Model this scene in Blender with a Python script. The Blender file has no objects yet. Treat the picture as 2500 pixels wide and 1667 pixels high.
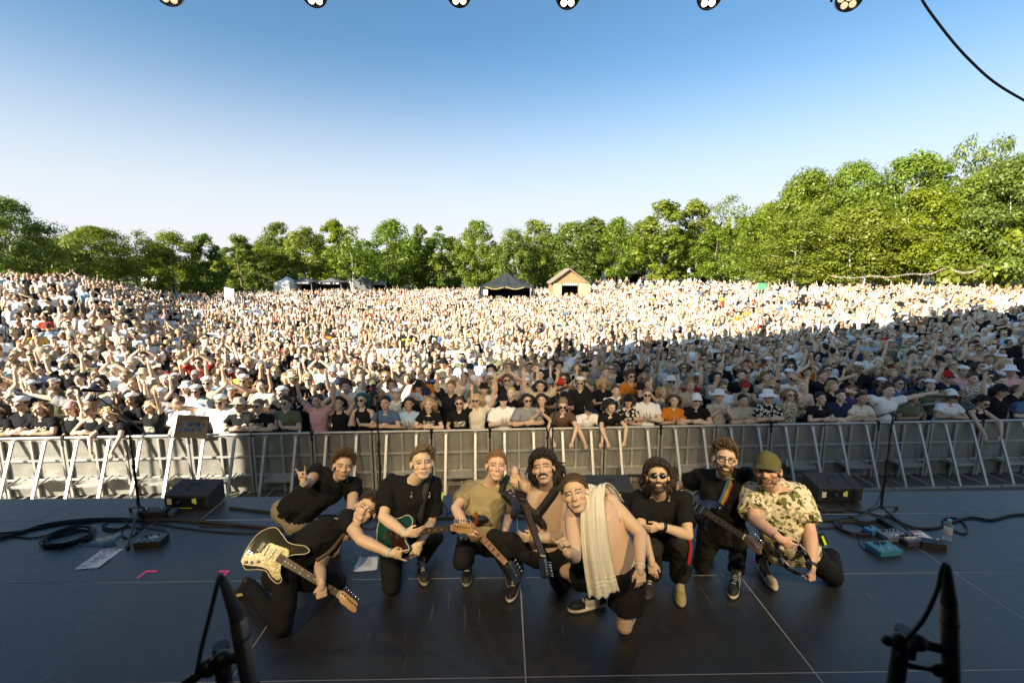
import bpy, bmesh, math, random
import numpy as np
from mathutils import Vector, Matrix, Euler, noise
rad = math.radians
V = Vector
random.seed(7)
scene = bpy.context.scene
col = scene.collection

# ---------------------------------------------------------------- camera
FPX = 1111.11
CAM = V((0.0, 0.0, 2.7))
CAMR = Euler((rad(90 - 8.6), 0, rad(-1.03))).to_matrix()
cam_d = bpy.data.cameras.new("camera")
cam_d.lens = 16.0
cam_d.sensor_width = 36.0
cam_d.clip_start = 0.05
cam_d.clip_end = 3000
cam_d.dof.use_dof = True
cam_d.dof.focus_distance = 3.9
cam_d.dof.aperture_fstop = 3.2
cam = bpy.data.objects.new("camera", cam_d)
col.objects.link(cam)
cam.location = CAM
cam.rotation_euler = CAMR.to_euler()
scene.camera = cam

# ---------------------------------------------------------------- sky, sun, exposure
SUN_AZ = 48.0      # degrees to the left of straight behind the camera
SUN_EL = 24.0
sun_dir = V((-math.sin(rad(SUN_AZ)) * math.cos(rad(SUN_EL)), -math.cos(rad(SUN_AZ)) * math.cos(rad(SUN_EL)), math.sin(rad(SUN_EL))))
world = bpy.data.worlds.new("World")
scene.world = world
world.use_nodes = True
wn = world.node_tree
for n in list(wn.nodes):
    wn.nodes.remove(n)
wo = wn.nodes.new("ShaderNodeOutputWorld")
wb = wn.nodes.new("ShaderNodeBackground")
sky = wn.nodes.new("ShaderNodeTexSky")
sky.sky_type = 'NISHITA'
sky.sun_disc = False
sky.sun_elevation = rad(SUN_EL)
sky.sun_rotation = math.atan2(sun_dir.x, sun_dir.y)
sky.altitude = 0
sky.air_density = 1.0
sky.dust_density = 1.2
sky.ozone_density = 1.6
wb.inputs["Strength"].default_value = 0.066
# the pale haze low over the horizon
tcw = wn.nodes.new("ShaderNodeTexCoord"); sxw = wn.nodes.new("ShaderNodeSeparateXYZ"); mrw = wn.nodes.new("ShaderNodeMapRange")
mrw.interpolation_type = 'SMOOTHERSTEP'
mrw.inputs["From Min"].default_value = 0.46; mrw.inputs["From Max"].default_value = 0.0
mrw.inputs["To Min"].default_value = 0.0; mrw.inputs["To Max"].default_value = 0.95
mxw = wn.nodes.new("ShaderNodeMix"); mxw.data_type = 'RGBA'
mxw.inputs[7].default_value = (4.7, 4.75, 4.95, 1)
wn.links.new(tcw.outputs["Generated"], sxw.inputs[0]); wn.links.new(sxw.outputs["Z"], mrw.inputs["Value"])
wn.links.new(mrw.outputs[0], mxw.inputs[0]); tint = wn.nodes.new("ShaderNodeVectorMath"); tint.operation = 'MULTIPLY'; tint.inputs[1].default_value = (0.66, 0.93, 1.02)
wn.links.new(sky.outputs[0], tint.inputs[0]); wn.links.new(tint.outputs[0], mxw.inputs[6])
wn.links.new(mxw.outputs[2], wb.inputs[0])
wn.links.new(wb.outputs[0], wo.inputs[0])
sun_l = bpy.data.lights.new("sun", 'SUN')
sun_l.energy = 5.0
sun_l.angle = rad(0.8)
sun_l.color = (1.0, 0.91, 0.76)
sun = bpy.data.objects.new("sun", sun_l)
col.objects.link(sun)
sun.rotation_euler = (-sun_dir).to_track_quat('-Z', 'Y').to_euler()
scene.view_settings.view_transform = 'Standard'
scene.view_settings.look = 'None'
scene.view_settings.exposure = 1.6
scene.view_settings.gamma = 1.0
scene.cycles.max_bounces = 6
scene.cycles.diffuse_bounces = 3
scene.cycles.glossy_bounces = 3
scene.cycles.transmission_bounces = 5
scene.cycles.transparent_max_bounces = 6
scene.cycles.use_denoising = True

# ---------------------------------------------------------------- pixel rays (photograph is 2500 x 1667)
def ray(px, py):
    return (CAMR @ V(((px - 1250) / FPX, -(py - 833.5) / FPX, -1))).normalized()
def at_z(px, py, z):
    d = ray(px, py)
    return CAM + d * ((z - CAM.z) / d.z)
def at_y(px, py, y):
    d = ray(px, py)
    return CAM + d * (y / d.y)
def pix(p):
    q = CAMR.transposed() @ (V(p) - CAM)
    return (1250 + FPX * q.x / -q.z, 833.5 + FPX * q.y / q.z)
def reach(a, px, py, L, s):
    """point on the pixel's ray at distance L from a (s: -1 nearer, +1 farther)"""
    d = ray(px, py)
    t0 = (a - CAM).dot(d)
    h2 = (a - CAM).length_squared - t0 * t0
    k = L * L - h2
    return CAM + d * (t0 + s * math.sqrt(max(k, 0.0)))

# ---------------------------------------------------------------- materials
MATS = {}
def nodes_of(name):
    m = bpy.data.materials.new(name)
    m.use_nodes = True
    nt = m.node_tree
    b = nt.nodes["Principled BSDF"]
    return m, nt, b
def spec(b, v):
    for k in ("Specular IOR Level", "Specular"):
        if k in b.inputs:
            b.inputs[k].default_value = v
            return
def mat(name, c, rough=0.6, metal=0.0, var=0.12, scale=8.0, bump=0.0, bscale=60.0, sp=0.5, alpha=None):
    if name in MATS:
        return MATS[name]
    m, nt, b = nodes_of(name)
    N, L = nt.nodes, nt.links
    tc = N.new("ShaderNodeTexCoord")
    nz = N.new("ShaderNodeTexNoise")
    nz.inputs["Scale"].default_value = scale
    nz.inputs["Detail"].default_value = 6
    L.new(tc.outputs["Object"], nz.inputs["Vector"])
    mx = N.new("ShaderNodeMix"); mx.data_type = 'RGBA'
    mx.inputs[6].default_value = (c[0] * (1 - var), c[1] * (1 - var), c[2] * (1 - var), 1)
    mx.inputs[7].default_value = (min(1, c[0] * (1 + var)), min(1, c[1] * (1 + var)), min(1, c[2] * (1 + var)), 1)
    L.new(nz.outputs["Fac"], mx.inputs[0])
    L.new(mx.outputs[2], b.inputs["Base Color"])
    b.inputs["Metallic"].default_value = metal
    mr = N.new("ShaderNodeMapRange")
    mr.inputs["To Min"].default_value = max(0.02, rough - 0.1)
    mr.inputs["To Max"].default_value = min(1, rough + 0.1)
    L.new(nz.outputs["Fac"], mr.inputs["Value"])
    L.new(mr.outputs[0], b.inputs["Roughness"])
    spec(b, sp)
    if bump:
        n2 = N.new("ShaderNodeTexNoise")
        n2.inputs["Scale"].default_value = bscale
        n2.inputs["Detail"].default_value = 4
        L.new(tc.outputs["Object"], n2.inputs["Vector"])
        bp = N.new("ShaderNodeBump")
        bp.inputs["Strength"].default_value = bump
        bp.inputs["Distance"].default_value = 0.02
        L.new(n2.outputs["Fac"], bp.inputs["Height"])
        L.new(bp.outputs[0], b.inputs["Normal"])
    MATS[name] = m
    return m
def mat_objcol(name, rough=0.8, bump=0.25, bscale=25.0, feat=False, sss=0.0, sp=0.3, var=0.10, attr_only=False):
    """base colour = object colour (mixed with the painted attribute where it has alpha)"""
    if name in MATS:
        return MATS[name]
    m, nt, b = nodes_of(name)
    N, L = nt.nodes, nt.links
    tc = N.new("ShaderNodeTexCoord")
    nz = N.new("ShaderNodeTexNoise")
    nz.inputs["Scale"].default_value = bscale
    nz.inputs["Detail"].default_value = 5
    L.new(tc.outputs["Object"], nz.inputs["Vector"])
    if name == "hair":
        mpn = N.new("ShaderNodeMapping"); mpn.inputs["Scale"].default_value = (1.0, 0.35, 0.35)
        L.new(tc.outputs["Object"], mpn.inputs["Vector"]); L.new(mpn.outputs[0], nz.inputs["Vector"])
    oi = N.new("ShaderNodeObjectInfo")
    src = oi.outputs["Color"]
    if feat:
        at = N.new("ShaderNodeAttribute"); at.attribute_name = "feat"
        mx = N.new("ShaderNodeMix"); mx.data_type = 'RGBA'
        if attr_only:
            src = at.outputs["Color"]
        else:
            L.new(at.outputs["Alpha"], mx.inputs[0])
            L.new(src, mx.inputs[6]); L.new(at.outputs["Color"], mx.inputs[7])
            src = mx.outputs[2]
    mr = N.new("ShaderNodeMapRange")
    mr.inputs["To Min"].default_value = 1 - var
    mr.inputs["To Max"].default_value = 1 + var
    L.new(nz.outputs["Fac"], mr.inputs["Value"])
    mu = N.new("ShaderNodeVectorMath"); mu.operation = 'SCALE'
    L.new(src, mu.inputs[0]); L.new(mr.outputs[0], mu.inputs["Scale"])
    L.new(mu.outputs[0], b.inputs["Base Color"])
    b.inputs["Roughness"].default_value = rough
    spec(b, sp)
    if sss:
        b.inputs["Subsurface Weight"].default_value = sss
        b.inputs["Subsurface Radius"].default_value = (0.012, 0.005, 0.003)
        b.inputs["Subsurface Scale"].default_value = 1.0
    if bump:
        bp = N.new("ShaderNodeBump")
        bp.inputs["Strength"].default_value = bump
        bp.inputs["Distance"].default_value = 0.03
        L.new(nz.outputs["Fac"], bp.inputs["Height"])
        L.new(bp.outputs[0], b.inputs["Normal"])
    MATS[name] = m
    return m
def emis(name, c, s):
    if name in MATS:
        return MATS[name]
    m, nt, b = nodes_of(name)
    b.inputs["Base Color"].default_value = (*c, 1)
    b.inputs["Emission Color"].default_value = (*c, 1)
    b.inputs["Emission Strength"].default_value = s
    MATS[name] = m
    return m
def hexc(r, g, b):
    f = lambda u: (u / 255 / 12.92) if u / 255 <= 0.04045 else ((u / 255 + 0.055) / 1.055) ** 2.4
    return (f(r), f(g), f(b))

# ---------------------------------------------------------------- mesh collecting
def perp(d):
    a = V((0, 0, 1)) if abs(d.z) < 0.9 else V((1, 0, 0))
    x = d.cross(a).normalized()
    return x, d.cross(x).normalized()
class MB:
    def __init__(s):
        s.v, s.f, s.m = [], [], []
    def add(s, vs, fs, mi=0):
        o = len(s.v)
        s.v.extend([tuple(q) for q in vs])
        for f in fs:
            s.f.append(tuple(i + o for i in f)); s.m.append(mi)
        return s
    def box(s, c, size, M=None, mi=0):
        x, y, z = size[0] / 2, size[1] / 2, size[2] / 2
        vs = [V((i * x, j * y, k * z)) for i in (-1, 1) for j in (-1, 1) for k in (-1, 1)]
        if M is not None:
            vs = [M @ q for q in vs]
        c = V(c)
        return s.add([q + c for q in vs], [(0, 1, 3, 2), (4, 6, 7, 5), (0, 4, 5, 1), (2, 3, 7, 6), (0, 2, 6, 4), (1, 5, 7, 3)], mi)
    def bbox(s, c, size, bev=0.01, M=None, mi=0):
        """box with chamfered vertical and horizontal edges"""
        bm = bmesh.new()
        bmesh.ops.create_cube(bm, size=1)
        bmesh.ops.scale(bm, vec=size, verts=bm.verts)
        bmesh.ops.bevel(bm, geom=bm.edges[:], offset=bev, segments=2, affect='EDGES', profile=0.6)
        vs = [q.co.copy() for q in bm.verts]
        if M is not None:
            vs = [M @ q for q in vs]
        c = V(c)
        bm.verts.index_update()
        s.add([q + c for q in vs], [[w.index for w in f.verts] for f in bm.faces], mi)
        bm.free()
        return s
    def bar(s, a, b, w, h, up=None, mi=0):
        a, b = V(a), V(b)
        d = (b - a).normalized()
        u = V(up) if up is not None else V((0, 0, 1))
        x = d.cross(u)
        if x.length < 1e-4:
            x, _ = perp(d)
        x.normalize()
        u = x.cross(d).normalized()
        M = Matrix((x, d, u)).transposed()
        return s.box((a + b) / 2, (w, (b - a).length, h), M, mi)
    def tube(s, pts, r, seg=8, mi=0, closed=False):
        pts = [V(p) for p in pts]
        n = len(pts)
        rs = r if isinstance(r, (list, tuple)) else [r] * n
        x = None
        vs, fs = [], []
        for i, p in enumerate(pts):
            if closed:
                d = pts[(i + 1) % n] - pts[i - 1]
            else:
                d = pts[min(i + 1, n - 1)] - pts[max(i - 1, 0)]
            if d.length < 1e-9:
                d = V((0, 0, 1))
            d.normalize()
            if x is None:
                x, y = perp(d)
            else:
                x = (x - d * x.dot(d))
                if x.length < 1e-6:
                    x, y = perp(d)
                x.normalize()
                y = d.cross(x)
            for k in range(seg):
                a = 2 * math.pi * k / seg
                vs.append(p + (x * math.cos(a) + y * math.sin(a)) * rs[i])
        for i in range(n if closed else n - 1):
            j = (i + 1) % n
            for k in range(seg):
                l = (k + 1) % seg
                fs.append((i * seg + k, i * seg + l, j * seg + l, j * seg + k))
        if not closed:
            fs.append(tuple(range(seg - 1, -1, -1)))
            fs.append(tuple(range((n - 1) * seg, n * seg)))
        return s.add(vs, fs, mi)
    def cap(s, a, b, ra, rb, seg=14, mi=0, ends=(1, 1)):
        """tapered capsule"""
        a, b = V(a), V(b)
        d = b - a
        if d.length < 1e-5:
            d = V((0, 0, 1e-4)); b = a + d
        d.normalize()
        pts, rs = [], []
        if ends[0]:
            for k in range(4):
                t = math.pi / 2 * (1 - (k + 0.15) / 4)
                pts.append(a - d * ra * math.sin(t)); rs.append(ra * math.cos(t))
        pts += [a, b]; rs += [ra, rb]
        if ends[1]:
            for k in range(4):
                t = math.pi / 2 * ((k + 0.85) / 4)
                pts.append(b + d * rb * math.sin(t)); rs.append(rb * math.cos(t))
        return s.tube(pts, rs, seg, mi)
    def ell(s, c, r, M=None, nu=16, nv=10, mi=0):
        c = V(c)
        vs, fs = [], []
        for j in range(1, nv):
            t = math.pi * j / nv
            for i in range(nu):
                p = 2 * math.pi * i / nu
                q = V((math.sin(t) * math.cos(p) * r[0], math.sin(t) * math.sin(p) * r[1], math.cos(t) * r[2]))
                vs.append((M @ q if M is not None else q) + c)
        top, bot = V((0, 0, r[2])), V((0, 0, -r[2]))
        vs.append((M @ top if M is not None else top) + c)
        vs.append((M @ bot if M is not None else bot) + c)
        for j in range(nv - 2):
            for i in range(nu):
                k = (i + 1) % nu
                fs.append((j * nu + i, (j + 1) * nu + i, (j + 1) * nu + k, j * nu + k))
        T, B = len(vs) - 2, len(vs) - 1
        for i in range(nu):
            k = (i + 1) % nu
            fs.append((T, i, k))
            fs.append((B, (nv - 2) * nu + k, (nv - 2) * nu + i))
        return s.add(vs, fs, mi)
    def loft(s, cs, xs, ys, rx, ry, seg=20, mi=0, pw=2.0):
        vs, fs = [], []
        n = len(cs)
        for i in range(n):
            for k in range(seg):
                a = 2 * math.pi * k / seg
                ca, sa = math.cos(a), math.sin(a)
                ca = math.copysign(abs(ca) ** (2 / pw), ca); sa = math.copysign(abs(sa) ** (2 / pw), sa)
                vs.append(cs[i] + xs[i] * (ca * rx[i]) + ys[i] * (sa * ry[i]))
        flip = (cs[-1] - cs[0]).dot(xs[0].cross(ys[0])) < 0
        for i in range(n - 1):
            for k in range(seg):
                l = (k + 1) % seg
                q = (i * seg + k, i * seg + l, (i + 1) * seg + l, (i + 1) * seg + k)
                fs.append(q[::-1] if flip else q)
        e0, e1 = tuple(range(seg - 1, -1, -1)), tuple(range((n - 1) * seg, n * seg))
        fs.append(e0[::-1] if flip else e0); fs.append(e1[::-1] if flip else e1)
        return s.add(vs, fs, mi)
    def prism(s, out, z0, z1, bev=0.0, M=None, mi=0):
        """closed 2-D outline (counter-clockwise) extruded z0..z1 with rounded edges"""
        n = len(out)
        P = [V((p[0], p[1], 0)) for p in out]
        nr = []
        for i in range(n):
            t = P[(i + 1) % n] - P[i - 1]
            q = V((t.y, -t.x, 0))
            nr.append(q.normalized() if q.length > 1e-9 else V((0, 0, 0)))
        if bev > 0:
            lv = [(z0, bev), (z0 + bev * 0.3, bev * 0.3), (z0 + bev, 0), (z1 - bev, 0), (z1 - bev * 0.3, bev * 0.3), (z1, bev)]
        else:
            lv = [(z0, 0), (z1, 0)]
        vs, fs = [], []
        for z, o in lv:
            for i in range(n):
                q = P[i] - nr[i] * o
                q = V((q.x, q.y, z))
                vs.append(M @ q if M is not None else q)
        for j in range(len(lv) - 1):
            for i in range(n):
                k = (i + 1) % n
                fs.append((j * n + i, j * n + k, (j + 1) * n + k, (j + 1) * n + i))
        fs.append(tuple(range(n - 1, -1, -1)))
        fs.append(tuple(range((len(lv) - 1) * n, len(lv) * n)))
        return s.add(vs, fs, mi)
    def mesh(s, name, mats=(), smooth=True):
        me = bpy.data.meshes.new(name)
        me.from_pydata(s.v, [], s.f)
        for m in mats:
            me.materials.append(m)
        if len(mats) > 1:
            me.polygons.foreach_set("material_index", s.m)
        if smooth:
            me.polygons.foreach_set("use_smooth", [True] * len(me.polygons))
        me.update()
        return me
    def build(s, name, mats, parent=None, smooth=False, auto=None, **kw):
        if not isinstance(mats, (list, tuple)):
            mats = [mats]
        me = s.mesh(name, mats, smooth)
        if auto:
            try:
                me.set_sharp_from_angle(angle=rad(auto))
            except Exception:
                pass
        return put(name, me, parent, **kw)
def put(name, me, parent=None, M=None, color=None):
    o = bpy.data.objects.new(name, me)
    col.objects.link(o)
    if parent is not None:
        o.parent = parent
    if M is not None:
        o.matrix_local = M
    if color is not None:
        o.color = (*color[:3], 1)
    return o
def empty(name, loc=(0, 0, 0), rz=0.0):
    o = bpy.data.objects.new(name, None)
    o.empty_display_size = 0.2
    col.objects.link(o)
    o.location = loc
    o.rotation_euler = (0, 0, rz)
    return o
def tag(o, label=None, cat=None, group=None, kind=None):
    if label: o["label"] = label
    if cat: o["category"] = cat
    if group: o["group"] = group
    if kind: o["kind"] = kind
    return o
KIDS = {}
def copy_tree(o, parent=None, kids=None):
    c = o.copy()
    col.objects.link(c)
    if parent is not None:
        c.parent = parent
    for ch in (kids[o] if kids and o in kids else list(o.children)):
        copy_tree(ch, c, kids)
    return c
def frame(x, y, z, p):
    M = Matrix((x, y, z)).transposed().to_4x4()
    M.translation = p
    return M
def spline(pts, n=8, closed=False):
    pts = [V(p) for p in pts]
    out = []
    N = len(pts)
    rng = range(N) if closed else range(N - 1)
    for i in rng:
        g = (lambda k: pts[k % N]) if closed else (lambda k: pts[max(0, min(N - 1, k))])
        p0, p1, p2, p3 = g(i - 1), g(i), g(i + 1), g(i + 2)
        for k in range(n):
            t = k / n
            out.append(0.5 * ((2 * p1) + (p2 - p0) * t + (2 * p0 - 5 * p1 + 4 * p2 - p3) * t * t + (3 * p1 - p0 - 3 * p2 + p3) * t ** 3))
    if not closed:
        out.append(pts[-1].copy())
    return out
CLOUD = {}
def cloud_tex(scale):
    if scale not in CLOUD:
        t = bpy.data.textures.new("folds", 'CLOUDS')
        t.noise_scale = scale
        t.noise_depth = 2
        CLOUD[scale] = t
    return CLOUD[scale]
def blob(mb, name, voxel, smooth=3, disp=0.0, dscale=0.08, mats=()):
    """one continuous surface grown over overlapping volumes"""
    me = mb.mesh(name + "_raw", (), True)
    o = bpy.data.objects.new("tmp_blob", me)
    col.objects.link(o)
    r = o.modifiers.new("r", 'REMESH'); r.mode = 'VOXEL'; r.voxel_size = voxel; r.use_smooth_shade = True
    if smooth:
        s = o.modifiers.new("s", 'SMOOTH'); s.factor = 0.5; s.iterations = smooth
    if disp:
        d = o.modifiers.new("d", 'DISPLACE'); d.texture = cloud_tex(dscale); d.strength = disp; d.mid_level = 0.5
        d.texture_coords = 'LOCAL'
        s2 = o.modifiers.new("s2", 'SMOOTH'); s2.factor = 0.4; s2.iterations = 1
    dg = bpy.context.evaluated_depsgraph_get()
    ev = o.evaluated_get(dg)
    out = bpy.data.meshes.new_from_object(ev)
    out.name = name
    bpy.data.objects.remove(o)
    bpy.data.meshes.remove(me)
    out.materials.clear()
    for m in mats:
        out.materials.append(m)
    out.polygons.foreach_set("use_smooth", [True] * len(out.polygons))
    return out
def coords(me):
    a = np.empty(len(me.vertices) * 3, np.float32)
    me.vertices.foreach_get("co", a)
    return a.reshape(-1, 3)
def set_feat(me, rgba):
    at = me.attributes.new("feat", 'FLOAT_COLOR', 'POINT')
    at.data.foreach_set("color", np.ascontiguousarray(rgba, np.float32).ravel())
def text_mesh(txt, size, M, mi=0, mb=None, ext=0.001, align='CENTER'):
    cu = bpy.data.curves.new("txt", 'FONT')
    cu.body = txt; cu.size = size; cu.extrude = ext; cu.align_x = align; cu.align_y = 'CENTER'
    o = bpy.data.objects.new("txt", cu)
    col.objects.link(o)
    me = bpy.data.meshes.new_from_object(o.evaluated_get(bpy.context.evaluated_depsgraph_get()))
    bpy.data.objects.remove(o); bpy.data.curves.remove(cu)
    mb = mb or MB()
    mb.add([M @ q.co for q in me.vertices], [tuple(p.vertices) for p in me.polygons], mi)
    bpy.data.meshes.remove(me)
    return mb
# ================================================================ SETTING
def sm(t):
    t = max(0.0, min(1.0, t))
    return t * t * (3 - 2 * t)
def gz(x, y):
    z = -1.5
    if y > 1:
        z += 2.3 * sm((-x / y - 0.66) / 0.28) * sm((y - 10) / 13)
    z += 1.5 * sm((x - 8.5) / 20) * sm((y - 9) / 10)
    z += 0.9 * sm((y - 52) / 34) * sm((x - 6) / 14)
    return z
M_grass = mat("grass_ground", (0.055, 0.075, 0.022), 0.9, var=0.5, scale=0.8, bump=0.8, bscale=9)
def grid_axis(a, b, fine0, fine1, step, big):
    out = [a]
    x = a
    while x < b:
        st = step if fine0 <= x < fine1 else min(big, max(step, 0.18 * min(abs(x - fine0), abs(x - fine1)) + step))
        x += st
        out.append(x)
    return out
gx = grid_axis(-900, 900, -40, 40, 1.5, 90)
gy = grid_axis(-300, 1500, -2, 110, 1.5, 120)
tb = MB()
tb.add([(x, y, gz(x, y) + 0.04 * noise.noise(V((x * 0.3, y * 0.3, 0)))) for y in gy for x in gx],
       [(j * len(gx) + i, j * len(gx) + i + 1, (j + 1) * len(gx) + i + 1, (j + 1) * len(gx) + i)
        for j in range(len(gy) - 1) for i in range(len(gx) - 1)])
tag(tb.build("ground", M_grass, smooth=True), kind="structure")

# ---- stage deck: black phenolic panels lying in aluminium frames
def deck_mat():
    m, nt, b = nodes_of("stage_panel")
    N, L = nt.nodes, nt.links
    tc = N.new("ShaderNodeTexCoord")
    n1 = N.new("ShaderNodeTexNoise"); n1.inputs["Scale"].default_value = 1.3; n1.inputs["Detail"].default_value = 8; n1.inputs["Roughness"].default_value = 0.65
    n2 = N.new("ShaderNodeTexNoise"); n2.inputs["Scale"].default_value = 14; n2.inputs["Detail"].default_value = 6
    mp = N.new("ShaderNodeMapping"); mp.inputs["Scale"].default_value = (1, 5, 1); mp.inputs["Rotation"].default_value = (0, 0, 0.5)
    n3 = N.new("ShaderNodeTexNoise"); n3.inputs["Scale"].default_value = 9; n3.inputs["Detail"].default_value = 8
    L.new(tc.outputs["Object"], n1.inputs["Vector"]); L.new(tc.outputs["Object"], n2.inputs["Vector"])
    L.new(tc.outputs["Object"], mp.inputs["Vector"]); L.new(mp.outputs[0], n3.inputs["Vector"])
    cr = N.new("ShaderNodeValToRGB")
    cr.color_ramp.elements[0].position = 0.35; cr.color_ramp.elements[0].color = (0.011, 0.011, 0.012, 1)
    cr.color_ramp.elements[1].position = 0.75; cr.color_ramp.elements[1].color = (0.027, 0.026, 0.025, 1)
    L.new(n1.outputs["Fac"], cr.inputs[0])
    c2 = N.new("ShaderNodeValToRGB")
    c2.color_ramp.elements[0].position = 0.62; c2.color_ramp.elements[0].color = (0, 0, 0, 1)
    c2.color_ramp.elements[1].position = 0.80; c2.color_ramp.elements[1].color = (0.35, 0.35, 0.35, 1)
    L.new(n3.outputs["Fac"], c2.inputs[0])
    mx = N.new("ShaderNodeMix"); mx.data_type = 'RGBA'
    L.new(c2.outputs[0], mx.inputs[0]); L.new(cr.outputs[0], mx.inputs[6]); mx.inputs[7].default_value = (0.075, 0.064, 0.05, 1)
    vs_ = N.new("ShaderNodeTexVoronoi"); vs_.inputs["Scale"].default_value = 7.0; L.new(tc.outputs["Object"], vs_.inputs["Vector"])
    c3 = N.new("ShaderNodeValToRGB"); c3.color_ramp.elements[0].position = 0.025; c3.color_ramp.elements[0].color = (1, 1, 1, 1); c3.color_ramp.elements[1].position = 0.06; c3.color_ramp.elements[1].color = (0, 0, 0, 1)
    L.new(vs_.outputs["Distance"], c3.inputs[0])
    sv = N.new("ShaderNodeSeparateColor"); L.new(vs_.outputs["Color"], sv.inputs[0])
    gt = N.new("ShaderNodeMath"); gt.operation = 'GREATER_THAN'; gt.inputs[1].default_value = 0.72; L.new(sv.outputs[0], gt.inputs[0])
    mm = N.new("ShaderNodeMath"); mm.operation = 'MULTIPLY'; L.new(gt.outputs[0], mm.inputs[0]); L.new(c3.outputs[0], mm.inputs[1])
    m5 = N.new("ShaderNodeMath"); m5.operation = 'MULTIPLY'; m5.inputs[1].default_value = 0.6; L.new(mm.outputs[0], m5.inputs[0])
    mw = N.new("ShaderNodeMapping"); mw.inputs["Scale"].default_value = (9, 0.7, 1); mw.inputs["Rotation"].default_value = (0, 0, 0.9)
    n4 = N.new("ShaderNodeTexNoise"); n4.inputs["Scale"].default_value = 3.2; n4.inputs["Detail"].default_value = 9; n4.inputs["Distortion"].default_value = 0.6
    L.new(tc.outputs["Object"], mw.inputs["Vector"]); L.new(mw.outputs[0], n4.inputs["Vector"])
    c4 = N.new("ShaderNodeValToRGB"); c4.color_ramp.elements[0].position = 0.66; c4.color_ramp.elements[0].color = (0, 0, 0, 1); c4.color_ramp.elements[1].position = 0.74; c4.color_ramp.elements[1].color = (0.45, 0.45, 0.45, 1)
    L.new(n4.outputs["Fac"], c4.inputs[0])
    ma = N.new("ShaderNodeMath"); ma.operation = 'MAXIMUM'; L.new(m5.outputs[0], ma.inputs[0]); L.new(c4.outputs[0], ma.inputs[1])
    mxx = N.new("ShaderNodeMix"); mxx.data_type = 'RGBA'; L.new(ma.outputs[0], mxx.inputs[0]); L.new(mx.outputs[2], mxx.inputs[6]); mxx.inputs[7].default_value = (0.13, 0.12, 0.105, 1)
    L.new(mxx.outputs[2], b.inputs["Base Color"])
    mr = N.new("ShaderNodeMapRange"); mr.inputs["To Min"].default_value = 0.30; mr.inputs["To Max"].default_value = 0.52
    L.new(n2.outputs["Fac"], mr.inputs["Value"]); L.new(mr.outputs[0], b.inputs["Roughness"])
    # fine anti-slip mesh pattern
    wv = N.new("ShaderNodeTexVoronoi"); wv.inputs["Scale"].default_value = 160
    L.new(tc.outputs["Object"], wv.inputs["Vector"])
    bp = N.new("ShaderNodeBump"); bp.inputs["Strength"].default_value = 0.22; bp.inputs["Distance"].default_value = 0.004
    L.new(wv.outputs["Distance"], bp.inputs["Height"])
    b2 = N.new("ShaderNodeBump"); b2.inputs["Strength"].default_value = 0.15; b2.inputs["Distance"].default_value = 0.01
    L.new(n2.outputs["Fac"], b2.inputs["Height"]); L.new(bp.outputs[0], b2.inputs["Normal"])
    L.new(b2.outputs[0], b.inputs["Normal"])
    spec(b, 0.85)
    return m
M_deck = deck_mat()
M_alu = mat("aluminium_edge", (0.34, 0.34, 0.35), 0.5, 0.2, var=0.3, scale=3)
M_black = mat("black_cloth", (0.012, 0.012, 0.013), 0.9, var=0.4)
M_steel = mat("galvanised_steel", (0.44, 0.425, 0.38), 0.46, 0.55, var=0.34, scale=5, bump=0.1, bscale=20)
M_blk = mat("black_metal", (0.012, 0.012, 0.013), 0.45, 0.2, var=0.3)
M_rub = mat("black_rubber", (0.014, 0.014, 0.015), 0.65, var=0.3)
STAGE_F = 5.25
ys = [2.70 + 1.0157 * k for k in range(-5, 3)]       # -2.38 .. 4.73
xs = [0.14 + 1.98 * k for k in range(-5, 7)]
deck = MB()
deck.box((1.0, 1.35, -0.0455), (20.0, 7.8, 0.09))
tag(deck.build("stage_floor", M_alu), kind="structure")
pn = MB()
G = 0.0055
for j in range(len(ys) - 1):
    for i in range(len(xs) - 1):
        x0, x1, y0, y1 = xs[i] + G, xs[i + 1] - G, ys[j] + G * 0.8, ys[j + 1] - G * 0.8
        pn.box(((x0 + x1) / 2, (y0 + y1) / 2, -0.002), (x1 - x0, y1 - y0, 0.007))
for k in range(-5, 7):
    x0, x1 = 0.16 + 1.76 * k + G, 0.16 + 1.76 * (k + 1) - G
    pn.box(((x0 + x1) / 2, (ys[-1] + STAGE_F) / 2 + G, -0.002), (x1 - x0, STAGE_F - ys[-1] - 0.01, 0.007))
tag(pn.build("stage_floor_panels", M_deck), kind="structure")
sk = MB(); sk.box((1.0, STAGE_F - 0.06, -0.8), (20, 0.02, 1.4))
tag(sk.build("stage_skirt", M_black), "black cloth skirt hanging below the front edge of the stage", "stage skirt")

pf = MB()
pf.add([(-14, 4.9, -1.485), (15, 4.9, -1.485), (15, 10.4, -1.485), (-14, 10.4, -1.485)], [(0, 1, 2, 3)])
tag(pf.build("pit_ground", mat("trodden_gravel", (0.13, 0.11, 0.085), 0.95, var=0.5, scale=3, bump=0.6, bscale=40)), kind="structure")
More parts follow.
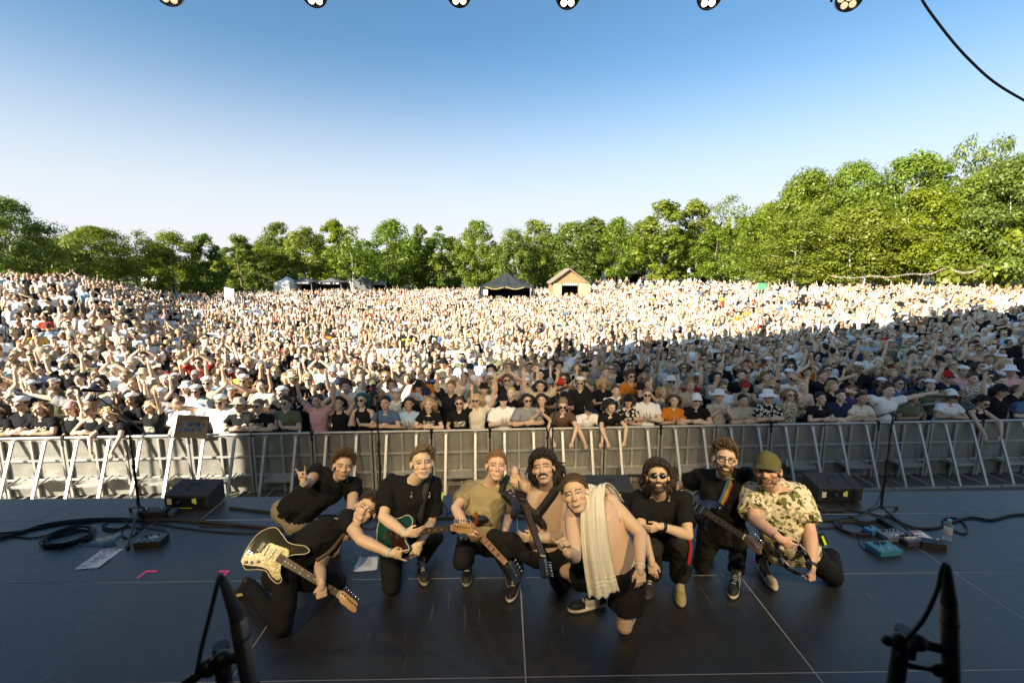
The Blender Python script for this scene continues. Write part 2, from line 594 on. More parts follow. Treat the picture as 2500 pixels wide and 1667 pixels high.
# ---- roof, wings and back cloth of the stage (unseen, outline shaped so their shade falls on the stage and the right of the crowd)
M_roof = mat("stage_roof_cloth", (0.05, 0.05, 0.055), 0.8)
prof = [(-9.1, 7.7), (-6.6, 9.3), (-2.4, 10.3), (4.0, 11.2), (7.5, 10.8)]
rf = MB()
n = len(prof)
for y0, y1 in ((-3.5, 4.5),):
    vs = [(x, y0, z) for x, z in prof] + [(x, y1, z) for x, z in prof] + [(x, y0, z + 0.12) for x, z in prof] + [(x, y1, z + 0.12) for x, z in prof]
    fs = []
    for i in range(n - 1):
        fs += [(i, i + 1, n + i + 1, n + i), (2 * n + i, 3 * n + i, 3 * n + i + 1, 2 * n + i + 1),
               (n + i, n + i + 1, 3 * n + i + 1, 3 * n + i), (i, 2 * n + i, 2 * n + i + 1, i + 1)]
    rf.add(vs, fs)
rfo = tag(rf.build("stage_roof", M_roof), kind="structure")
w1 = MB(); w1.box((-9.15, 0.5, 3.1), (0.1, 8.0, 9.2))
tag(w1.build("stage_wall", M_black), kind="structure")
w3 = MB()
w3.add([(-9.1, -3.45, -1.5), (7.5, -3.45, -1.5)] + [(x, -3.45, z) for x, z in prof[::-1]], [tuple(range(2 + n))])
tag(w3.build("stage_wall", M_black), kind="structure")

# ---- front lighting truss with six lamps
M_truss = mat("truss_alu", (0.35, 0.35, 0.36), 0.4, 0.8)
TY, TZ = 5.9, 6.75
tr = MB()
for dy, dz in ((-0.2, 0), (0.2, 0), (-0.2, 0.4), (0.2, 0.4)):
    tr.tube([(-9, TY + dy, TZ + dz), (13, TY + dy, TZ + dz)], 0.025, 8)
k = -9.0
while k < 12.9:
    for dy in (-0.2, 0.2):
        tr.tube([(k, TY + dy, TZ), (k + 0.25, TY + dy, TZ + 0.4), (k + 0.5, TY + dy, TZ)], 0.012, 6)
    k += 0.5
for x in (-9, 13):
    for dy in (-0.2, 0.2):
        tr.tube([(x, TY + dy, TZ), (x, TY + dy, -1.5)], 0.03, 8)
tag(tr.build("lighting_truss", M_truss, smooth=True, auto=40), "aluminium truss above the stage front carrying the lamps", "truss")
M_lens = emis("lit_lens", (1.0, 0.90, 0.66), 1.1)
M_lens_dim = emis("dim_lens", (0.95, 0.80, 0.45), 0.28)
M_rim = mat("lamp_rim", (0.02, 0.02, 0.022), 0.3, 0.4)
LAMPS = [(413, -18, 0, 28), (768, -18, 1, 12), (1121, -18, 1, 0), (1386, -13, 1, -4), (1731, -12, 1, -12), (2072, -4, 0, -32)]
LNAMES = ["dim black stage lamp, leftmost of the six hanging above the crowd", "lit stage lamp with white lenses, second from the left above the crowd",
          "lit stage lamp with white lenses, third from the left above the crowd", "lit stage lamp with white lenses, fourth from the left above the crowd",
          "lit stage lamp with yellowish lenses, fifth from the left above the crowd", "dim black stage lamp with honeycomb lenses, rightmost of the six"]
for i, (px, py, lit, yaw) in enumerate(LAMPS):
    p = at_y(px, py, TY - 0.05)
    t = tag(empty("stage_lamp", p), LNAMES[i], "stage lamp", "stage lamps on the front truss")
    f = V((math.sin(rad(yaw)) * 0.8, -1, -0.75 if lit else -0.35)).normalized()
    x = V((0, 0, 1)).cross(f).normalized(); y = f.cross(x)
    R = frame(x, y, f, V((0, 0, 0)))
    h = MB()
    h.tube([R @ V((0, 0, -0.26)), R @ V((0, 0, -0.24)), R @ V((0, 0, -0.05)), R @ V((0, 0, 0.02)), R @ V((0, 0, 0.04))], [0.06, 0.10, 0.125, 0.14, 0.142], 24)
    h.build("housing", M_rim, t, smooth=True, auto=35)
    b = MB()
    b.tube([R @ V((0.134 * math.cos(a), 0.134 * math.sin(a), 0.048)) for a in [2 * math.pi * q / 28 for q in range(28)]], 0.012, 8, closed=True)
    b.build("rim", M_rim, t, smooth=True)
    for q in range(7):
        a = q * math.pi / 3
        c = (0, 0) if q == 6 else (0.083 * math.cos(a), 0.083 * math.sin(a))
        l = MB(); l.ell(R @ V((c[0], c[1], 0.042)), (0.038, 0.038, 0.014), R.to_3x3(), 14, 8)
        l.build("lens", M_lens if lit else M_lens_dim, t, smooth=True)
    yk = MB()
    yk.tube([R @ V((-0.16, 0, -0.08)), R @ V((-0.16, 0, -0.02)) + V((0, 0, 0.12)), V((-0.08, 0, 0.30)), V((0.08, 0, 0.30)), R @ V((0.16, 0, -0.02)) + V((0, 0, 0.12)), R @ V((0.16, 0, -0.08))], 0.014, 8)
    yk.tube([V((0, 0, 0.30)), V((0, 0.0, TZ - p.z + 0.02))], 0.02, 8)
    yk.build("yoke", M_rim, t, smooth=True)
# the lamps' own light: front truss (white) and the warm back-truss lamps over the camera
def spot(name, loc, to, energy, c, ang, size=0.12, blend=0.5):
    l = bpy.data.lights.new(name, 'SPOT')
    l.energy = energy; l.color = c; l.spot_size = rad(ang); l.spot_blend = blend; l.shadow_soft_size = size
    o = bpy.data.objects.new(name, l); col.objects.link(o)
    o.location = loc
    o.rotation_euler = (V(to) - V(loc)).to_track_quat('-Z', 'Y').to_euler()
    return o
for i, (px, py, lit, yaw) in enumerate(LAMPS):
    p = at_y(px, py, TY - 0.2)
    if lit:
        spot("stage_lamp_light", p + V((0, -0.12, -0.1)), (p.x * 0.55, 3.6, 0.9), 8, (1.0, 0.86, 0.55), 46)
BACK = [(-4.6, -1.9, 5.6), (-1.2, -2.2, 5.9), (2.3, -2.2, 5.9), (5.2, -1.9, 5.6)]
for i, p in enumerate(BACK):
    p = V(p)
    to = V((p.x * 0.45 + 0.3, 5.0, 0.7))
    spot("back_lamp_light", p, to, 600, (1.0, 0.775, 0.44), 36, 0.14, 0.8)

for x in (-3.0, 1.5, 5.5):  # added fill spots without fixtures, brightening the shaded front rows of the crowd
    spot("added_crowd_fill", (x, -2.2, 6.6), (x * 1.6 + 1.5, 15.0, 0.0), 240, (0.94, 0.97, 1.0), 46, 0.2, 0.5)

# ---- crowd barrier
RA = at_z(0, 1070, -0.3); RB = at_z(2500, 1024, -0.3)
RD = V((RB.x - RA.x, RB.y - RA.y, 0)).normalized()
RN = V((-RD.y, RD.x, 0))                       # towards the crowd
R_ANG = math.atan2(RD.y, RD.x)
def rail_y(x):
    return RA.y + (x - RA.x) * (RB.y - RA.y) / (RB.x - RA.x)
SECW = 1.12
M_panel = mat("weathered_sheet", (0.27, 0.255, 0.215), 0.5, 0.45, var=0.45, scale=3.5, bump=0.15, bscale=14)
def make_barrier():
    root = empty("crowd_barrier")
    p = MB()
    nx, nz = 14, 14
    vs = [(-0.535 + 1.07 * i / nx, 0.004 * noise.noise(V((i * 0.35, k * 0.35, 3.1))) * (0 < i < nx) * (0 < k < nz), 0.06 + 1.1 * k / nz) for k in range(nz + 1) for i in range(nx + 1)]
    p.add(vs, [(k * (nx + 1) + i, k * (nx + 1) + i + 1, (k + 1) * (nx + 1) + i + 1, (k + 1) * (nx + 1) + i) for k in range(nz) for i in range(nx)])
    p.add([(a, b + 0.006, c) for a, b, c in vs], [(k * (nx + 1) + i, (k + 1) * (nx + 1) + i, (k + 1) * (nx + 1) + i + 1, k * (nx + 1) + i + 1) for k in range(nz) for i in range(nx)])
    p.build("panel", M_panel, root, smooth=True)
    q = MB(); q.tube([(-0.55, -0.02, 1.2), (0.55, -0.02, 1.2)], 0.026, 12); q.build("top_rail", M_steel, root, smooth=True, auto=40)
    for x in (-0.525, 0.0, 0.525):
        q = MB(); q.bbox((x, -0.035, 0.6), (0.045, 0.04, 1.1), 0.004); q.build("post", M_steel, root)
    for z in (0.40, 0.77):
        q = MB(); q.bbox((0, -0.038, z), (1.02, 0.045, 0.04), 0.004); q.build("cross_rail", M_steel, root)
    for x in (-0.28, 0.28):
        q = MB(); q.bar((x, -0.06, 1.165), (x, -0.52, 0.05), 0.045, 0.035, (0, 0, 1))
        q.box((x, -0.06, 1.165), (0.09, 0.05, 0.02))
        q.build("strut", M_steel, root)
        q = MB(); q.bbox((x, -0.02, 0.03), (0.05, 1.06, 0.045), 0.004); q.build("floor_bar", M_steel, root)
    q = MB(); q.bbox((0, -0.53, 0.028), (1.08, 0.05, 0.05), 0.004); q.build("base_bar", M_steel, root)
    q = MB(); q.bbox((0, -0.19, 0.40), (0.52, 0.25, 0.012), 0.003); q.bbox((0, -0.315, 0.385), (0.52, 0.012, 0.045), 0.003)
    for s in (-1, 1):
        q.bar((0.25 * s, -0.06, 0.46), (0.25 * s, -0.31, 0.40), 0.012, 0.03)
    q.build("step", M_steel, root)
    return root
bar0 = make_barrier()
tlen = (RB - RA).length
nsec = int(tlen / SECW) + 5
bars = []
for i in range(nsec):
    o = bar0 if i == 0 else copy_tree(bar0)
    c = RA + RD * (SECW * (i - 1.5))
    o.location = (c.x, c.y, -1.5)
    o.rotation_euler = (0, 0, R_ANG)
    bars.append(o)
    tag(o, "steel crowd barrier section with a step between two slanted struts", "crowd barrier", "barrier sections between the pit and the crowd")
for i in range(0, nsec - 1):
    c = RA + RD * (SECW * (i - 1)) 
    if i % 2 == 0 or i in (9, 11):
        t = MB()
        t.bbox((0, -0.022, 0.045), (0.06, 0.06, 0.075), 0.006); t.bbox((0, -0.058, -0.04), (0.045, 0.006, 0.15), 0.002)
        o = t.build("tape", M_blk, bars[i])
        o.location = (SECW / 2, 0, 1.165)
# ================================================================ TREES
def leaf_mat(name, c):
    m, nt, b = nodes_of(name)
    N, L = nt.nodes, nt.links
    nt.nodes.remove(b)
    out = [x for x in N if x.type == 'OUTPUT_MATERIAL'][0]
    at = N.new("ShaderNodeAttribute"); at.attribute_name = "tone"
    oi = N.new("ShaderNodeObjectInfo")
    hs = N.new("ShaderNodeHueSaturation")
    hs.inputs["Color"].default_value = (*c, 1)
    mr = N.new("ShaderNodeMapRange"); mr.inputs["To Min"].default_value = 0.72; mr.inputs["To Max"].default_value = 1.3
    L.new(at.outputs["Fac"], mr.inputs["Value"]); L.new(mr.outputs[0], hs.inputs["Value"])
    m2 = N.new("ShaderNodeMapRange"); m2.inputs["To Min"].default_value = 0.482; m2.inputs["To Max"].default_value = 0.512
    L.new(oi.outputs["Random"], m2.inputs["Value"]); L.new(m2.outputs[0], hs.inputs["Hue"])
    d = N.new("ShaderNodeBsdfDiffuse"); t = N.new("ShaderNodeBsdfTranslucent"); g = N.new("ShaderNodeBsdfGlossy")
    g.inputs["Roughness"].default_value = 0.45
    g.inputs["Color"].default_value = (0.6, 0.6, 0.5, 1)
    L.new(hs.outputs[0], d.inputs[0]); L.new(hs.outputs[0], t.inputs[0])
    a = N.new("ShaderNodeMixShader"); a.inputs[0].default_value = 0.48
    L.new(d.outputs[0], a.inputs[1]); L.new(t.outputs[0], a.inputs[2])
    e = N.new("ShaderNodeMixShader"); e.inputs[0].default_value = 0.04
    L.new(a.outputs[0], e.inputs[1]); L.new(g.outputs[0], e.inputs[2])
    L.new(e.outputs[0], out.inputs["Surface"])
    return m
M_leaf = leaf_mat("leaves_green", (0.180, 0.240, 0.022))
M_leaf2 = leaf_mat("leaves_deep_green", (0.150, 0.205, 0.030))
M_leaf3 = leaf_mat("leaves_bright_green", (0.22, 0.265, 0.014))
M_bark = mat("bark_grey", (0.16, 0.13, 0.10), 0.9, var=0.4, scale=12, bump=0.6)
M_birch = mat("bark_birch", (0.48, 0.45, 0.40), 0.8, var=0.45, scale=7, bump=0.4)
def make_tree_mesh(seed, H, W, base, nclump, nleaf, leaf, trunks=1, lean=0.0, flat=1.0):
    """trunk mesh and crown mesh of a broad-leaved tree of height H, crown width W, crown starting at base"""
    rng = random.Random(seed)
    nr = np.random.default_rng(seed)
    tb = MB()
    tips = []
    ch = H - base
    for k in range(trunks):
        a0 = 2 * math.pi * k / max(1, trunks) + rng.random()
        off = V((math.cos(a0), math.sin(a0), 0)) * (0.0 if trunks == 1 else 0.25)
        top = V((off.x * 5 + rng.uniform(-0.4, 0.4) + lean, off.y * 5 + rng.uniform(-0.4, 0.4), H * rng.uniform(0.72, 0.85)))
        sp = spline([off, off * 1.5 + V((rng.uniform(-.15, .15), rng.uniform(-.15, .15), base * 0.6)), off * 3 + V((lean * 0.4 + rng.uniform(-.3, .3), rng.uniform(-.3, .3), H * 0.45)), top], 5)
        r0 = 0.019 * H / (trunks ** 0.4)
        tb.tube(sp, [max(0.02, r0 * (1 - 0.9 * i / len(sp))) for i in range(len(sp))], 9)
        nb = 9 // trunks + 2
        for b in range(nb):
            f = rng.uniform(0.28, 1.0)
            p = sp[min(len(sp) - 1, int(f * (len(sp) - 1)))]
            if p.z < base * 0.75:
                continue
            a = rng.uniform(0, 2 * math.pi)
            hz = (p.z - base) / ch
            rr = W / 2 * (0.35 + 0.65 * math.sin(math.pi * min(1, max(0.05, 0.25 + 0.7 * hz)))) * rng.uniform(0.6, 1.0)
            e = p + V((math.cos(a) * rr, math.sin(a) * rr, rng.uniform(0.1, 0.5) * rr))
            e.z = min(e.z, H * 0.97)
            mid = (p + e) / 2 + V((0, 0, 0.12 * rr))
            bs = spline([p, mid, e], 3)
            tb.tube(bs, [0.05 * (1 - 0.8 * i / len(bs)) * H / 12 for i in range(len(bs))], 6)
            tips += [e, mid, (mid + e) / 2]
    # clump centres: branch tips plus fill on an uneven shell
    cl = []
    for e in tips:
        cl.append(e + V((rng.uniform(-.4, .4), rng.uniform(-.4, .4), rng.uniform(-.3, .5))))
    while len(cl) < nclump:
        t = rng.uniform(0.0, 1.0)
        prof = (math.sin(math.pi * (0.12 + 0.83 * t)) ** 0.7) * (1.0 if t < 0.6 else 1.0 - 0.35 * (t - 0.6) / 0.4)
        a = rng.uniform(0, 2 * math.pi)
        lob = 1 + 0.25 * math.sin(3 * a + seed) * math.sin(4 * t + seed * 0.7)
        rr = W / 2 * prof * lob * math.sqrt(rng.uniform(0.25, 1.0))
        cl.append(V((math.cos(a) * rr + lean * t, math.sin(a) * rr, base + ch * t * 0.97)))
    rng.shuffle(cl)
    cl = cl[:nclump]
    C = np.array([tuple(c) for c in cl])
    csz = nr.uniform(0.6, 1.2, len(C)) * W * 0.135
    idx = np.repeat(np.arange(len(C)), nleaf)
    n = len(idx)
    d = nr.normal(size=(n, 3)); d /= np.linalg.norm(d, axis=1, keepdims=True)
    rr = csz[idx] * nr.uniform(0.25, 1.0, n) ** 0.6
    P = C[idx] + d * rr[:, None] * np.array([1.05, 1.05, 0.85 * flat])
    nrm = d * 0.9 + nr.normal(size=(n, 3)) * 0.27 + np.array([0, 0, 0.35])
    nrm /= np.linalg.norm(nrm, axis=1, keepdims=True)
    a = np.cross(nrm, nr.normal(size=(n, 3))); a /= np.linalg.norm(a, axis=1, keepdims=True)
    b = np.cross(nrm, a)
    s = (leaf * nr.uniform(0.6, 1.3, n))[:, None]
    q = np.empty((n, 4, 3))
    q[:, 0] = P - a * s; q[:, 1] = P - b * s * 0.62; q[:, 2] = P + a * s; q[:, 3] = P + b * s * 0.62
    me = bpy.data.meshes.new("crown")
    me.vertices.add(n * 4); me.vertices.foreach_set("co", q.astype(np.float32).ravel())
    me.loops.add(n * 4); me.loops.foreach_set("vertex_index", np.arange(n * 4, dtype=np.int32))
    me.polygons.add(n); me.polygons.foreach_set("loop_start", np.arange(n, dtype=np.int32) * 4); me.polygons.foreach_set("loop_total", np.full(n, 4, np.int32))
    me.update()
    tone = (nr.uniform(0, 1, len(C))[idx] * 0.6 + nr.uniform(0, 1, n) * 0.4)
    at = me.attributes.new("tone", 'FLOAT', 'FACE'); at.data.foreach_set("value", tone.astype(np.float32))
    return tb.mesh("trunk", (M_bark,)), me
TP = {}
def tree_proto(kind, seed):
    if (kind, seed) not in TP:
        if kind == "far":
            TP[kind, seed] = make_tree_mesh(seed, 12, 8.5, 2.0, 95, 120, 0.175, trunks=1 + seed % 2)
        elif kind == "tall":
            TP[kind, seed] = make_tree_mesh(seed, 12, 5.8, 1.4, 85, 110, 0.17)
        elif kind == "birch":
            TP[kind, seed] = make_tree_mesh(seed, 12, 7.0, 4.0, 60, 60, 0.20, trunks=3)
        elif kind == "near":
            TP[kind, seed] = make_tree_mesh(seed, 12, 9.5, 2.7, 150, 170, 0.13, trunks=2 + seed % 2, flat=0.75)
        elif kind == "thin":
            TP[kind, seed] = make_tree_mesh(seed, 12, 7.5, 5.0, 60, 50, 0.15, trunks=1, lean=1.0)
        else:
            TP[kind, seed] = make_tree_mesh(seed, 5, 6.5, 0.4, 55, 60, 0.2, trunks=3)
    return TP[kind, seed]
REFW = {"far": 8.5, "tall": 5.8, "birch": 7.0, "near": 9.5, "thin": 7.5, "bush": 6.5}
def tree(px, top, wpx, d, kind, seed, leaf, label, bark=None, rot=None):
    p = at_y(px, 690, d)
    x = p.x
    z0 = gz(x, d) - 0.1
    H = at_y(px, top, d).z - z0
    dd = d * 0.989 + 0.2
    W = wpx / FPX * dd
    ref = 5.0 if kind == "bush" else 12.0
    tm, cm = tree_proto(kind, seed)
    o = empty("tree" if kind != "bush" else "bush", (x, d, z0))
    o.scale = (W / REFW[kind], W / REFW[kind], H / (ref * 0.98))
    rs = random.Random(int(px * 7 + d))
    o.rotation_euler = (0, 0, rs.uniform(0, 6.28) if rot is None else rot)
    tag(o, label, "tree" if kind != "bush" else "bush", "trees round the field")
    t = put("trunk", tm, o)
    if bark:
        t.material_slots[0].link = 'OBJECT'; t.material_slots[0].material = bark
    c = bpy.data.objects.new("crown", cm); col.objects.link(c); c.parent = o
    if not cm.materials:
        cm.materials.append(M_leaf)
    c.material_slots[0].link = 'OBJECT'; c.material_slots[0].material = leaf
    return o
G1, G2, G3 = M_leaf, M_leaf2, M_leaf3
TREES = [
 # px, top, width px, distance, kind, seed, leaf, label
 (30, 490, 185, 38, "near", 1, G2, "tall dark green tree at the left edge of the picture"),
 (118, 585, 190, 44, "bush", 2, G2, "low dark bushy tree behind the people on the left bank"),
 (168, 582, 135, 55, "far", 3, G1, "rounded yellow-green tree right of the tall left edge tree"),
 (248, 557, 175, 56, "near", 4, G1, "wide tree with pale forked trunk above the left bank"),
 (335, 566, 95, 60, "thin", 5, G2, "slim open-crowned tree left of the leftmost gap of sky"),
 (425, 572, 135, 64, "far", 6, G1, "bushy green tree right of the gap of sky on the left"),
 (508, 573, 85, 66, "tall", 7, G2, "narrow dark tree left of the small V-shaped gap of sky"),
 (592, 577, 95, 74, "tall", 8, G2, "dark conical tree left of the white marquee"),
 (682, 546, 105, 92, "far", 9, G2, "tree whose top stands above its neighbours behind the white marquee"),
 (650, 602, 130, 80, "far", 3, G1, "lower pale tree in front of the white marquee's taller neighbour"),
 (745, 560, 115, 82, "far", 10, G1, "rounded olive tree above the black market stalls"),
 (822, 540, 100, 92, "tall", 11, G3, "bright yellow-green tree sticking up behind the birch"),
 (862, 556, 120, 76, "birch", 12, G1, "birch with three long white trunks left of centre"),
 (960, 544, 145, 84, "far", 13, G1, "broad full tree just right of the white-trunked birch"),
 (1028, 555, 70, 90, "tall", 14, G2, "narrow tree right of the broad full tree"),
 (1082, 553, 100, 86, "tall", 15, G2, "dark pointed tree left of the black tent"),
 (1168, 541, 115, 84, "far", 16, G1, "tree with loose top directly above the black tent"),
 (1252, 566, 110, 80, "far", 6, G2, "lower round tree between the black tent and the log hut"),
 (1312, 541, 120, 88, "far", 9, G1, "pointed green tree left above the log hut"),
 (1400, 548, 150, 84, "far", 4, G2, "wide olive tree right behind the log hut"),
 (1445, 535, 110, 98, "tall", 8, G2, "tall hazy tree peeking over the ones behind the log hut"),
 (1505, 538, 120, 82, "far", 13, G1, "tree with a thin bare stem right of the log hut"),
 (1560, 545, 95, 92, "tall", 14, G2, "shaded tree left of the tall bright pair"),
 (1612, 491, 135, 70, "tall", 7, G1, "tall bright green tree standing out right of centre"),
 (1690, 492, 110, 72, "tall", 11, G1, "slimmer bright tree right beside the tall bright one"),
 (1778, 477, 115, 74, "thin", 17, G2, "open feathery tree left of the big right-hand wood"),
 (1745, 560, 130, 68, "far", 16, G1, "low spreading tree under the open feathery one"),
 (1850, 520, 150, 58, "far", 10, G1, "tree at the left foot of the big right-hand wood"),
 (1955, 424, 200, 52, "near", 18, G1, "first high tree of the right-hand wood from the left"),
 (1935, 530, 220, 44, "near", 4, G1, "low-branched tree with pale trunk at the edge of the right wood"),
 (2060, 408, 170, 50, "near", 1, G1, "second high tree of the right-hand wood from the left"),
 (2190, 385, 230, 46, "near", 19, G1, "big broad tree in the middle of the right-hand wood"),
 (2090, 500, 240, 41, "near", 18, G1, "broad low tree with several stems in front of the right wood"),
 (2235, 470, 220, 40, "near", 1, G3, "bright spreading tree by the bunting in the right wood"),
 (2335, 345, 130, 50, "thin", 20, G2, "thin dark-leaved tree rising over the right wood"),
 (2420, 338, 130, 48, "thin", 5, G2, "thin windblown tree top at the upper right of the wood"),
 (2365, 430, 220, 38, "near", 19, G1, "large tree left of the right picture edge"),
 (2455, 385, 220, 35, "near", 18, G2, "large dull green tree at the right picture edge"),
 (2400, 560, 200, 36, "bush", 2, G1, "low bush under the trees at the right edge"),
 (560, 640, 110, 88, "bush", 21, G3, "sunny yellow-green bush under the trees left of the marquee"),
 (470, 645, 90, 78, "bush", 2, G1, "bush under the trees left of the small V-shaped gap"),
]
for t in TREES:
    tree(*t, bark=M_birch if t[4] in ("birch", "near") else None)
# dim wood behind the first row of trees
wood_tm, wood_cm = tree_proto("far", 3)
for i in range(26):
    px = -60 + i * 104 + random.uniform(-25, 25)
    dd = random.uniform(108, 125) if px < 1800 else random.uniform(60, 75)
    top = random.uniform(628, 645) if px < 640 else random.uniform(596, 616) if px < 1500 else 560 if px < 1850 else random.uniform(440, 500)
    if px < 230: top = 655
    o = tree(px, top, 190 if px < 1800 else 240, dd, "bush", [2, 21, 22][i % 3], [G2, G1][i % 2], "x")
    o.name = "tree"
    o["label"] = "dark shaded tree standing behind the front row of trees"
    o["group"] = "trees in the second row behind the field"
# ================================================================ PEOPLE: ENGINE
M_skin = mat_objcol("skin", 0.48, 0.10, 55, feat=True, sss=0.05, sp=0.4, var=0.11)
M_cloth = mat_objcol("cloth", 0.88, 0.22, 22, sp=0.15, var=0.16)
M_hair = mat_objcol("hair", 0.5, 0.35, 170, sp=0.45, var=0.65)
M_paint = mat_objcol("painted", 0.6, 0.1, 60, feat=True, sp=0.35, var=0.08)
M_gloss = mat("dark_glass", (0.008, 0.008, 0.010), 0.08, var=0.1, sp=0.7)
SKINC = (0.58, 0.40, 0.29)
def smooth01(t):
    t = np.clip(t, 0, 1)
    return t * t * (3 - 2 * t)
def head_matrix(c, f=None, roll=0, yaw=0, pitch=0, up0=None):
    if f is None:
        f = (CAM - c).normalized()
    u = V(up0) if up0 is not None else CAMR @ V((0, 1, 0))
    y = -V(f).normalized()
    u = (u - y * u.dot(y)).normalized()
    x = y.cross(u)
    B = Matrix((x, y, u)).transposed()
    R = Matrix.Rotation(rad(roll), 3, 'Y') @ Matrix.Rotation(rad(yaw), 3, 'Z') @ Matrix.Rotation(rad(pitch), 3, 'X')
    M = (B @ R).to_4x4()
    M.translation = c
    return M
def head_prims(mb, M, s=1.0, jaw=1.0, nose=1.0):
    R = M.to_3x3()
    P = lambda x, y, z: M @ V((x * s, y * s, z * s))
    E = lambda c, r, m=None, nu=18, nv=12: mb.ell(P(*c), (r[0] * s, r[1] * s, r[2] * s), R if m is None else R @ m, nu, nv)
    E((0, .018, .037), (.079, .094, .088))
    E((0, -.022, -.024), (.065, .070, .078))
    for k in (-1, 1):
        mb.cap(P(.044 * k * jaw, -.004, -.050), P(.017 * k * jaw, -.062, -.092), .021 * s, .020 * s, 12)
        E((.033 * k * jaw, -.044, -.050), (.028, .030, .032))
    E((0, -.065, -.093), (.026 * jaw, .022, .021))
    for k in (-1, 1):
        E((.043 * k, -.062, -.020), (.026, .025, .022))
        E((.0125 * k, -.094, -.031), (.0095, .010, .009))
        E((.031 * k, -.0755, .009), (.0135, .0125, .0115))
        E((.083 * k, .012, -.004), (.011, .021, .033), Matrix.Rotation(rad(-14 * k), 3, 'Z'))
        mb.cap(P(.006 * k, -.086, .031), P(.045 * k, -.074, .033), .011 * s, .010 * s, 8)
    mb.cap(P(0, -.086, .020), P(0, -.109 * nose, -.026), .0095 * s, .0135 * s, 10)
    E((0, -.074, -.060), (.033, .023, .028))
    mb.cap(P(-.018, -.091, -.056), P(.018, -.091, -.056), .0065 * s, .0065 * s, 8)
    mb.cap(P(-.014, -.090, -.069), P(.014, -.090, -.069), .0075 * s, .0075 * s, 8)
def paint_face(me, M, s=1.0, mouth="closed", brow=(0.10, 0.06, 0.03), eye=(0.05, 0.04, 0.03), beard=None, bfull=0.0, stubble=0.0, blush=0.3, shades=False, bald=None, scalp=None, rgba=None):
    co = coords(me)
    n = len(co)
    Mi = np.array(M.inverted())
    p = (co @ Mi[:3, :3].T + Mi[:3, 3]) / s
    x, y, z = p[:, 0], p[:, 1], p[:, 2]
    ax = np.abs(x)
    if rgba is None:
        rgba = np.zeros((n, 4), np.float32)
    def lay(c, a):
        a = np.clip(a, 0, 1)
        A = a + rgba[:, 3] * (1 - a)
        w = np.where(A > 1e-6, a / np.maximum(A, 1e-6), 0)
        rgba[:, :3] = np.array(c)[None] * w[:, None] + rgba[:, :3] * (1 - w[:, None])
        rgba[:, 3] = A
    head = (np.abs(x) < .10) & (y > -.14) & (y < .13) & (z > -.135) & (z < .14)
    front = head & (y < -.03)
    if scalp is not None:                       # close-cropped hair shows on the skull
        zl = .092 - .16 * smooth01((y + .085) / .17)
        lay(scalp, head * smooth01((z - zl) / .02) * 0.85)
    bl = smooth01(1 - np.sqrt(((ax - .042) / .026) ** 2 + ((z + .022) / .024) ** 2)) + 0.8 * smooth01(1 - np.sqrt((x / .018) ** 2 + ((z + .020) / .022) ** 2)) + .7 * smooth01(1 - np.sqrt(((ax - .079) / .02) ** 2 + ((z) / .03) ** 2))
    lay((0.60, 0.22, 0.15), head * (y < .04) * bl * blush)
    if stubble or beard is not None:
        m = smooth01((-.028 - z + .25 * (ax - .03)) / .016) * smooth01((-y + .02) / .03)
        m = np.maximum(m, smooth01((ax - .052) / .012) * smooth01((.012 - z) / .02) * smooth01((-y + .012) / .02))
        must = smooth01((.034 - ax) / .008) * smooth01((-.036 - z) / .006)
        m = np.maximum(m * (z < -.02), must * (z < -.034) * front)
        m *= smooth01((z + .135) / .02)
        if beard is not None:
            lay(beard, head * m * bfull)
        else:
            lay((0.13, 0.085, 0.06), head * m * stubble)
    # mouth
    k = {"closed": 5.0, "smile": 11.0, "open": 9.0, "pout": -3.0}[mouth]
    w = {"closed": .024, "smile": .0265, "open": .024, "pout": .020}[mouth]
    zc = -.0625 + k * x * x - (.003 if mouth in ("smile", "open") else 0)
    hh = {"closed": .0075, "smile": .0085, "open": .0135, "pout": .010}[mouth]
    prof = np.sqrt(np.clip(1 - (ax / w) ** 2, 0, 1))
    rr = np.abs(z - zc) / np.maximum(hh * prof, 1e-4)
    lay((0.40, 0.19, 0.155), front * (ax < w) * smooth01((1.25 - rr) / .35) * (.75 if mouth in ("smile", "open") else .6))
    if mouth == "closed" or mouth == "pout":
        lay((0.16, 0.05, 0.04), front * (ax < w) * (np.abs(z - zc) < .0022))
    else:
        w2 = w * .86
        pr2 = np.sqrt(np.clip(1 - (ax / w2) ** 2, 0, 1))
        inn = front * (ax < w2) * (np.abs(z - zc) < hh * .62 * pr2)
        lay((0.05, 0.012, 0.010), inn * 1.0)
        lay((0.62, 0.56, 0.47), inn * (z > zc - (.000 if mouth == "open" else .0045)))
    # eyes and brows
    if not shades:
        ex = (ax - .031) / .0140
        ez = (z - .008) / (.0052 if mouth in ("closed", "pout") else .0042)
        lay((0.11, 0.055, 0.04), front * smooth01((1.75 - np.sqrt(ex * ex + ez * ez)) / .5) * .85)
        lay((0.46, 0.40, 0.35), front * ((ex * ex + ez * ez) < .85))
        lay(eye, front * (((ax - .031) ** 2 + (z - .008) ** 2) < .0066 ** 2) * ((ex * ex + ez * ez) < 1.1))
    zb = .0295 - 6 * (ax - .030) ** 2 - .10 * np.maximum(ax - .03, 0)
    lay(brow, front * (ax > .010) * (ax < .053) * smooth01((.0062 - np.abs(z - zb)) / .003) * .88)
    lay((0.10, 0.04, 0.03), front * (np.abs(ax - .006) < .0042) * (np.abs(z + .0365) < .003) * .8)
    return rgba
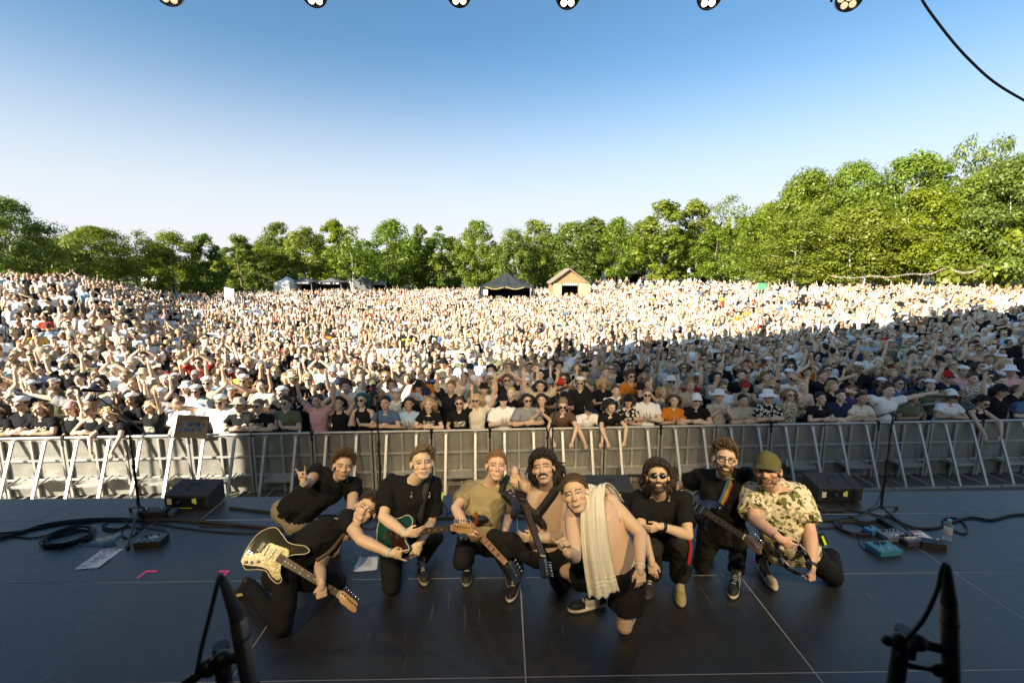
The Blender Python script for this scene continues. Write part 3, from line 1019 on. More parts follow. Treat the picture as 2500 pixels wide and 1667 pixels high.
def scalp_dir(rng, back=True):
    while True:
        d = V((rng.gauss(0, 1), rng.gauss(0, 1), rng.gauss(0, 1))).normalized()
        p = V((d.x * .083, .018 + d.y * .098, .037 + d.z * .092))
        t = max(0, min(1, (p.y + .085) / .17))
        if p.z > .086 - .165 * t * t * (3 - 2 * t):
            return d, p
def hair_mesh(M, s=1.0, style="crop", seed=1, n=420, hl=0.0, vol=0.012, thin=1.0):
    """hair as a close cap with many tapered locks growing from it"""
    rng = random.Random(seed)
    mb = MB()
    vs, fs = [], []
    nu, nv = 64, 40
    for j in range(nv + 1):
        t = math.pi * j / nv
        for i in range(nu):
            a = 2 * math.pi * i / nu
            d = V((math.sin(t) * math.cos(a), math.sin(t) * math.sin(a), math.cos(t)))
            q = V((d.x * .081, .018 + d.y * .096, .037 + d.z * .090))
            tt = max(0, min(1, (q.y + .085) / .17))
            zl = .084 + hl - .165 * tt * tt * (3 - 2 * tt)
            zl += .010 * noise.noise(V((q.x * 55, q.y * 55, seed)))
            k = max(-1, min(1, (q.z - zl) / (.034 if q.z > zl else .014)))
            g = vol * (0.8 + 0.5 * noise.noise(d * 4 + V((seed, 0, 0))) + 0.45 * noise.noise(V((d.x * 13, d.y * 9, d.z * 9 + seed))))
            q = q + d * (g if k > 0 else 0) * max(0, k) + d * (-.022 if k <= 0 else 0) * (-k if k < 0 else 0)
            vs.append(M @ (q * s))
    for j in range(nv):
        for i in range(nu):
            fs.append((j * nu + i, (j + 1) * nu + i, (j + 1) * nu + (i + 1) % nu, j * nu + (i + 1) % nu))
    mb.add(vs, fs)
    for _ in range(n):
        d, p = scalp_dir(rng)
        if hl and p.z < .094 + hl - .165 * sm((p.y + .085) / .17):
            continue
        rv = V((rng.gauss(0, 1), rng.gauss(0, 1), rng.gauss(0, 1)))
        p = p + d * vol * 0.4
        tg = rv - d * rv.dot(d)
        comb = (V((.25, -.75, .1)) + V((p.x * 4, 0, 0)))
        comb = comb - d * comb.dot(d)
        if style == "crop":
            e = p + (d * .28 + comb * .8 + tg * .16) * rng.uniform(.018, .034); mid = (p + e) / 2 + d * .004; r = .0040
        elif style == "messy":
            e = p + (d * .62 + V((0, -.12, .40)) + tg * .30) * rng.uniform(.026, .055); mid = (p + e) / 2 + d * .004 + tg * .003; r = .0045
        elif style == "tall":
            e = p + (d * .40 + V((-.25, -.25, .75)) + tg * .18) * rng.uniform(.022, .046) * (1 if p.z > .07 else .3); mid = (p + e) / 2 + d * .010; r = .0050
        elif style == "sweep":
            e = p + (d * .15 + V((.7, -.3, .1)) + tg * .12) * rng.uniform(.03, .055) * (1 if p.z > .07 else .35); mid = (p + e) / 2 + d * .012; r = .0048
        elif style == "curl":
            e = p + (d * .45 + tg * .6) * rng.uniform(.02, .038); mid = p + d * .022 + tg * .008; r = .010
        elif style == "long":       # shoulder length, falls behind and beside the face
            if p.y < -.035 and p.z > .05:
                e = p + (V((d.x * .9 + math.copysign(.5, d.x), .35, -.05)) + tg * .1) * .06; mid = (p + e) / 2 + d * .014; r = .008
            else:
                L = rng.uniform(.08, .17)
                o = V((d.x * .045, .012 + max(.0, d.y) * .03, 0))
                e = V((p.x * 1.15 + o.x, max(p.y, -.02) + o.y + .012, p.z - L)) + rv * .010
                mid = (p + e) / 2 + V((d.x * .026, .008 + d.y * .02, .015)) + rv * .012; r = .0075
        elif style == "mullet":
            if p.y > .03 and p.z < .05:
                e = p + V((d.x * .05, .03, -rng.uniform(.05, .11))) + rv * .010; mid = (p + e) / 2 + d * .020 + rv * .005
            else:
                e = p + (d * .40 + V((0, -.25, .15)) + tg * .55) * rng.uniform(.02, .036); mid = p + d * .020 + tg * .012
            r = .0068
        r *= thin
        mb.tube([M @ (p * s), M @ (mid * s), M @ (e * s)], [r * s, r * .9 * s, r * .25 * s], 5)
    return mb.mesh("hair", (M_hair,))
def hand_prims(mb, w, d, th, right, pose, s=1.0, fr=.0085):
    """palm, four separate fingers of unequal length and a thumb; d points along the palm, th to the thumb side"""
    d = V(d).normalized()
    th = V(th); th = (th - d * th.dot(d)).normalized()
    n = th.cross(d) if right else d.cross(th)      # palm side
    R = Matrix((th, d, n)).transposed()
    mb.cap(w - d * .02, w + d * .025, .026 * s, .029 * s, 12)
    mb.ell(w + d * .055 * s, (.041 * s, .050 * s, .016 * s), R, 16, 10)
    mb.cap(w + d * .088 * s - th * .028 * s, w + d * .092 * s + th * .028 * s, .0125 * s, .0125 * s, 10)
    curl = {"horns": (6, 95, 95, 6), "relax": (22, 28, 34, 40), "grip": (62, 66, 70, 72), "open": (6, 5, 6, 10), "fist": (88, 90, 92, 94), "point": (8, 60, 75, 80), "flat": (2, 2, 3, 4)}[pose]
    spread = {"horns": (12, 2, -2, -16), "open": (9, 3, -4, -13)}.get(pose, (4, 1, -2, -6))
    L = (.074, .082, .077, .060)
    for i in range(4):
        b = w + d * (.092 - .006 * abs(i - 1)) * s + th * (.030 - .020 * i) * s
        a = rad(spread[i])
        dd = (d * math.cos(a) + th * math.sin(a)).normalized()
        ax = dd.cross(n)
        ang = 0
        c = curl[i]
        for seg, (fl, fc) in enumerate(((.44, .85), (.32, 1.0), (.24, .6))):
            ang += c * fc
            v = dd * math.cos(rad(ang)) + n * math.sin(rad(ang))
            e = b + v * L[i] * fl * s
            r0 = fr * s * (1.08 - .12 * seg)
            mb.cap(b, e, r0, r0 * .92, 9)
            b = e
    b = w + d * .028 * s + th * .028 * s + n * .004
    if pose in ("horns", "fist"):
        pts = [b, b + (d * .6 + th * .35 + n * .5) * .042 * s, b + (d * .75 - th * .15 + n * .75) * .066 * s]
    elif pose == "grip":
        pts = [b, b + (d * .7 + th * .6 + n * .4) * .040 * s, b + (d * .95 + th * .2 + n * .9) * .062 * s]
    elif pose == "open":
        pts = [b, b + (d * .55 + th * .85) * .042 * s, b + (d * .62 + th * .8) * .074 * s]
    else:
        pts = [b, b + (d * .8 + th * .55 + n * .15) * .040 * s, b + (d * .95 + th * .35 + n * .25) * .070 * s]
    mb.cap(pts[0], pts[1], .0135 * s, .0105 * s, 9); mb.cap(pts[1], pts[2], .0105 * s, .0085 * s, 9)
def spine(J, n=8, bend=0.0):
    P, C = J["P"], J["C"]
    hx = (J["HL"] - J["HR"]).normalized()
    sx = (J["SL"] - J["SR"]).normalized()
    ax = (C - P)
    fr = hx.cross(ax).normalized()
    mid = (P + C) / 2 - fr * bend * -1.0
    out = []
    for i in range(n):
        t = -.14 + 1.2 * i / (n - 1)
        tt = max(0, min(1, t))
        p = P * (1 - t) ** 2 + mid * 2 * t * (1 - t) + C * t * t
        d = ((mid - P) * 2 * (1 - tt) + (C - mid) * 2 * tt).normalized()
        x = (hx * (1 - tt) + sx * tt)
        x = (x - d * x.dot(d)).normalized()
        y = d.cross(x)
        out.append((p, x, y, t))
    return out
def interp(t, ks, vs):
    return float(np.interp(t, ks, vs))
TK = (-.14, 0, .28, .55, .80, .95, 1.06)
TW = (.125, .168, .150, .160, .178, .158, .085)
TD = (.085, .118, .108, .118, .122, .098, .062)
def torso_prims(mb, J, bulk=1.0, off=0.0, bend=0.0, t0=-.2, t1=1.2, w=1.0, belly=0.0):
    sp = [q for q in spine(J, 20, bend) if t0 <= q[3] <= t1]
    rx = [interp(q[3], TK, TW) * bulk * w + off for q in sp]
    ry = [(interp(q[3], TK, TD) + belly * math.exp(-((q[3] - .25) / .25) ** 2)) * bulk + off for q in sp]
    mb.loft([q[0] for q in sp], [q[1] for q in sp], [q[2] for q in sp], rx, ry, 22, pw=2.3)
def pec_points(J):
    up = (J["C"] - J["P"]).normalized()
    sx = (J["SL"] - J["SR"]); sx = (sx - up * sx.dot(up)).normalized()
    f = sx.cross(up)
    if f.dot(CAM - J["C"]) < 0: f = -f
    b = J["C"] - up * .135
    return [(b + f * .085 + sx * .075 * k, f, sx) for k in (-1, 1)]
def body_mesh(J, hd, hands, bulk=1.0, bend=0.0, voxel=.0055, fem=False, hs=1.0, legs=True, arm=1.0, belly=0.0, jaw=1.0, smooth=3, fr=.0085, nose=1.0, pecs=False):
    mb = MB()
    w = .88 if fem else 1.0
    torso_prims(mb, J, bulk, 0, bend, w=w, belly=belly)
    C = J["C"]
    a = arm * (.86 if fem else 1.0)
    hb = hd @ V((0, .022, -.075))
    up = (hb - C).normalized()
    mb.cap(C - up * .03, hb, .066 * w, .056 * w, 16)
    for sd in "LR":
        S, E, W = J["S" + sd], J["E" + sd], J["W" + sd]
        mb.cap(C + up * .035, S, .052 * a, .050 * a)
        mb.ell(S, (.062 * a, .062 * a, .062 * a))
        m = S + (E - S) * .42
        mb.cap(S, m, .056 * a, .053 * a); mb.cap(m, E, .053 * a, .041 * a)
        m = E + (W - E) * .32
        mb.cap(E, m, .042 * a, .045 * a); mb.cap(m, W, .045 * a, .0285 * a)
        h = hands.get(sd)
        if h:
            hand_prims(mb, W, h[0], h[1], sd == "R", h[2], .95 * (0.92 if fem else 1.0), fr)
    if pecs:
        for q in pec_points(J):
            mb.ell(q[0] - q[1] * .012, (.078, .036, .056), Matrix((q[2], q[1], q[1].cross(q[2]) * -1)).transposed())
        sp_ = spine(J, 8, bend)
        for t_ in (.18, .40):
            p_ = J["P"] + (J["C"] - J["P"]) * t_
            q = pec_points(J)[0]
            mb.ell(p_ + q[1] * .075, (.085, .050, .075), Matrix((q[2], q[1], q[1].cross(q[2]) * -1)).transposed())
    if legs:
        for sd in "LR":
            H, K, A = J["H" + sd], J["K" + sd], J["A" + sd]
            mb.ell(H, (.10, .10, .10))
            mb.cap(H, K, .088 * bulk, .060)
            mb.ell(K, (.061, .061, .061))
            m = K + (A - K) * .3
            mb.cap(K, m, .057, .060); mb.cap(m, A, .060, .040)
    head_prims(mb, hd, hs, jaw, nose)
    return blob(mb, "body", voxel, smooth, .006 if voxel < .008 else 0, .11, mats=(M_skin,))
def shirt_mesh(J, hd, bulk=1.0, bend=0.06, sleeve=.55, voxel=.009, off=.014, disp=.02, fem=False, tank=False, t0=-.06, belly=0.0, loose=1.0, mats=None, arm=1.0, dscale=.10):
    mb = MB()
    w = .90 if fem else 1.0
    torso_prims(mb, J, bulk, off, bend, t0, 1.035, w=w, belly=belly)
    C = J["C"]
    up = (hd @ V((0, .022, -.075)) - C).normalized()
    a = arm * (.88 if fem else 1.0)
    for sd in "LR":
        S, E, W = J["S" + sd], J["E" + sd], J["W" + sd]
        if tank:
            mb.cap(C + up * .02 + (S - C) * .35, C + (S - C) * .62, .052, .045)
            continue
        mb.cap(C + up * .018 + (S - C) * .18, S, .058 * a + off * .5, .052 * a + off)
        mb.ell(S, ((.064 + off * .9) * a,) * 3)
        if sleeve <= 1.0:
            e = S + (E - S) * sleeve
            mb.cap(S, e, .062 * a + off, (.060 * a + off) * loose, 18, ends=(1, 0))
        else:
            mb.cap(S, E, .060 * a + off, .048 * a + off, 18)
            mb.cap(E, E + (W - E) * (sleeve - 1), .048 * a + off, .036 * a + off, 18, ends=(1, 0))
    return blob(mb, "shirt", voxel, 3, disp, dscale, mats=mats or (M_cloth,))
def pants_mesh(J, bulk=1.0, bend=0.06, voxel=.010, off=.014, length=1.93, disp=.022, fem=False, legs=True, mats=None, loose=1.0, top=.05):
    mb = MB()
    torso_prims(mb, J, bulk, off - (.004 if top < .1 else -.006), bend, -.2, top, w=.95 if fem else 1.0)
    for sd in "LR":
        H, K, A = J["H" + sd], J["K" + sd], J["A" + sd]
        mb.ell(H, (.105 + off,) * 3)
        if length <= 1:
            mb.cap(H, H + (K - H) * length, .094 * bulk + off, (.088 + off) * loose, 18, ends=(1, 0))
        else:
            mb.cap(H, K, .092 * bulk + off, .064 + off)
            mb.ell(K, (.064 + off,) * 3)
            mb.cap(K, K + (A - K) * (length - 1), .062 + off, (.050 + off) * loose, 18, ends=(1, 0))
    return blob(mb, "trousers", voxel, 3, disp, .09, mats=mats or (M_cloth,))
def shoe_mesh(A, T, up=(0, 0, 1), upper=(0.02, 0.02, 0.02), sole=(0.6, 0.58, 0.5), toe=None, side=None, stripes=None, voxel=.006, s=1.0):
    """A ankle, T point of the toe on the ground"""
    u = V(up).normalized()
    d = (V(T) - A); d = (d - u * d.dot(u)).normalized()
    x = d.cross(u)
    M = frame(x, d, u, A - u * .085 * s)
    L = .27 * s
    y0 = -.065 * s
    mb = MB()
    out = [(-.036, -.02), (-.040, .06), (-.046, .16), (-.040, .22), (-.015, .262), (.018, .262), (.042, .22), (.046, .15), (.036, .06), (.036, -.02), (.015, -.052), (-.015, -.052)]
    out = [(q.x * s, q.y * s - .01) for q in spline([(a, b, 0) for a, b in out], 4, True)]
    mb.prism(out[::-1], 0, .028 * s, .004, M)
    P = lambda *q: M @ (V(q) * s)
    mb.cap(P(0, -.015, .05), P(0, .0, .10), .036 * s, .038 * s)
    mb.cap(P(0, 0, .055), P(0, .11, .045), .040 * s, .038 * s)
    mb.cap(P(0, .03, .085), P(0, .13, .05), .030 * s, .026 * s)
    mb.ell(P(0, .17, .036), (.042 * s, .075 * s, .032 * s), M.to_3x3())
    me = blob(mb, "shoe", voxel, 2, mats=(M_paint,))
    co = coords(me)
    Mi = np.array(M.inverted())
    p = (co @ Mi[:3, :3].T + Mi[:3, 3]) / s
    c = np.ones((len(co), 4), np.float32)
    c[:, :3] = upper
    if side is not None:
        c[(np.abs(p[:, 0]) > .022) & (p[:, 2] < .075) & (p[:, 1] > .02) & (p[:, 1] < .13), :3] = side
    if toe is not None:
        c[(p[:, 1] > .165) & (p[:, 2] > .03), :3] = toe
    if stripes is not None:
        k = p[:, 1] + .5 * p[:, 2]
        c[(np.abs(p[:, 0]) > .024) & (np.mod(k, .026) < .012) & (k > .05) & (k < .125), :3] = stripes
    lac = (np.abs(p[:, 0]) < .018) & (p[:, 1] > .05) & (p[:, 1] < .15) & (np.mod(p[:, 1], .022) < .008) & (p[:, 2] > .05)
    c[lac, :3] = (0.6, 0.58, 0.5) if stripes is not None or upper[0] < .1 else (0.3, .28, .25)
    c[p[:, 2] < .027, :3] = sole
    set_feat(me, c)
    return me
def beard_mesh(M, s=1.0, seed=1, n=900, L=.014, must=True):
    """short hairs growing over jaw, chin and upper lip"""
    rng = random.Random(seed)
    mb = MB()
    for _ in range(n):
        u = rng.uniform(-1, 1); v = rng.random()
        a = u * 1.45
        x = math.sin(a) * .060; y = -.022 - math.cos(a) * .063
        z = -.040 - .062 * v - .006 * (1 - abs(u))
        if abs(u) > .75: z = .010 - .10 * v
        elif abs(x) < .026 and -.078 < z < -.046: continue
        k = 1 - .28 * max(0, (-.070 - z) / .035)
        p = V((x * k, y * (1 - .12 * max(0, (-.08 - z) / .03)), z))
        if must and rng.random() < .22:
            x = rng.uniform(-.030, .030); p = V((x, -.099 + abs(x) * .35, -.043 - abs(x) * .20))
        d = V((p.x, p.y + .02, -.03)).normalized()
        e = p + (d * .45 + V((0, 0, -.7)) + V((rng.gauss(0, 1), rng.gauss(0, 1), rng.gauss(0, 1))) * .2) * rng.uniform(.6, 1.2) * L
        mb.tube([M @ (p * s), M @ (e * s)], [.0030 * s, .0010 * s], 4)
    return mb.mesh("beard", (M_hair,))
def glasses_mesh(M, s=1.0, dark=True, big=1.0):
    mb = MB()
    P = lambda x, y, z: M @ (V((x, y, z)) * s)
    R = M.to_3x3()
    for k in (-1, 1):
        pts = []
        for i in range(18):
            a = 2 * math.pi * i / 18
            pts.append((.032 * k + .023 * big * math.cos(a), -.101 + .010 * abs(.032 * k + .02 * math.cos(a)) / .05, .006 + .018 * big * math.sin(a)))
        mb.tube([P(*q) for q in pts], .0026 * s, 6, 0, True)
        if dark:
            mb.add([P(*q) for q in pts] + [P(.032 * k, -.107, .006)], [(i, (i + 1) % 18, 18) for i in range(18)], 1)
            mb.add([P(q[0], q[1] + .003, q[2]) for q in pts], [tuple(range(17, -1, -1))], 1)
        mb.tube([P(.056 * k, -.088, .010), P(.078 * k, -.05, .012), P(.083 * k, .012, .010)], .0026 * s, 6)
    mb.tube([P(-.010, -.103, .010), P(0, -.106, .013), P(.010, -.103, .010)], .0026 * s, 6)
    return mb.mesh("glasses", (M_rim, M_gloss))
def strap_mesh(pts, nrm, w, t=.004, mats=()):
    """flat band along pts; nrm = outward normals"""
    mb = MB()
    n = len(pts)
    vs, fs = [], []
    for i in range(n):
        d = (pts[min(n - 1, i + 1)] - pts[max(0, i - 1)]).normalized()
        o = V(nrm[i]); o = (o - d * o.dot(d)).normalized()
        x = d.cross(o)
        for a, b in ((-w / 2, 0), (w / 2, 0), (w / 2, t), (-w / 2, t)):
            vs.append(pts[i] + x * a + o * b)
    for i in range(n - 1):
        for k in range(4):
            l = (k + 1) % 4
            fs.append((i * 4 + k, i * 4 + l, i * 4 + 4 + l, i * 4 + 4 + k))
    fs += [(3, 2, 1, 0), tuple(range(n * 4 - 4, n * 4))]
    mb.add(vs, fs)
    return mb.mesh("strap", mats)
def ring_mesh(a, d, r, w=.012, t=.003, m=None, name="wristband"):
    mb = MB()
    d = V(d).normalized()
    x, y = perp(d)
    vs, fs = [], []
    n = 18
    for i in range(n):
        q = 2 * math.pi * i / n
        o = x * math.cos(q) + y * math.sin(q)
        for rr, h in ((r, -w / 2), (r + t, -w / 2), (r + t, w / 2), (r, w / 2)):
            vs.append(a + o * rr + d * h)
    for i in range(n):
        j = (i + 1) % n
        for k in range(4):
            l = (k + 1) % 4
            fs.append((i * 4 + k, j * 4 + k, j * 4 + l, i * 4 + l))
    return mb.add(vs, fs).mesh(name, (m,) if m else ())
# ================================================================ THE BAND
DBG = []
LEN = dict(C=.51, S=.175, E=.30, W=.27, K=.45, A=.43, Hd=.26)
def solve(sp):
    J = {}
    J["P"] = at_z(*sp["P"])
    def get(k, base, L):
        q = sp[k]
        if q[0] == 'z':
            p = at_z(q[1], q[2], q[3])
        elif q[0] == 'y':
            p = at_y(q[1], q[2], q[3])
        else:
            p = reach(base, q[0], q[1], q[3] if len(q) > 3 else L, q[2])
        J[k] = p
        DBG.append((sp["n"], k, round((p - base).length, 3), tuple(round(c, 2) for c in p)))
        return p
    get("C", J["P"], LEN["C"])
    get("Hd", J["C"], LEN["Hd"])
    for sd in "LR":
        get("S" + sd, J["C"], LEN["S"])
        get("E" + sd, J["S" + sd], LEN["E"])
        get("W" + sd, J["E" + sd], LEN["W"])
    side = (J["SL"] - J["SR"]).normalized()
    hs = sp.get("hips")
    if hs is not None:
        side = V(hs).normalized()
    else:
        ax = (J["C"] - J["P"]).normalized()
        side = (side - ax * side.dot(ax)).normalized()
    J["HL"] = J["P"] + side * .095
    J["HR"] = J["P"] - side * .095
    for sd in "LR":
        q = sp["A" + sd]
        A = get("A" + sd, J["P"], 1)
        q = sp["K" + sd]
        if q[0] == 'z':
            get("K" + sd, J["H" + sd], 1)
        else:                                   # the knee's depth that suits both thigh and shin
            d = ray(q[0], q[1]); best = None
            t0 = (A - CAM).length
            for i in range(-80, 60):
                p = CAM + d * (t0 + i * .01)
                e = ((p - J["H" + sd]).length - LEN["K"]) ** 2 + ((p - A).length - LEN["A"]) ** 2
                if best is None or e < best[0]:
                    best = (e, p)
            J["K" + sd] = best[1]
            DBG.append((sp["n"], "K" + sd, round((best[1] - J["H" + sd]).length, 3), tuple(round(c, 2) for c in best[1]), "shin", round((best[1] - A).length, 3)))
    return J
UPV = CAMR @ V((0, 1, 0)); RGT = CAMR @ V((1, 0, 0)); TOW = CAMR @ V((0, 0, 1))
def cdir(r, u, t):
    """direction given as (image right, image up, towards the camera)"""
    return (RGT * r + UPV * u + TOW * t).normalized()
def person(sp, label, skin=SKINC):
    J = solve(sp)
    h = sp.get("head", {})
    hd = head_matrix(J["Hd"], roll=h.get("roll", 0), yaw=h.get("yaw", 0), pitch=h.get("pitch", 0))
    hs = h.get("s", 1.0) * 1.06
    bulk, bend = sp.get("bulk", 1.0), sp.get("bend", .06)
    me = body_mesh(J, hd, sp["hands"], bulk, bend, sp.get("voxel", .0052), hs=hs, arm=sp.get("arm", 1.0), belly=sp.get("belly", 0), jaw=h.get("jaw", 1.0), pecs=sp.get("pecs", False))
    rg = paint_face(me, hd, hs, **h.get("paint", {}))
    if sp.get("pecs"):
        cc = coords(me)
        for q in pec_points(J):
            c_ = q[0] + q[1] * .02 - (J["C"] - J["P"]).normalized() * .018 + q[2] * .018 * (1 if (q[0] - J["C"]).dot(q[2]) > 0 else -1)
            dd = np.linalg.norm(cc - np.array(c_), axis=1)
            m_ = dd < .024
            rg[m_, :3] = (.36, .17, .13); rg[m_, 3] = np.maximum(rg[m_, 3], .8)
    set_feat(me, rg)
    o = put("person", me, color=skin)
    tag(o, label, "person", "band members crouching on the stage")
    return o, J, hd
def kid(o, name, me, c=None):
    return put(name, me, o, color=c)
def toe(A, ang=0, l=.24):
    d = CAM - A; d.z = 0; d.normalize()
    d = Matrix.Rotation(rad(ang), 3, 'Z') @ d
    return V((A.x + d.x * l, A.y + d.y * l, 0))
BLACK = (0.010, 0.010, 0.011)
PANTS = (0.013, 0.013, 0.014)
SK = (0.56, 0.33, 0.22)
# ---- crouching at the back left, making horns with one hand
sp = dict(n="horns", P=(708, 1262, 0.36), C=(820, 1168, 0), Hd=(838, 1138, -1), SR=(774, 1152, 1), SL=(864, 1184, -1),
          ER=(752, 1180, -1), WR=(741, 1176, -1), EL=(859, 1238, -1), WL=(846, 1290, -1), hips=cdir(.8, -.5, 0.3),
          KR=(745, 1308, -1), AR=('z', 705, 1345, .1), KL=(800, 1320, -1), AL=('z', 820, 1345, .1),
          head=dict(roll=8, yaw=6, pitch=8, jaw=1.08, paint=dict(mouth="pout", brow=(.09, .055, .03), stubble=.42, blush=.45)),
          hands=dict(R=(cdir(-.1, 1, .15), cdir(1, 0, 0), "horns"), L=(cdir(0, -1, 0), cdir(-1, 0, 0), "relax")), arm=1.08)
pA, jA, hA = person(sp, "man in black T-shirt and khaki trousers making horns with his raised hand", (0.57, .39, .28))
kid(pA, "hair", hair_mesh(hA, 1.06, "messy", 3, 1500, .012, .008, thin=.8), (0.10, .062, .030))
kid(pA, "shirt", shirt_mesh(jA, hA, sleeve=.5, off=.024, disp=.045, bend=.06), BLACK)
kid(pA, "trousers", pants_mesh(jA, length=1.95, bend=.06), (0.25, .21, .15))
kid(pA, "wristband", ring_mesh(jA["WR"] + cdir(0, -1, -.6) * .01, cdir(0, .6, .8), .031, .014, .003, mat("cloth_band_mint", (.42, .60, .55), .8)))
pk = MB(); M0 = frame(cdir(.5, .85, 0), cdir(-.85, .5, 0.2), cdir(0, -.15, 1), at_y(690, 1252, 3.93))
pk.bbox((0, 0, 0), (.10, .055, .022), .006, M0.to_3x3(), 0); pk.bbox((0, 0, .012), (.075, .030, .008), .003, M0.to_3x3(), 1)
me = pk.mesh("belt_pack", (M_blk, mat("neon_tape", (.62, .78, .02), .5)), False); put("belt_pack", me, pA).location = M0.translation
# ---- leaning far to the side with the olive guitar
sp = dict(n="olive", P=(690, 1375, 0.44), C=(826, 1284, 0, .50), Hd=(893, 1244, -1, .29), SR=(850, 1268, -1, .12), SL=(806, 1318, 1),
          ER=(880, 1316, -1), WR=(952, 1350, -1), EL=(780, 1384, -1), WL=(785, 1424, -1), hips=cdir(-.35, -1, .15),
          KR=('z', 690, 1526, .08), AR=('z', 604, 1428, .12), KL=('z', 822, 1420, .10), AL=('z', 760, 1380, .1),
          head=dict(roll=37, yaw=-4, pitch=4, paint=dict(mouth="smile", brow=(.05, .03, .02), stubble=.15, blush=.35)),
          hands=dict(R=(cdir(1, -.05, .2), cdir(.1, 1, .1), "horns"), L=(cdir(.12, -1, .2), cdir(-1, -.1, .5), "grip")), arm=1.02, bend=.05)
pB, jB, hB = person(sp, "man in black T-shirt leaning sideways over the olive guitar, pointing horns", (0.60, .42, .30))
kid(pB, "hair", hair_mesh(hB, 1.06, "crop", 5, 1700, 0.002, .010, thin=.9), (0.040, .026, .016))
kid(pB, "shirt", shirt_mesh(jB, hB, sleeve=.42, off=.016, disp=.045, bend=.05), BLACK)
kid(pB, "trousers", pants_mesh(jB, length=1.97, bend=.05), PANTS)
kid(pB, "shoe", shoe_mesh(jB["AR"] + V((0, 0, .02)), at_z(572, 1436, .02), cdir(-.35, .9, -.1), (.018, .018, .018), (.55, .46, .22)))
kid(pB, "shoe", shoe_mesh(jB["AL"], jB["AL"] + V((-.2, .15, -.05)), V((0, 0, 1))))
kid(pB, "wristband", ring_mesh(jB["WR"] + (jB["ER"] - jB["WR"]).normalized() * .01, jB["ER"] - jB["WR"], .030, .016, .003, mat("cloth_band_mint", (.42, .60, .55), .8)))
# ---- kneeling with the teal guitar
sp = dict(n="teal", P=(985, 1322, 0.42), C=(1006, 1180, -1), Hd=(1030, 1131, -1), SR=(956, 1182, 1), SL=(1056, 1184, 1),
          ER=(936, 1262, -1), WR=(990, 1302, -1), EL=(1053, 1272, 1), WL=(1027, 1322, -1),
          KR=('z', 954, 1428, .08), AR=('z', 968, 1355, .1), KL=(1064, 1310, -1), AL=('z', 1027, 1366, .1),
          head=dict(roll=-3, yaw=6, pitch=3, jaw=1.10, s=1.0, paint=dict(mouth="closed", brow=(.22, .15, .08), blush=.35)),
          hands=dict(R=(cdir(.95, .15, .25), cdir(.1, 1, .2), "relax"), L=(cdir(-.35, -.75, .4), cdir(-.8, .5, .2), "relax")), bulk=1.06, arm=1.04)
pC, jC, hC = person(sp, "smiling man in black T-shirt kneeling with the teal guitar", (0.66, .48, .35))
kid(pC, "hair", hair_mesh(hC, 1.06, "sweep", 9, 1500, .006, .008, thin=.8), (0.13, .095, .055))
kid(pC, "shirt", shirt_mesh(jC, hC, 1.06, sleeve=.80, bend=.06, off=.022, disp=.045, loose=1.12), BLACK)
kid(pC, "trousers", pants_mesh(jC, 1.05, length=1.95), PANTS)
kid(pC, "shoe", shoe_mesh(jC["AL"], toe(jC["AL"], 8), V((0, 0, 1)), (.02, .02, .02), (.30, .28, .22), stripes=(.5, .47, .36)))
kid(pC, "shoe", shoe_mesh(jC["AR"], jC["AR"] + V((0, .15, -.08)), V((0, 0, 1))))
kid(pC, "wristband", ring_mesh(jC["WR"] + (jC["ER"] - jC["WR"]).normalized() * .015, jC["ER"] - jC["WR"], .030, .016, .003, mat("cloth_band_mint", (.42, .60, .55), .8)))
kid(pC, "watch", ring_mesh(jC["WL"] + (jC["EL"] - jC["WL"]).normalized() * .015, jC["EL"] - jC["WL"], .030, .018, .006, mat("watch_steel", (.4, .38, .33), .3, .8)))
# ---- crouching in the khaki T-shirt with the bass
sp = dict(n="khaki", P=(1170, 1322, 0.24), C=(1192, 1186, -1), Hd=(1211, 1137, -1), SR=(1148, 1190, 1), SL=(1239, 1194, 1),
          ER=(1112, 1240, -1), WR=(1140, 1292, -1), EL=(1243, 1255, 1), WL=(1233, 1298, -1),
          KR=(1127, 1368, -1), AR=('z', 1143, 1366, .1), KL=(1238, 1340, -1), AL=('z', 1240, 1374, .1),
          head=dict(roll=3, yaw=8, pitch=4, jaw=.98, paint=dict(mouth="smile", brow=(.20, .11, .05), blush=.55)),
          hands=dict(R=(cdir(.6, -.6, .4), cdir(.6, .7, .2), "relax"), L=(cdir(-.2, -1, .3), cdir(-1, 0, .4), "relax")))
pD, jD, hD = person(sp, "smiling red-cheeked man in khaki T-shirt holding the sunburst bass", (0.62, .41, .31))
kid(pD, "hair", hair_mesh(hD, 1.06, "crop", 12, 1800, .002, .009, thin=.9), (0.24, .14, .065))
kid(pD, "shirt", shirt_mesh(jD, hD, sleeve=.72, bend=.06, off=.016, disp=.045), (0.30, .25, .14))
kid(pD, "trousers", pants_mesh(jD, length=1.93), PANTS)
kid(pD, "shoe", shoe_mesh(jD["AR"], toe(jD["AR"], -5), V((0, 0, 1)), (.02, .02, .022), (.25, .24, .2)))
kid(pD, "shoe", shoe_mesh(jD["AL"], toe(jD["AL"], 10), V((0, 0, 1)), (.02, .02, .022), (.25, .24, .2)))
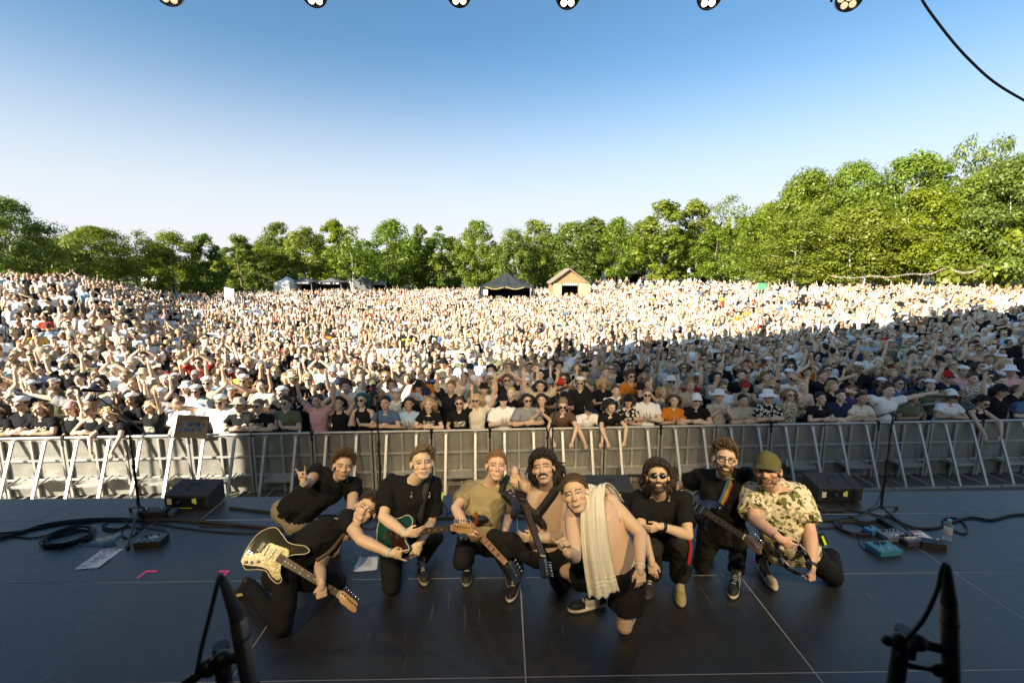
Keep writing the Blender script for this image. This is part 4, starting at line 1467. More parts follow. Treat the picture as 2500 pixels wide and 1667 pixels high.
# ---- bare-chested with moustache and black guitar
sp = dict(n="moustache", pecs=True, P=(1338, 1350, 0.42), C=(1336, 1196, -1, .50), Hd=(1327, 1143, -1), SR=(1288, 1184, 1), SL=(1380, 1212, -1),
          ER=(1256, 1150, 1), WR=(1257, 1152, -1), EL=(1376, 1312, 0), WL=(1310, 1313, -1),
          KR=(1206, 1318, -1), AR=('z', 1262, 1400, .1), KL=('z', 1366, 1420, .08), AL=('z', 1395, 1372, .1),
          head=dict(roll=-9, yaw=-8, pitch=-2, jaw=1.05, paint=dict(mouth="open", brow=(.03, .02, .015), stubble=.25, blush=.4)),
          hands=dict(R=(cdir(-.1, -1, .25), cdir(1, -.2, .3), "relax"), L=(cdir(-1, .1, .2), cdir(0, 1, .3), "relax")), arm=1.1, bulk=1.03)
pE, jE, hE = person(sp, "bare-chested man with dark moustache and curly hair holding the black guitar", (0.56, .39, .28))
kid(pE, "hair", hair_mesh(hE, 1.06, "mullet", 15, 1500, -.006, .018, thin=1.0), (0.022, .015, .011))
ms = MB()
rg_ = random.Random(4)
for i in range(70):
    x = rg_.uniform(-.036, .036)
    a = V((x * .55, -.104 + abs(x) * .25, -.040)); b = V((x * 1.15, -.103 + abs(x) * .45, -.052 - abs(x) * .25 - rg_.uniform(0, .006)))
    ms.tube([hE @ a, hE @ ((a + b) / 2 + V((0, -.006, 0))), hE @ b], [.004, .004, .0015], 5)
kid(pE, "moustache", ms.mesh("moustache", (M_hair,)), (0.016, .011, .008))
kid(pE, "trousers", pants_mesh(jE, 1.05, top=.15, length=1.97, disp=.035, loose=1.2, off=.02), PANTS)
kid(pE, "shoe", shoe_mesh(jE["AR"], toe(jE["AR"], -15)))
kid(pE, "shoe", shoe_mesh(jE["AL"], jE["AL"] + V((.05, .2, -.1))))
kid(pE, "wristband", ring_mesh(jE["WL"] + (jE["EL"] - jE["WL"]).normalized() * .02, jE["EL"] - jE["WL"], .031, .014, .003, mat("cloth_band_mint", (.42, .60, .55), .8)))
# ---- bare-chested in front with the towel
sp = dict(n="towel", pecs=True, P=(1518, 1388, 0.52), C=(1444, 1238, -1, .52), Hd=(1405, 1206, -1, .24), SR=(1398, 1262, -1), SL=(1490, 1226, 1),
          ER=(1403, 1358, -1), WR=(1384, 1346, -1), EL=(1564, 1302, -1), WL=(1562, 1384, -1),
          KR=(1384, 1392, -1), AR=('z', 1464, 1450, .11), KL=('z', 1524, 1526, .07), AL=('z', 1560, 1440, .1),
          head=dict(roll=-16, yaw=-7, pitch=2, jaw=1.08, paint=dict(mouth="open", brow=(.13, .085, .05), stubble=.10, blush=.55)),
          hands=dict(R=(cdir(-.45, .9, .15), cdir(.9, .45, 0), "horns"), L=(cdir(.05, -1, .15), cdir(-1, -.1, .2), "relax")), bulk=1.0, arm=1.06, belly=.008, bend=.05)
pF, jF, hF = person(sp, "bare-chested man in black shorts kneeling in front with a towel on his shoulder", (0.59, .41, .295))
kid(pF, "hair", hair_mesh(hF, 1.06, "crop", 21, 1800, .006, .006, thin=.8), (0.105, .070, .040))
kid(pF, "shorts", pants_mesh(jF, 1.06, top=.15, length=.74, off=.022, loose=1.22), (0.013, .012, .012))
kid(pF, "shoe", shoe_mesh(jF["AR"], toe(jF["AR"], -62), V((0, 0, 1)), (.02, .02, .02), (.62, .57, .45), toe=None, side=(.68, .66, .6), s=1.08))
kid(pF, "shoe", shoe_mesh(jF["AL"], jF["AL"] + V((.03, .2, -.1))))
kid(pF, "wristband", ring_mesh(jF["WL"] + (jF["EL"] - jF["WL"]).normalized() * .012, jF["EL"] - jF["WL"], .033, .014, .003, mat("cloth_band_pale", (.55, .70, .66), .8)))
er = MB(); er.ell(hF @ V((.086, -.004, -.006)), (.010, .012, .014)); kid(pF, "earpiece", er.mesh("earpiece", (mat("white_plastic", (.7, .7, .68), .4),)))
# ---- squatting with dark glasses and long curls
sp = dict(n="shades", P=(1624, 1334, 0.27), C=(1612, 1214, -1), Hd=(1606, 1165, -1), SR=(1558, 1218, 1), SL=(1668, 1220, 1),
          ER=(1566, 1292, -1), WR=(1590, 1368, -1), EL=(1680, 1306, -1), WL=(1614, 1284, -1),
          KR=(1592, 1338, -1), AR=('z', 1592, 1398, .1), KL=(1662, 1326, -1), AL=('z', 1659, 1410, .1),
          head=dict(roll=-4, yaw=2, pitch=-2, paint=dict(mouth="open", brow=(.03, .02, .015), beard=(.028, .019, .014), bfull=.88, blush=.3, shades=True)),
          hands=dict(R=(cdir(.1, -1, .2), cdir(1, .1, .3), "relax"), L=(cdir(-.95, -.2, .1), cdir(0, 1, .2), "relax")))
pG, jG, hG = person(sp, "laughing bearded man in dark sunglasses with shoulder-length curls", (0.60, .42, .30))
kid(pG, "hair", hair_mesh(hG, 1.06, "mullet", 25, 1700, -.002, .024, thin=.75), (0.036, .023, .015))
kid(pG, "beard", beard_mesh(hG, 1.06, 3, 1000, .0075), (0.030, .020, .014))
kid(pG, "sunglasses", glasses_mesh(hG, 1.06))
kid(pG, "shirt", shirt_mesh(jG, hG, sleeve=.72, bend=.06, off=.017, disp=.045), BLACK)
kid(pG, "trousers", pants_mesh(jG, length=1.97, loose=1.25, off=.018, disp=.035), (0.022, .021, .020))
kid(pG, "shoe", shoe_mesh(jG["AL"], toe(jG["AL"], 6), V((0, 0, 1)), (.34, .27, .13), (.40, .33, .18)))
kid(pG, "shoe", shoe_mesh(jG["AR"], toe(jG["AR"], -8), V((0, 0, 1)), (.03, .03, .03), (.06, .06, .06)))
kid(pG, "watch", ring_mesh(jG["WL"] + (jG["EL"] - jG["WL"]).normalized() * .02, jG["EL"] - jG["WL"], .030, .026, .006, M_blk))
# ---- kneeling with round glasses and the dark guitar, arms round his neighbours
sp = dict(n="glasses", P=(1764, 1308, 0.42), C=(1766, 1166, -1), Hd=(1770, 1122, -1), SR=(1716, 1164, 1), SL=(1818, 1162, 1),
          ER=(1662, 1184, 1), WR=(1598, 1198, -1), EL=(1866, 1170, 1), WL=(1912, 1178, -1),
          KR=('z', 1712, 1376, .09), AR=('z', 1730, 1330, .1), KL=(1806, 1296, -1), AL=('z', 1797, 1398, .1),
          head=dict(roll=5, yaw=8, pitch=4, paint=dict(mouth="smile", brow=(.06, .04, .025), beard=(.085, .05, .028), bfull=.75, blush=.4)),
          hands=dict(R=(cdir(-1, -.05, .1), cdir(0, 1, .1), "relax"), L=(cdir(.25, -.55, .6), cdir(-.9, -.3, .2), "relax")))
pH, jH, hH = person(sp, "bearded man with round glasses, arms round both his neighbours", (0.62, .44, .32))
kid(pH, "hair", hair_mesh(hH, 1.06, "tall", 31, 1500, .004, .008, thin=.9), (0.095, .062, .036))
kid(pH, "beard", beard_mesh(hH, 1.06, 4, 900, .0075), (0.085, .050, .028))
kid(pH, "glasses", glasses_mesh(hH, 1.06, dark=False))
kid(pH, "shirt", shirt_mesh(jH, hH, sleeve=.62, bend=.06, off=.022, disp=.045), BLACK)
kid(pH, "trousers", pants_mesh(jH, length=1.97, loose=1.1), (0.018, .017, .016))
kid(pH, "shoe", shoe_mesh(jH["AL"], toe(jH["AL"], -4), V((0, 0, 1)), (.018, .018, .018), (.60, .55, .42), stripes=(.65, .63, .58)))
kid(pH, "shoe", shoe_mesh(jH["AR"], jH["AR"] + V((0, .18, -.09))))
# ---- kneeling in cap and leafy shirt with the tambourine
def leafy():
    m, nt, b = nodes_of("leafy_print")
    N, L = nt.nodes, nt.links
    tc = N.new("ShaderNodeTexCoord")
    nz = N.new("ShaderNodeTexNoise"); nz.inputs["Scale"].default_value = 9; nz.inputs["Detail"].default_value = 4
    L.new(tc.outputs["Object"], nz.inputs["Vector"])
    ad = N.new("ShaderNodeVectorMath"); ad.operation = 'MULTIPLY_ADD'
    ad.inputs[1].default_value = (.09, .09, .09)
    L.new(nz.outputs["Color"], ad.inputs[0]); L.new(tc.outputs["Object"], ad.inputs[2])
    vo = N.new("ShaderNodeTexVoronoi"); vo.inputs["Scale"].default_value = 17
    L.new(ad.outputs[0], vo.inputs["Vector"])
    cr = N.new("ShaderNodeValToRGB"); e = cr.color_ramp.elements
    cr.color_ramp.interpolation = 'CONSTANT'
    e[0].position = 0; e[0].color = (.17, .19, .05, 1)
    for p, c in ((.24, (.66, .60, .44, 1)), (.44, (.10, .13, .04, 1)), (.56, (.70, .63, .47, 1)), (.72, (.28, .27, .08, 1)), (.86, (.05, .06, .03, 1)), (.93, (.72, .66, .5, 1))):
        q = e.new(p); q.color = c
    e[-1].position = 1.0
    sx = N.new("ShaderNodeSeparateColor"); L.new(vo.outputs["Color"], sx.inputs[0])
    L.new(sx.outputs[0], cr.inputs[0])
    ds = N.new("ShaderNodeValToRGB"); ds.color_ramp.elements[0].position = .40; ds.color_ramp.elements[0].color = (0, 0, 0, 1); ds.color_ramp.elements[1].position = .44; ds.color_ramp.elements[1].color = (1, 1, 1, 1)
    L.new(vo.outputs["Distance"], ds.inputs[0])
    mx = N.new("ShaderNodeMix"); mx.data_type = 'RGBA'; mx.inputs[7].default_value = (.68, .62, .47, 1)
    L.new(ds.outputs[0], mx.inputs[0]); L.new(cr.outputs[0], mx.inputs[6])
    v2 = N.new("ShaderNodeTexVoronoi"); v2.inputs["Scale"].default_value = 46; L.new(ad.outputs[0], v2.inputs["Vector"])
    s2 = N.new("ShaderNodeSeparateColor"); L.new(v2.outputs["Color"], s2.inputs[0])
    c2 = N.new("ShaderNodeValToRGB"); c2.color_ramp.interpolation = 'CONSTANT'
    c2.color_ramp.elements[0].color = (1, 1, 1, 1); c2.color_ramp.elements[1].position = .66; c2.color_ramp.elements[1].color = (.50, .46, .30, 1)
    q = c2.color_ramp.elements.new(.86); q.color = (.16, .15, .10, 1)
    L.new(s2.outputs[0], c2.inputs[0])
    m2 = N.new("ShaderNodeMix"); m2.data_type = 'RGBA'; m2.blend_type = 'MULTIPLY'; m2.inputs[0].default_value = 1
    L.new(mx.outputs[2], m2.inputs[6]); L.new(c2.outputs[0], m2.inputs[7])
    L.new(m2.outputs[2], b.inputs["Base Color"]); b.inputs["Roughness"].default_value = .85; spec(b, .2)
    return m
M_leafy = leafy()
sp = dict(n="leafy", P=(1932, 1342, 0.44), C=(1890, 1196, -1, .52), Hd=(1874, 1150, -1, .23), SR=(1834, 1202, 1), SL=(1948, 1204, 1),
          ER=(1842, 1268, -1), WR=(1902, 1314, -1), EL=(1978, 1300, -1), WL=(1981, 1384, -1),
          KR=(1868, 1328, -1), AR=('z', 1864, 1374, .1), KL=('z', 2036, 1408, .08), AL=('z', 2030, 1350, .1),
          head=dict(roll=-3, yaw=-10, pitch=5, jaw=1.14, s=1.03, paint=dict(mouth="closed", brow=(.07, .045, .03), beard=(.10, .055, .03), bfull=.55, blush=.8)),
          hands=dict(R=(cdir(.8, -.55, .2), cdir(.5, .8, .3), "relax"), L=(cdir(-.05, -1, .15), cdir(-.9, 0, .4), "fist")), bulk=1.16, arm=1.14, belly=.03)
pI, jI, hI = person(sp, "bearded man in olive cap and leaf-print shirt holding a tambourine", (0.60, .37, .27))
kid(pI, "hair", hair_mesh(hI, 1.05, "crop", 35, 720, -.01, .006, thin=.55), (0.06, .04, .025))
kid(pI, "shirt", shirt_mesh(jI, hI, 1.16, sleeve=.78, bend=.06, off=.024, disp=.035, loose=1.25, belly=.03, t0=-.08, mats=(M_leafy,), arm=1.1))
kid(pI, "trousers", pants_mesh(jI, 1.12, length=1.97), (0.011, .011, .012))
kid(pI, "shoe", shoe_mesh(jI["AR"], toe(jI["AR"], 25), V((0, 0, 1)), (.40, .36, .28), (.52, .47, .38), side=(.10, .10, .09), s=1.0))
kid(pI, "shoe", shoe_mesh(jI["AL"], jI["AL"] + V((.02, .2, -.08))))
kid(pI, "watch", ring_mesh(jI["WL"] + (jI["EL"] - jI["WL"]).normalized() * .015, jI["EL"] - jI["WL"], .034, .022, .006, M_blk))
def cap_mesh(M, s=1.0, mats=()):
    mb = MB()
    nu, nv = 36, 12
    vs, fs = [], []
    for j in range(nv + 1):
        t = math.pi / 2 * j / nv * 1.08
        for i in range(nu):
            a = 2 * math.pi * i / nu
            q = V((math.sin(t) * math.cos(a) * .088, .014 + math.sin(t) * math.sin(a) * .108, .050 + math.cos(t) * .090 * (1 + .12 * max(0, -math.sin(a)))))
            vs.append(M @ (q * s))
    for j in range(nv):
        for i in range(nu):
            fs.append((j * nu + i, (j + 1) * nu + i, (j + 1) * nu + (i + 1) % nu, j * nu + (i + 1) % nu))
    mb.add(vs, fs)
    vs, fs = [], []
    n, m = 16, 6
    for lay in (0, -.005):
        for j in range(m + 1):
            for i in range(n + 1):
                a = math.pi * (1.12 + .76 * i / n)
                r = 1 + .62 * (j / m) * max(0, -math.sin(a)) ** .6
                q = V((.090 * math.cos(a) * (1 + .16 * j / m), .014 + .108 * math.sin(a) * r, .052 + lay - .022 * (j / m) - .10 * abs(math.cos(a)) ** 2 * .25 * j / m))
                vs.append(M @ (q * s))
    o = (m + 1) * (n + 1)
    for j in range(m):
        for i in range(n):
            q = (j * (n + 1) + i, j * (n + 1) + i + 1, (j + 1) * (n + 1) + i + 1, (j + 1) * (n + 1) + i)
            fs.append(q); fs.append(tuple(o + k for k in q[::-1]))
    mb.add(vs, fs)
    mb.ell(M @ (V((0, .014, .141)) * s), (.008 * s, .008 * s, .004 * s), M.to_3x3(), 8, 6)
    return mb.mesh("cap", mats)
kid(pI, "beard", beard_mesh(hI, 1.09, 5, 420, .007), (0.10, .058, .032))
kid(pI, "cap", cap_mesh(hI, 1.11, (M_cloth,)), (0.105, .105, .042))
bp_ = MB(); q0 = at_y(2008, 1316, jI["P"].y - .12)
bp_.bbox((0, 0, 0), (.05, .03, .10), .006); bp_.bbox((.0, -.017, .0), (.018, .006, .085), .002, None, 1)
o = put("belt_pack", bp_.mesh("belt_pack", (M_blk, mat("neon_tape", (.62, .78, .02), .5)), False), pI); o.location = q0; o.rotation_euler = (0, -.45, 0)

# in-ear monitors hanging at the collars
def earbuds(o, J, pts):
    for px, py in pts:
        d = ray(px, py)
        k = ((J["C"] - CAM).length - .13)
        p = CAM + d * k
        mb = MB()
        mb.tube([p + UPV * .04, p + UPV * .02 + RGT * .008, p], .0028, 6)
        mb.ell(p, (.010, .008, .012)); 
        kid(o, "earphone", mb.mesh("earphone", (mat("earphone_grey", (.25, .22, .16), .3),)))
earbuds(pA, jA, [(797, 1176), (848, 1174)])
earbuds(pC, jC, [(1004, 1212), (1048, 1212)])
earbuds(pG, jG, [(1589, 1214), (1633, 1222)])

# ================================================================ GUITARS
def outline(pts, n=6):
    return [(q.x, q.y) for q in spline([(a, b, 0) for a, b in pts], n, True)]
STRAT = [(-.19, 0), (-.178, .085), (-.115, .152), (-.035, .138), (.03, .116), (.09, .125), (.155, .150), (.208, .140), (.192, .105), (.135, .070), (.098, .032), (.092, -.03), (.115, -.068), (.165, -.112), (.150, -.140), (.09, -.134), (.03, -.112), (-.03, -.130), (-.10, -.165), (-.168, -.115)]
TELE = [(-.195, 0), (-.19, .06), (-.165, .12), (-.11, .152), (-.05, .140), (0, .122), (.05, .118), (.10, .130), (.145, .132), (.178, .108), (.186, .070), (.165, .042), (.125, .030), (.105, 0), (.105, -.03), (.115, -.065), (.138, -.095), (.148, -.122), (.125, -.143), (.08, -.138), (.03, -.120), (-.02, -.118), (-.07, -.138), (-.12, -.155), (-.17, -.12), (-.19, -.06)]
SG = [(-.19, 0), (-.18, .09), (-.11, .165), (-.03, .135), (.03, .12), (.10, .15), (.19, .175), (.23, .17), (.19, .13), (.13, .07), (.10, .03), (.10, -.03), (.13, -.07), (.20, -.14), (.17, -.16), (.09, -.14), (.03, -.115), (-.03, -.135), (-.11, -.168), (-.18, -.10)]
PGT = [(-.03, -.09), (-.035, -.02), (-.01, .05), (.05, .075), (.10, .06), (.10, 0), (.102, -.03), (.108, -.065), (.125, -.10), (.10, -.122), (.04, -.108)]
PG = [(.098, .033), (.078, .072), (.03, .070), (-.03, .058), (-.072, .048), (-.080, .0), (-.090, -.035), (-.125, -.065), (-.158, -.092), (-.166, -.122), (-.140, -.146), (-.09, -.132), (-.03, -.108), (.03, -.098), (.09, -.118), (.135, -.120), (.146, -.102), (.115, -.062), (.098, -.032)]
def burst():
    m, nt, b = nodes_of("sunburst_lacquer")
    N, L = nt.nodes, nt.links
    tc = N.new("ShaderNodeTexCoord")
    mp = N.new("ShaderNodeMapping"); mp.inputs["Scale"].default_value = (5.2, 7.0, 0)
    L.new(tc.outputs["Object"], mp.inputs[0])
    g = N.new("ShaderNodeVectorMath"); g.operation = 'LENGTH'
    L.new(mp.outputs[0], g.inputs[0])
    cr = N.new("ShaderNodeValToRGB"); e = cr.color_ramp.elements
    e[0].position = .35; e[0].color = (.42, .20, .03, 1); e[1].position = .95; e[1].color = (.012, .008, .006, 1)
    q = e.new(.68); q.color = (.20, .05, .012, 1)
    L.new(g.outputs["Value"], cr.inputs[0]); L.new(cr.outputs[0], b.inputs["Base Color"])
    b.inputs["Roughness"].default_value = .16
    b.inputs["Coat Weight"].default_value = .6
    return m
def pearl():
    m, nt, b = nodes_of("pearl_pickguard")
    N, L = nt.nodes, nt.links
    tc = N.new("ShaderNodeTexCoord")
    v = N.new("ShaderNodeTexVoronoi"); v.inputs["Scale"].default_value = 75
    n = N.new("ShaderNodeTexNoise"); n.inputs["Scale"].default_value = 60; n.inputs["Detail"].default_value = 4
    L.new(tc.outputs["Object"], v.inputs[0]); L.new(tc.outputs["Object"], n.inputs[0])
    cr = N.new("ShaderNodeValToRGB")
    cr.color_ramp.elements[0].position = .3; cr.color_ramp.elements[0].color = (.34, .26, .07, 1)
    cr.color_ramp.elements[1].position = .75; cr.color_ramp.elements[1].color = (.78, .66, .28, 1)
    s = N.new("ShaderNodeSeparateColor"); L.new(v.outputs["Color"], s.inputs[0])
    mx = N.new("ShaderNodeMix"); mx.inputs[0].default_value = .45
    L.new(s.outputs[0], mx.inputs[2]); L.new(n.outputs["Fac"], mx.inputs[3])
    L.new(mx.outputs[0], cr.inputs[0]); L.new(cr.outputs[0], b.inputs["Base Color"])
    b.inputs["Roughness"].default_value = .22
    return m
M_chrome = mat("chrome", (.75, .73, .68), .16, 1.0, var=.1)
M_rose = mat("rosewood", (.045, .026, .017), .5, var=.4, scale=20)
M_maple = mat("maple_neck", (.46, .27, .11), .35, var=.2, scale=10)
M_maplef = mat("maple_board", (.50, .27, .14), .4, var=.15, scale=10)
M_cream = mat("cream_plastic", (.66, .58, .38), .4, var=.1)
M_bplas = mat("black_plastic", (.012, .012, .012), .3, var=.2)
M_wire = mat("string_wire", (.22, .20, .17), .4, .8)
def guitar(p, nut, label, outl, m_body, m_side=None, m_pg=None, m_board=None, m_head=None, scale_nut=.56, pick="sss", inlay="dot", blockm=None, head="six", tilt=0.0, frets=21, nstr=6, edge=True, rimm=None):
    x = (nut - p).normalized()
    z = (CAM - p).normalized()
    z = (z - x * z.dot(x)).normalized()
    y = z.cross(x)
    M = frame(x, y, z, p) @ Matrix.Rotation(rad(tilt), 4, 'X')
    o = empty("electric_guitar" if nstr == 6 else "bass_guitar")
    o.matrix_world = M
    tag(o, label, "guitar" if nstr == 6 else "bass guitar", "guitars held by the band")
    b = MB(); ol = outline(outl)
    area = sum(ol[i - 1][0] * ol[i][1] - ol[i][0] * ol[i - 1][1] for i in range(len(ol)))
    if area < 0: ol = ol[::-1]
    b.prism(ol, -.022, .022, .012)
    b.build("body", m_body, o, smooth=True, auto=30)
    if rimm is not None:
        r = MB(); r.tube([V((q[0], q[1], .0195)) * 1.0 for q in [(a * .985, c * .985) for a, c in ol]], .0030, 6, 0, True); r.build("binding", rimm, o, smooth=True)
    if m_pg is not None:
        pg = outline(PGT if pick == "tele" else PG if nstr == 6 else [(a * 1.05, c) for a, c in PG], 5)
        area = sum(pg[i - 1][0] * pg[i][1] - pg[i][0] * pg[i - 1][1] for i in range(len(pg)))
        if area < 0: pg = pg[::-1]
        q = MB(); q.prism(pg, .0215, .0245, .0008); q.build("pickguard", m_pg, o)
    nl = scale_nut
    nk = MB()
    w0, w1 = (.028, .0212) if nstr == 6 else (.031, .020)
    nk.add([(.06, -w0, .012), (.06, w0, .012), (nl, w1, .016), (nl, -w1, .016), (.06, -w0, .028), (.06, w0, .028), (nl, w1, .026), (nl, -w1, .026), (.06, 0, -.004), (nl, 0, .002)],
           [(4, 7, 6, 5), (0, 4, 5, 1), (3, 2, 6, 7), (0, 3, 7, 4), (1, 5, 6, 2), (0, 8, 9, 3), (8, 1, 2, 9), (0, 1, 8), (3, 9, 2)])
    nk.build("neck", M_maple if m_head is not M_blk else M_blk, o)
    fb = MB()
    fb.add([(.04, -w0, .0285), (.04, w0, .0285), (nl, w1, .0265), (nl, -w1, .0265), (.04, -w0, .034), (.04, w0, .034), (nl, w1, .031), (nl, -w1, .031)],
           [(4, 7, 6, 5), (0, 1, 2, 3), (0, 4, 5, 1), (3, 2, 6, 7), (0, 3, 7, 4), (1, 5, 6, 2)])
    fb.build("fretboard", m_board or M_rose, o)
    br = -.095 if nstr == 6 else -.10
    sc = nl - br
    fr = MB(); il = MB()
    def zt(xx):
        return .034 + (.031 - .034) * (xx - .04) / (nl - .04)
    xs_ = [br + sc * 2 ** (-k / 12) for k in range(frets + 1)]
    for k in range(1, frets + 1):
        if xs_[k] < .045: break
        ww = w0 + (w1 - w0) * (xs_[k] - .04) / (nl - .04)
        fr.box((xs_[k], 0, zt(xs_[k]) + .0006), (.0022, ww * 1.96, .0016))
        if k in (3, 5, 7, 9, 12, 15, 17, 19, 21) and xs_[k] > .05:
            xm = (xs_[k] + xs_[k - 1]) / 2
            if inlay == "dot":
                for yy in ((-.012, .012) if k == 12 else (0,)):
                    il.tube([(xm, yy, zt(xm) - .001), (xm, yy, zt(xm) + .0009)], .0042, 12)
            elif inlay == "block":
                il.box((xm, 0, zt(xm)), ((xs_[k - 1] - xs_[k]) * .42, ww * 1.25, .0016))
    fr.build("frets", M_wire, o)
    if il.v: il.build("inlays", blockm or M_cream, o)
    nu = MB(); nu.box((nl + .003, 0, .031), (.006, w1 * 2, .009)); nu.build("nut", M_cream, o)
    if head == "six":
        hp = [(nl + .004, -.0215), (nl + .03, -.026), (nl + .05, -.040), (nl + .10, -.045), (nl + .145, -.050), (nl + .178, -.048), (nl + .186, -.030), (nl + .170, -.012), (nl + .172, .006), (nl + .150, .016), (nl + .09, .024), (nl + .03, .032), (nl + .012, .026), (nl + .004, .0215)]
        if nstr == 6: pegs = [(nl + .032 + .0245 * i, .014 - .0045 * i) for i in range(6)]
    else:
        hp = [(nl + .004, -.021), (nl + .03, -.032), (nl + .10, -.040), (nl + .20, -.052), (nl + .235, -.045), (nl + .24, -.02), (nl + .225, .0), (nl + .20, .012), (nl + .05, .040), (nl + .02, .034), (nl + .004, .021)]
        pegs = [(nl + .05 + .042 * i, .018 - .008 * i) for i in range(nstr)]
    ol2 = outline(hp, 4)
    area = sum(ol2[i - 1][0] * ol2[i][1] - ol2[i][0] * ol2[i - 1][1] for i in range(len(ol2)))
    if area < 0: ol2 = ol2[::-1]
    hm = MB(); hm.prism(ol2, .006, .021, .002); hobj = hm.build("headstock", m_head or M_maple, o, smooth=True, auto=30)
    for (tx, ty) in pegs:
        t = MB()
        t.tube([(tx, ty, .020), (tx, ty, .033)], .0045, 10); t.tube([(tx, ty, .0205), (tx, ty, .0225)], .0075, 10)
        sgn = 1
        t.tube([(tx, ty + .010, .010), (tx, ty + .038, .010)], .003, 6); t.ell((tx, ty + .044, .010), (.007, .010, .006), None, 10, 6)
        t.build("tuner", M_chrome, hobj, smooth=True, auto=40)
    st = MB()
    for i in range(nstr):
        f = (i - (nstr - 1) / 2) / ((nstr - 1) / 2)
        tp = pegs[nstr - 1 - i] if nstr == 6 else pegs[nstr - 1 - i]
        st.tube([(br, f * .026, .040), (nl, f * w1 * .82, .0365), (tp[0], tp[1], .030)], .0005 if nstr == 6 else .0010, 4)
    st.build("strings", M_wire, o)
    bd = MB(); bd.bbox((br - .004, 0, .030), (.032, .072 if nstr == 6 else .08, .014), .002)
    for i in range(nstr):
        f = (i - (nstr - 1) / 2) / ((nstr - 1) / 2)
        bd.bbox((br - .002, f * .026, .039), (.020, .0085, .006), .001)
    bd.build("bridge", M_chrome if pick == "tele" else M_bplas, o)
    def pickup(xx, L_, w_, m_, rz=0):
        q = MB(); R = Matrix.Rotation(rz, 3, 'Z')
        q.bbox((xx, 0, .0275), (w_, L_, .010), .003, R, 0)
        for i in range(nstr):
            f = (i - (nstr - 1) / 2) / ((nstr - 1) / 2)
            c = R @ V((0, f * .026, 0))
            q.tube([(xx + c.x, c.y, .031), (xx + c.x, c.y, .0336)], .0026, 8, 1)
        q.build("pickup", [m_, M_chrome], o)
    if pick == "sss":
        for xx, rz in ((-.062, .17), (-.012, 0), (.035, 0)): pickup(xx, .084, .018, M_cream, rz)
    elif pick == "tele":
        pickup(-.055, .075, .020, M_bplas, .2); pickup(.030, .072, .020, M_chrome)
    elif pick == "bass":
        pickup(-.045, .095, .028, M_bplas); pickup(.02, .095, .028, M_bplas)
    else:
        pickup(-.055, .080, .036, M_bplas); pickup(.030, .080, .036, M_bplas)
    for kx, ky in ((-.055, -.085), (-.090, -.110), (-.125, -.125)):
        q = MB(); q.tube([(kx, ky, .023), (kx, ky, .034), (kx, ky, .040)], [.012, .011, .009], 14); q.build("knob", M_bplas if m_pg else M_chrome, o, smooth=True, auto=40)
    jk = MB(); jk.bbox((-.145, -.065, .024), (.04, .022, .006), .003); jk.ell((-.145, -.065, .027), (.012, .008, .006)); jk.build("jack", M_chrome, o)
    return o, M
def in_front(J, px, py, off):
    c = (J["C"] + J["P"]) / 2
    return CAM + ray(px, py) * ((c - CAM).length - off)
M_olive = mat("olive_lacquer", (.045, .045, .028), .20, .25, var=.08, scale=3)
M_olive.node_tree.nodes["Principled BSDF"].inputs["Coat Weight"].default_value = .5
p = in_front(jB, 668, 1353, .20)
gB, MgB = guitar(p, reach(p, 843, 1459, .56, -1), "olive solid-body guitar with pearly pickguard and maple headstock, held slanting down", STRAT, M_olive, m_pg=pearl(), rimm=M_cream)
p = in_front(jC, 968, 1303, .16)
M_teal = mat("teal_lacquer", (.010, .060, .052), .18, .1, var=.08, scale=3)
gC, MgC = guitar(p, reach(p, 1107, 1288, .56, -1), "teal guitar with cream edge binding and maple headstock", TELE, M_teal, m_pg=mat("tortoise_pg", (.028, .010, .007), .25, var=.7, scale=40), pick="tele", rimm=M_cream)
p = in_front(jD, 1142, 1276, .14)
gD, MgD = guitar(p, reach(p, 1239, 1378, .80, -1), "sunburst bass with pale maple neck, black block inlays and black headstock", STRAT, burst(), m_pg=M_bplas, m_board=M_maplef, m_head=M_bplas, scale_nut=.80, pick="bass", inlay="block", blockm=M_bplas, head="four", nstr=4, frets=20)
p = in_front(jE, 1277, 1236, .13)
gE, MgE = guitar(p, reach(p, 1321, 1364, .56, -1), "black guitar with dark neck hanging steeply downward", STRAT, M_bplas, m_head=M_blk, pick="blk", inlay="none", tilt=-38)
p = in_front(jH, 1716, 1246, .15)
gH, MgH = guitar(p, reach(p, 1823, 1314, .56, -1), "dark blue guitar with natural wood headstock on a rainbow strap", TELE, mat("midnight_lacquer", (.006, .008, .013), .24, .1), pick="blk", m_head=mat("walnut_head", (.17, .08, .04), .4))
def stripes_mat():
    m, nt, b = nodes_of("rainbow_webbing")
    N, L = nt.nodes, nt.links
    at = N.new("ShaderNodeAttribute"); at.attribute_name = "feat"
    L.new(at.outputs["Color"], b.inputs["Base Color"]); b.inputs["Roughness"].default_value = .8
    return m
def add_strap(g, M, pts, nrm, w, m, name="strap"):
    Mi = M.inverted()
    me = strap_mesh(spline(pts, 6), [n_ for i in range(len(pts) - 1) for n_ in [(V(nrm[i]) * (1 - k / 6) + V(nrm[i + 1]) * (k / 6)) for k in range(6)]] + [V(nrm[-1])], w, .004, (m,))
    me.transform(Mi)
    return put(name, me, g)
M_strap = mat("black_strap", (.014, .014, .014), .7, var=.3)
def strap_pts(J, pxs, offs):
    """strap over the chest: pixels with distance in front of the chest-to-hip line"""
    out = []
    for (px, py, t), of in zip(pxs, offs):
        c = J["C"] * (1 - t) + J["P"] * t
        out.append(CAM + ray(px, py) * ((c - CAM).length - of))
    return out
tw = TOW
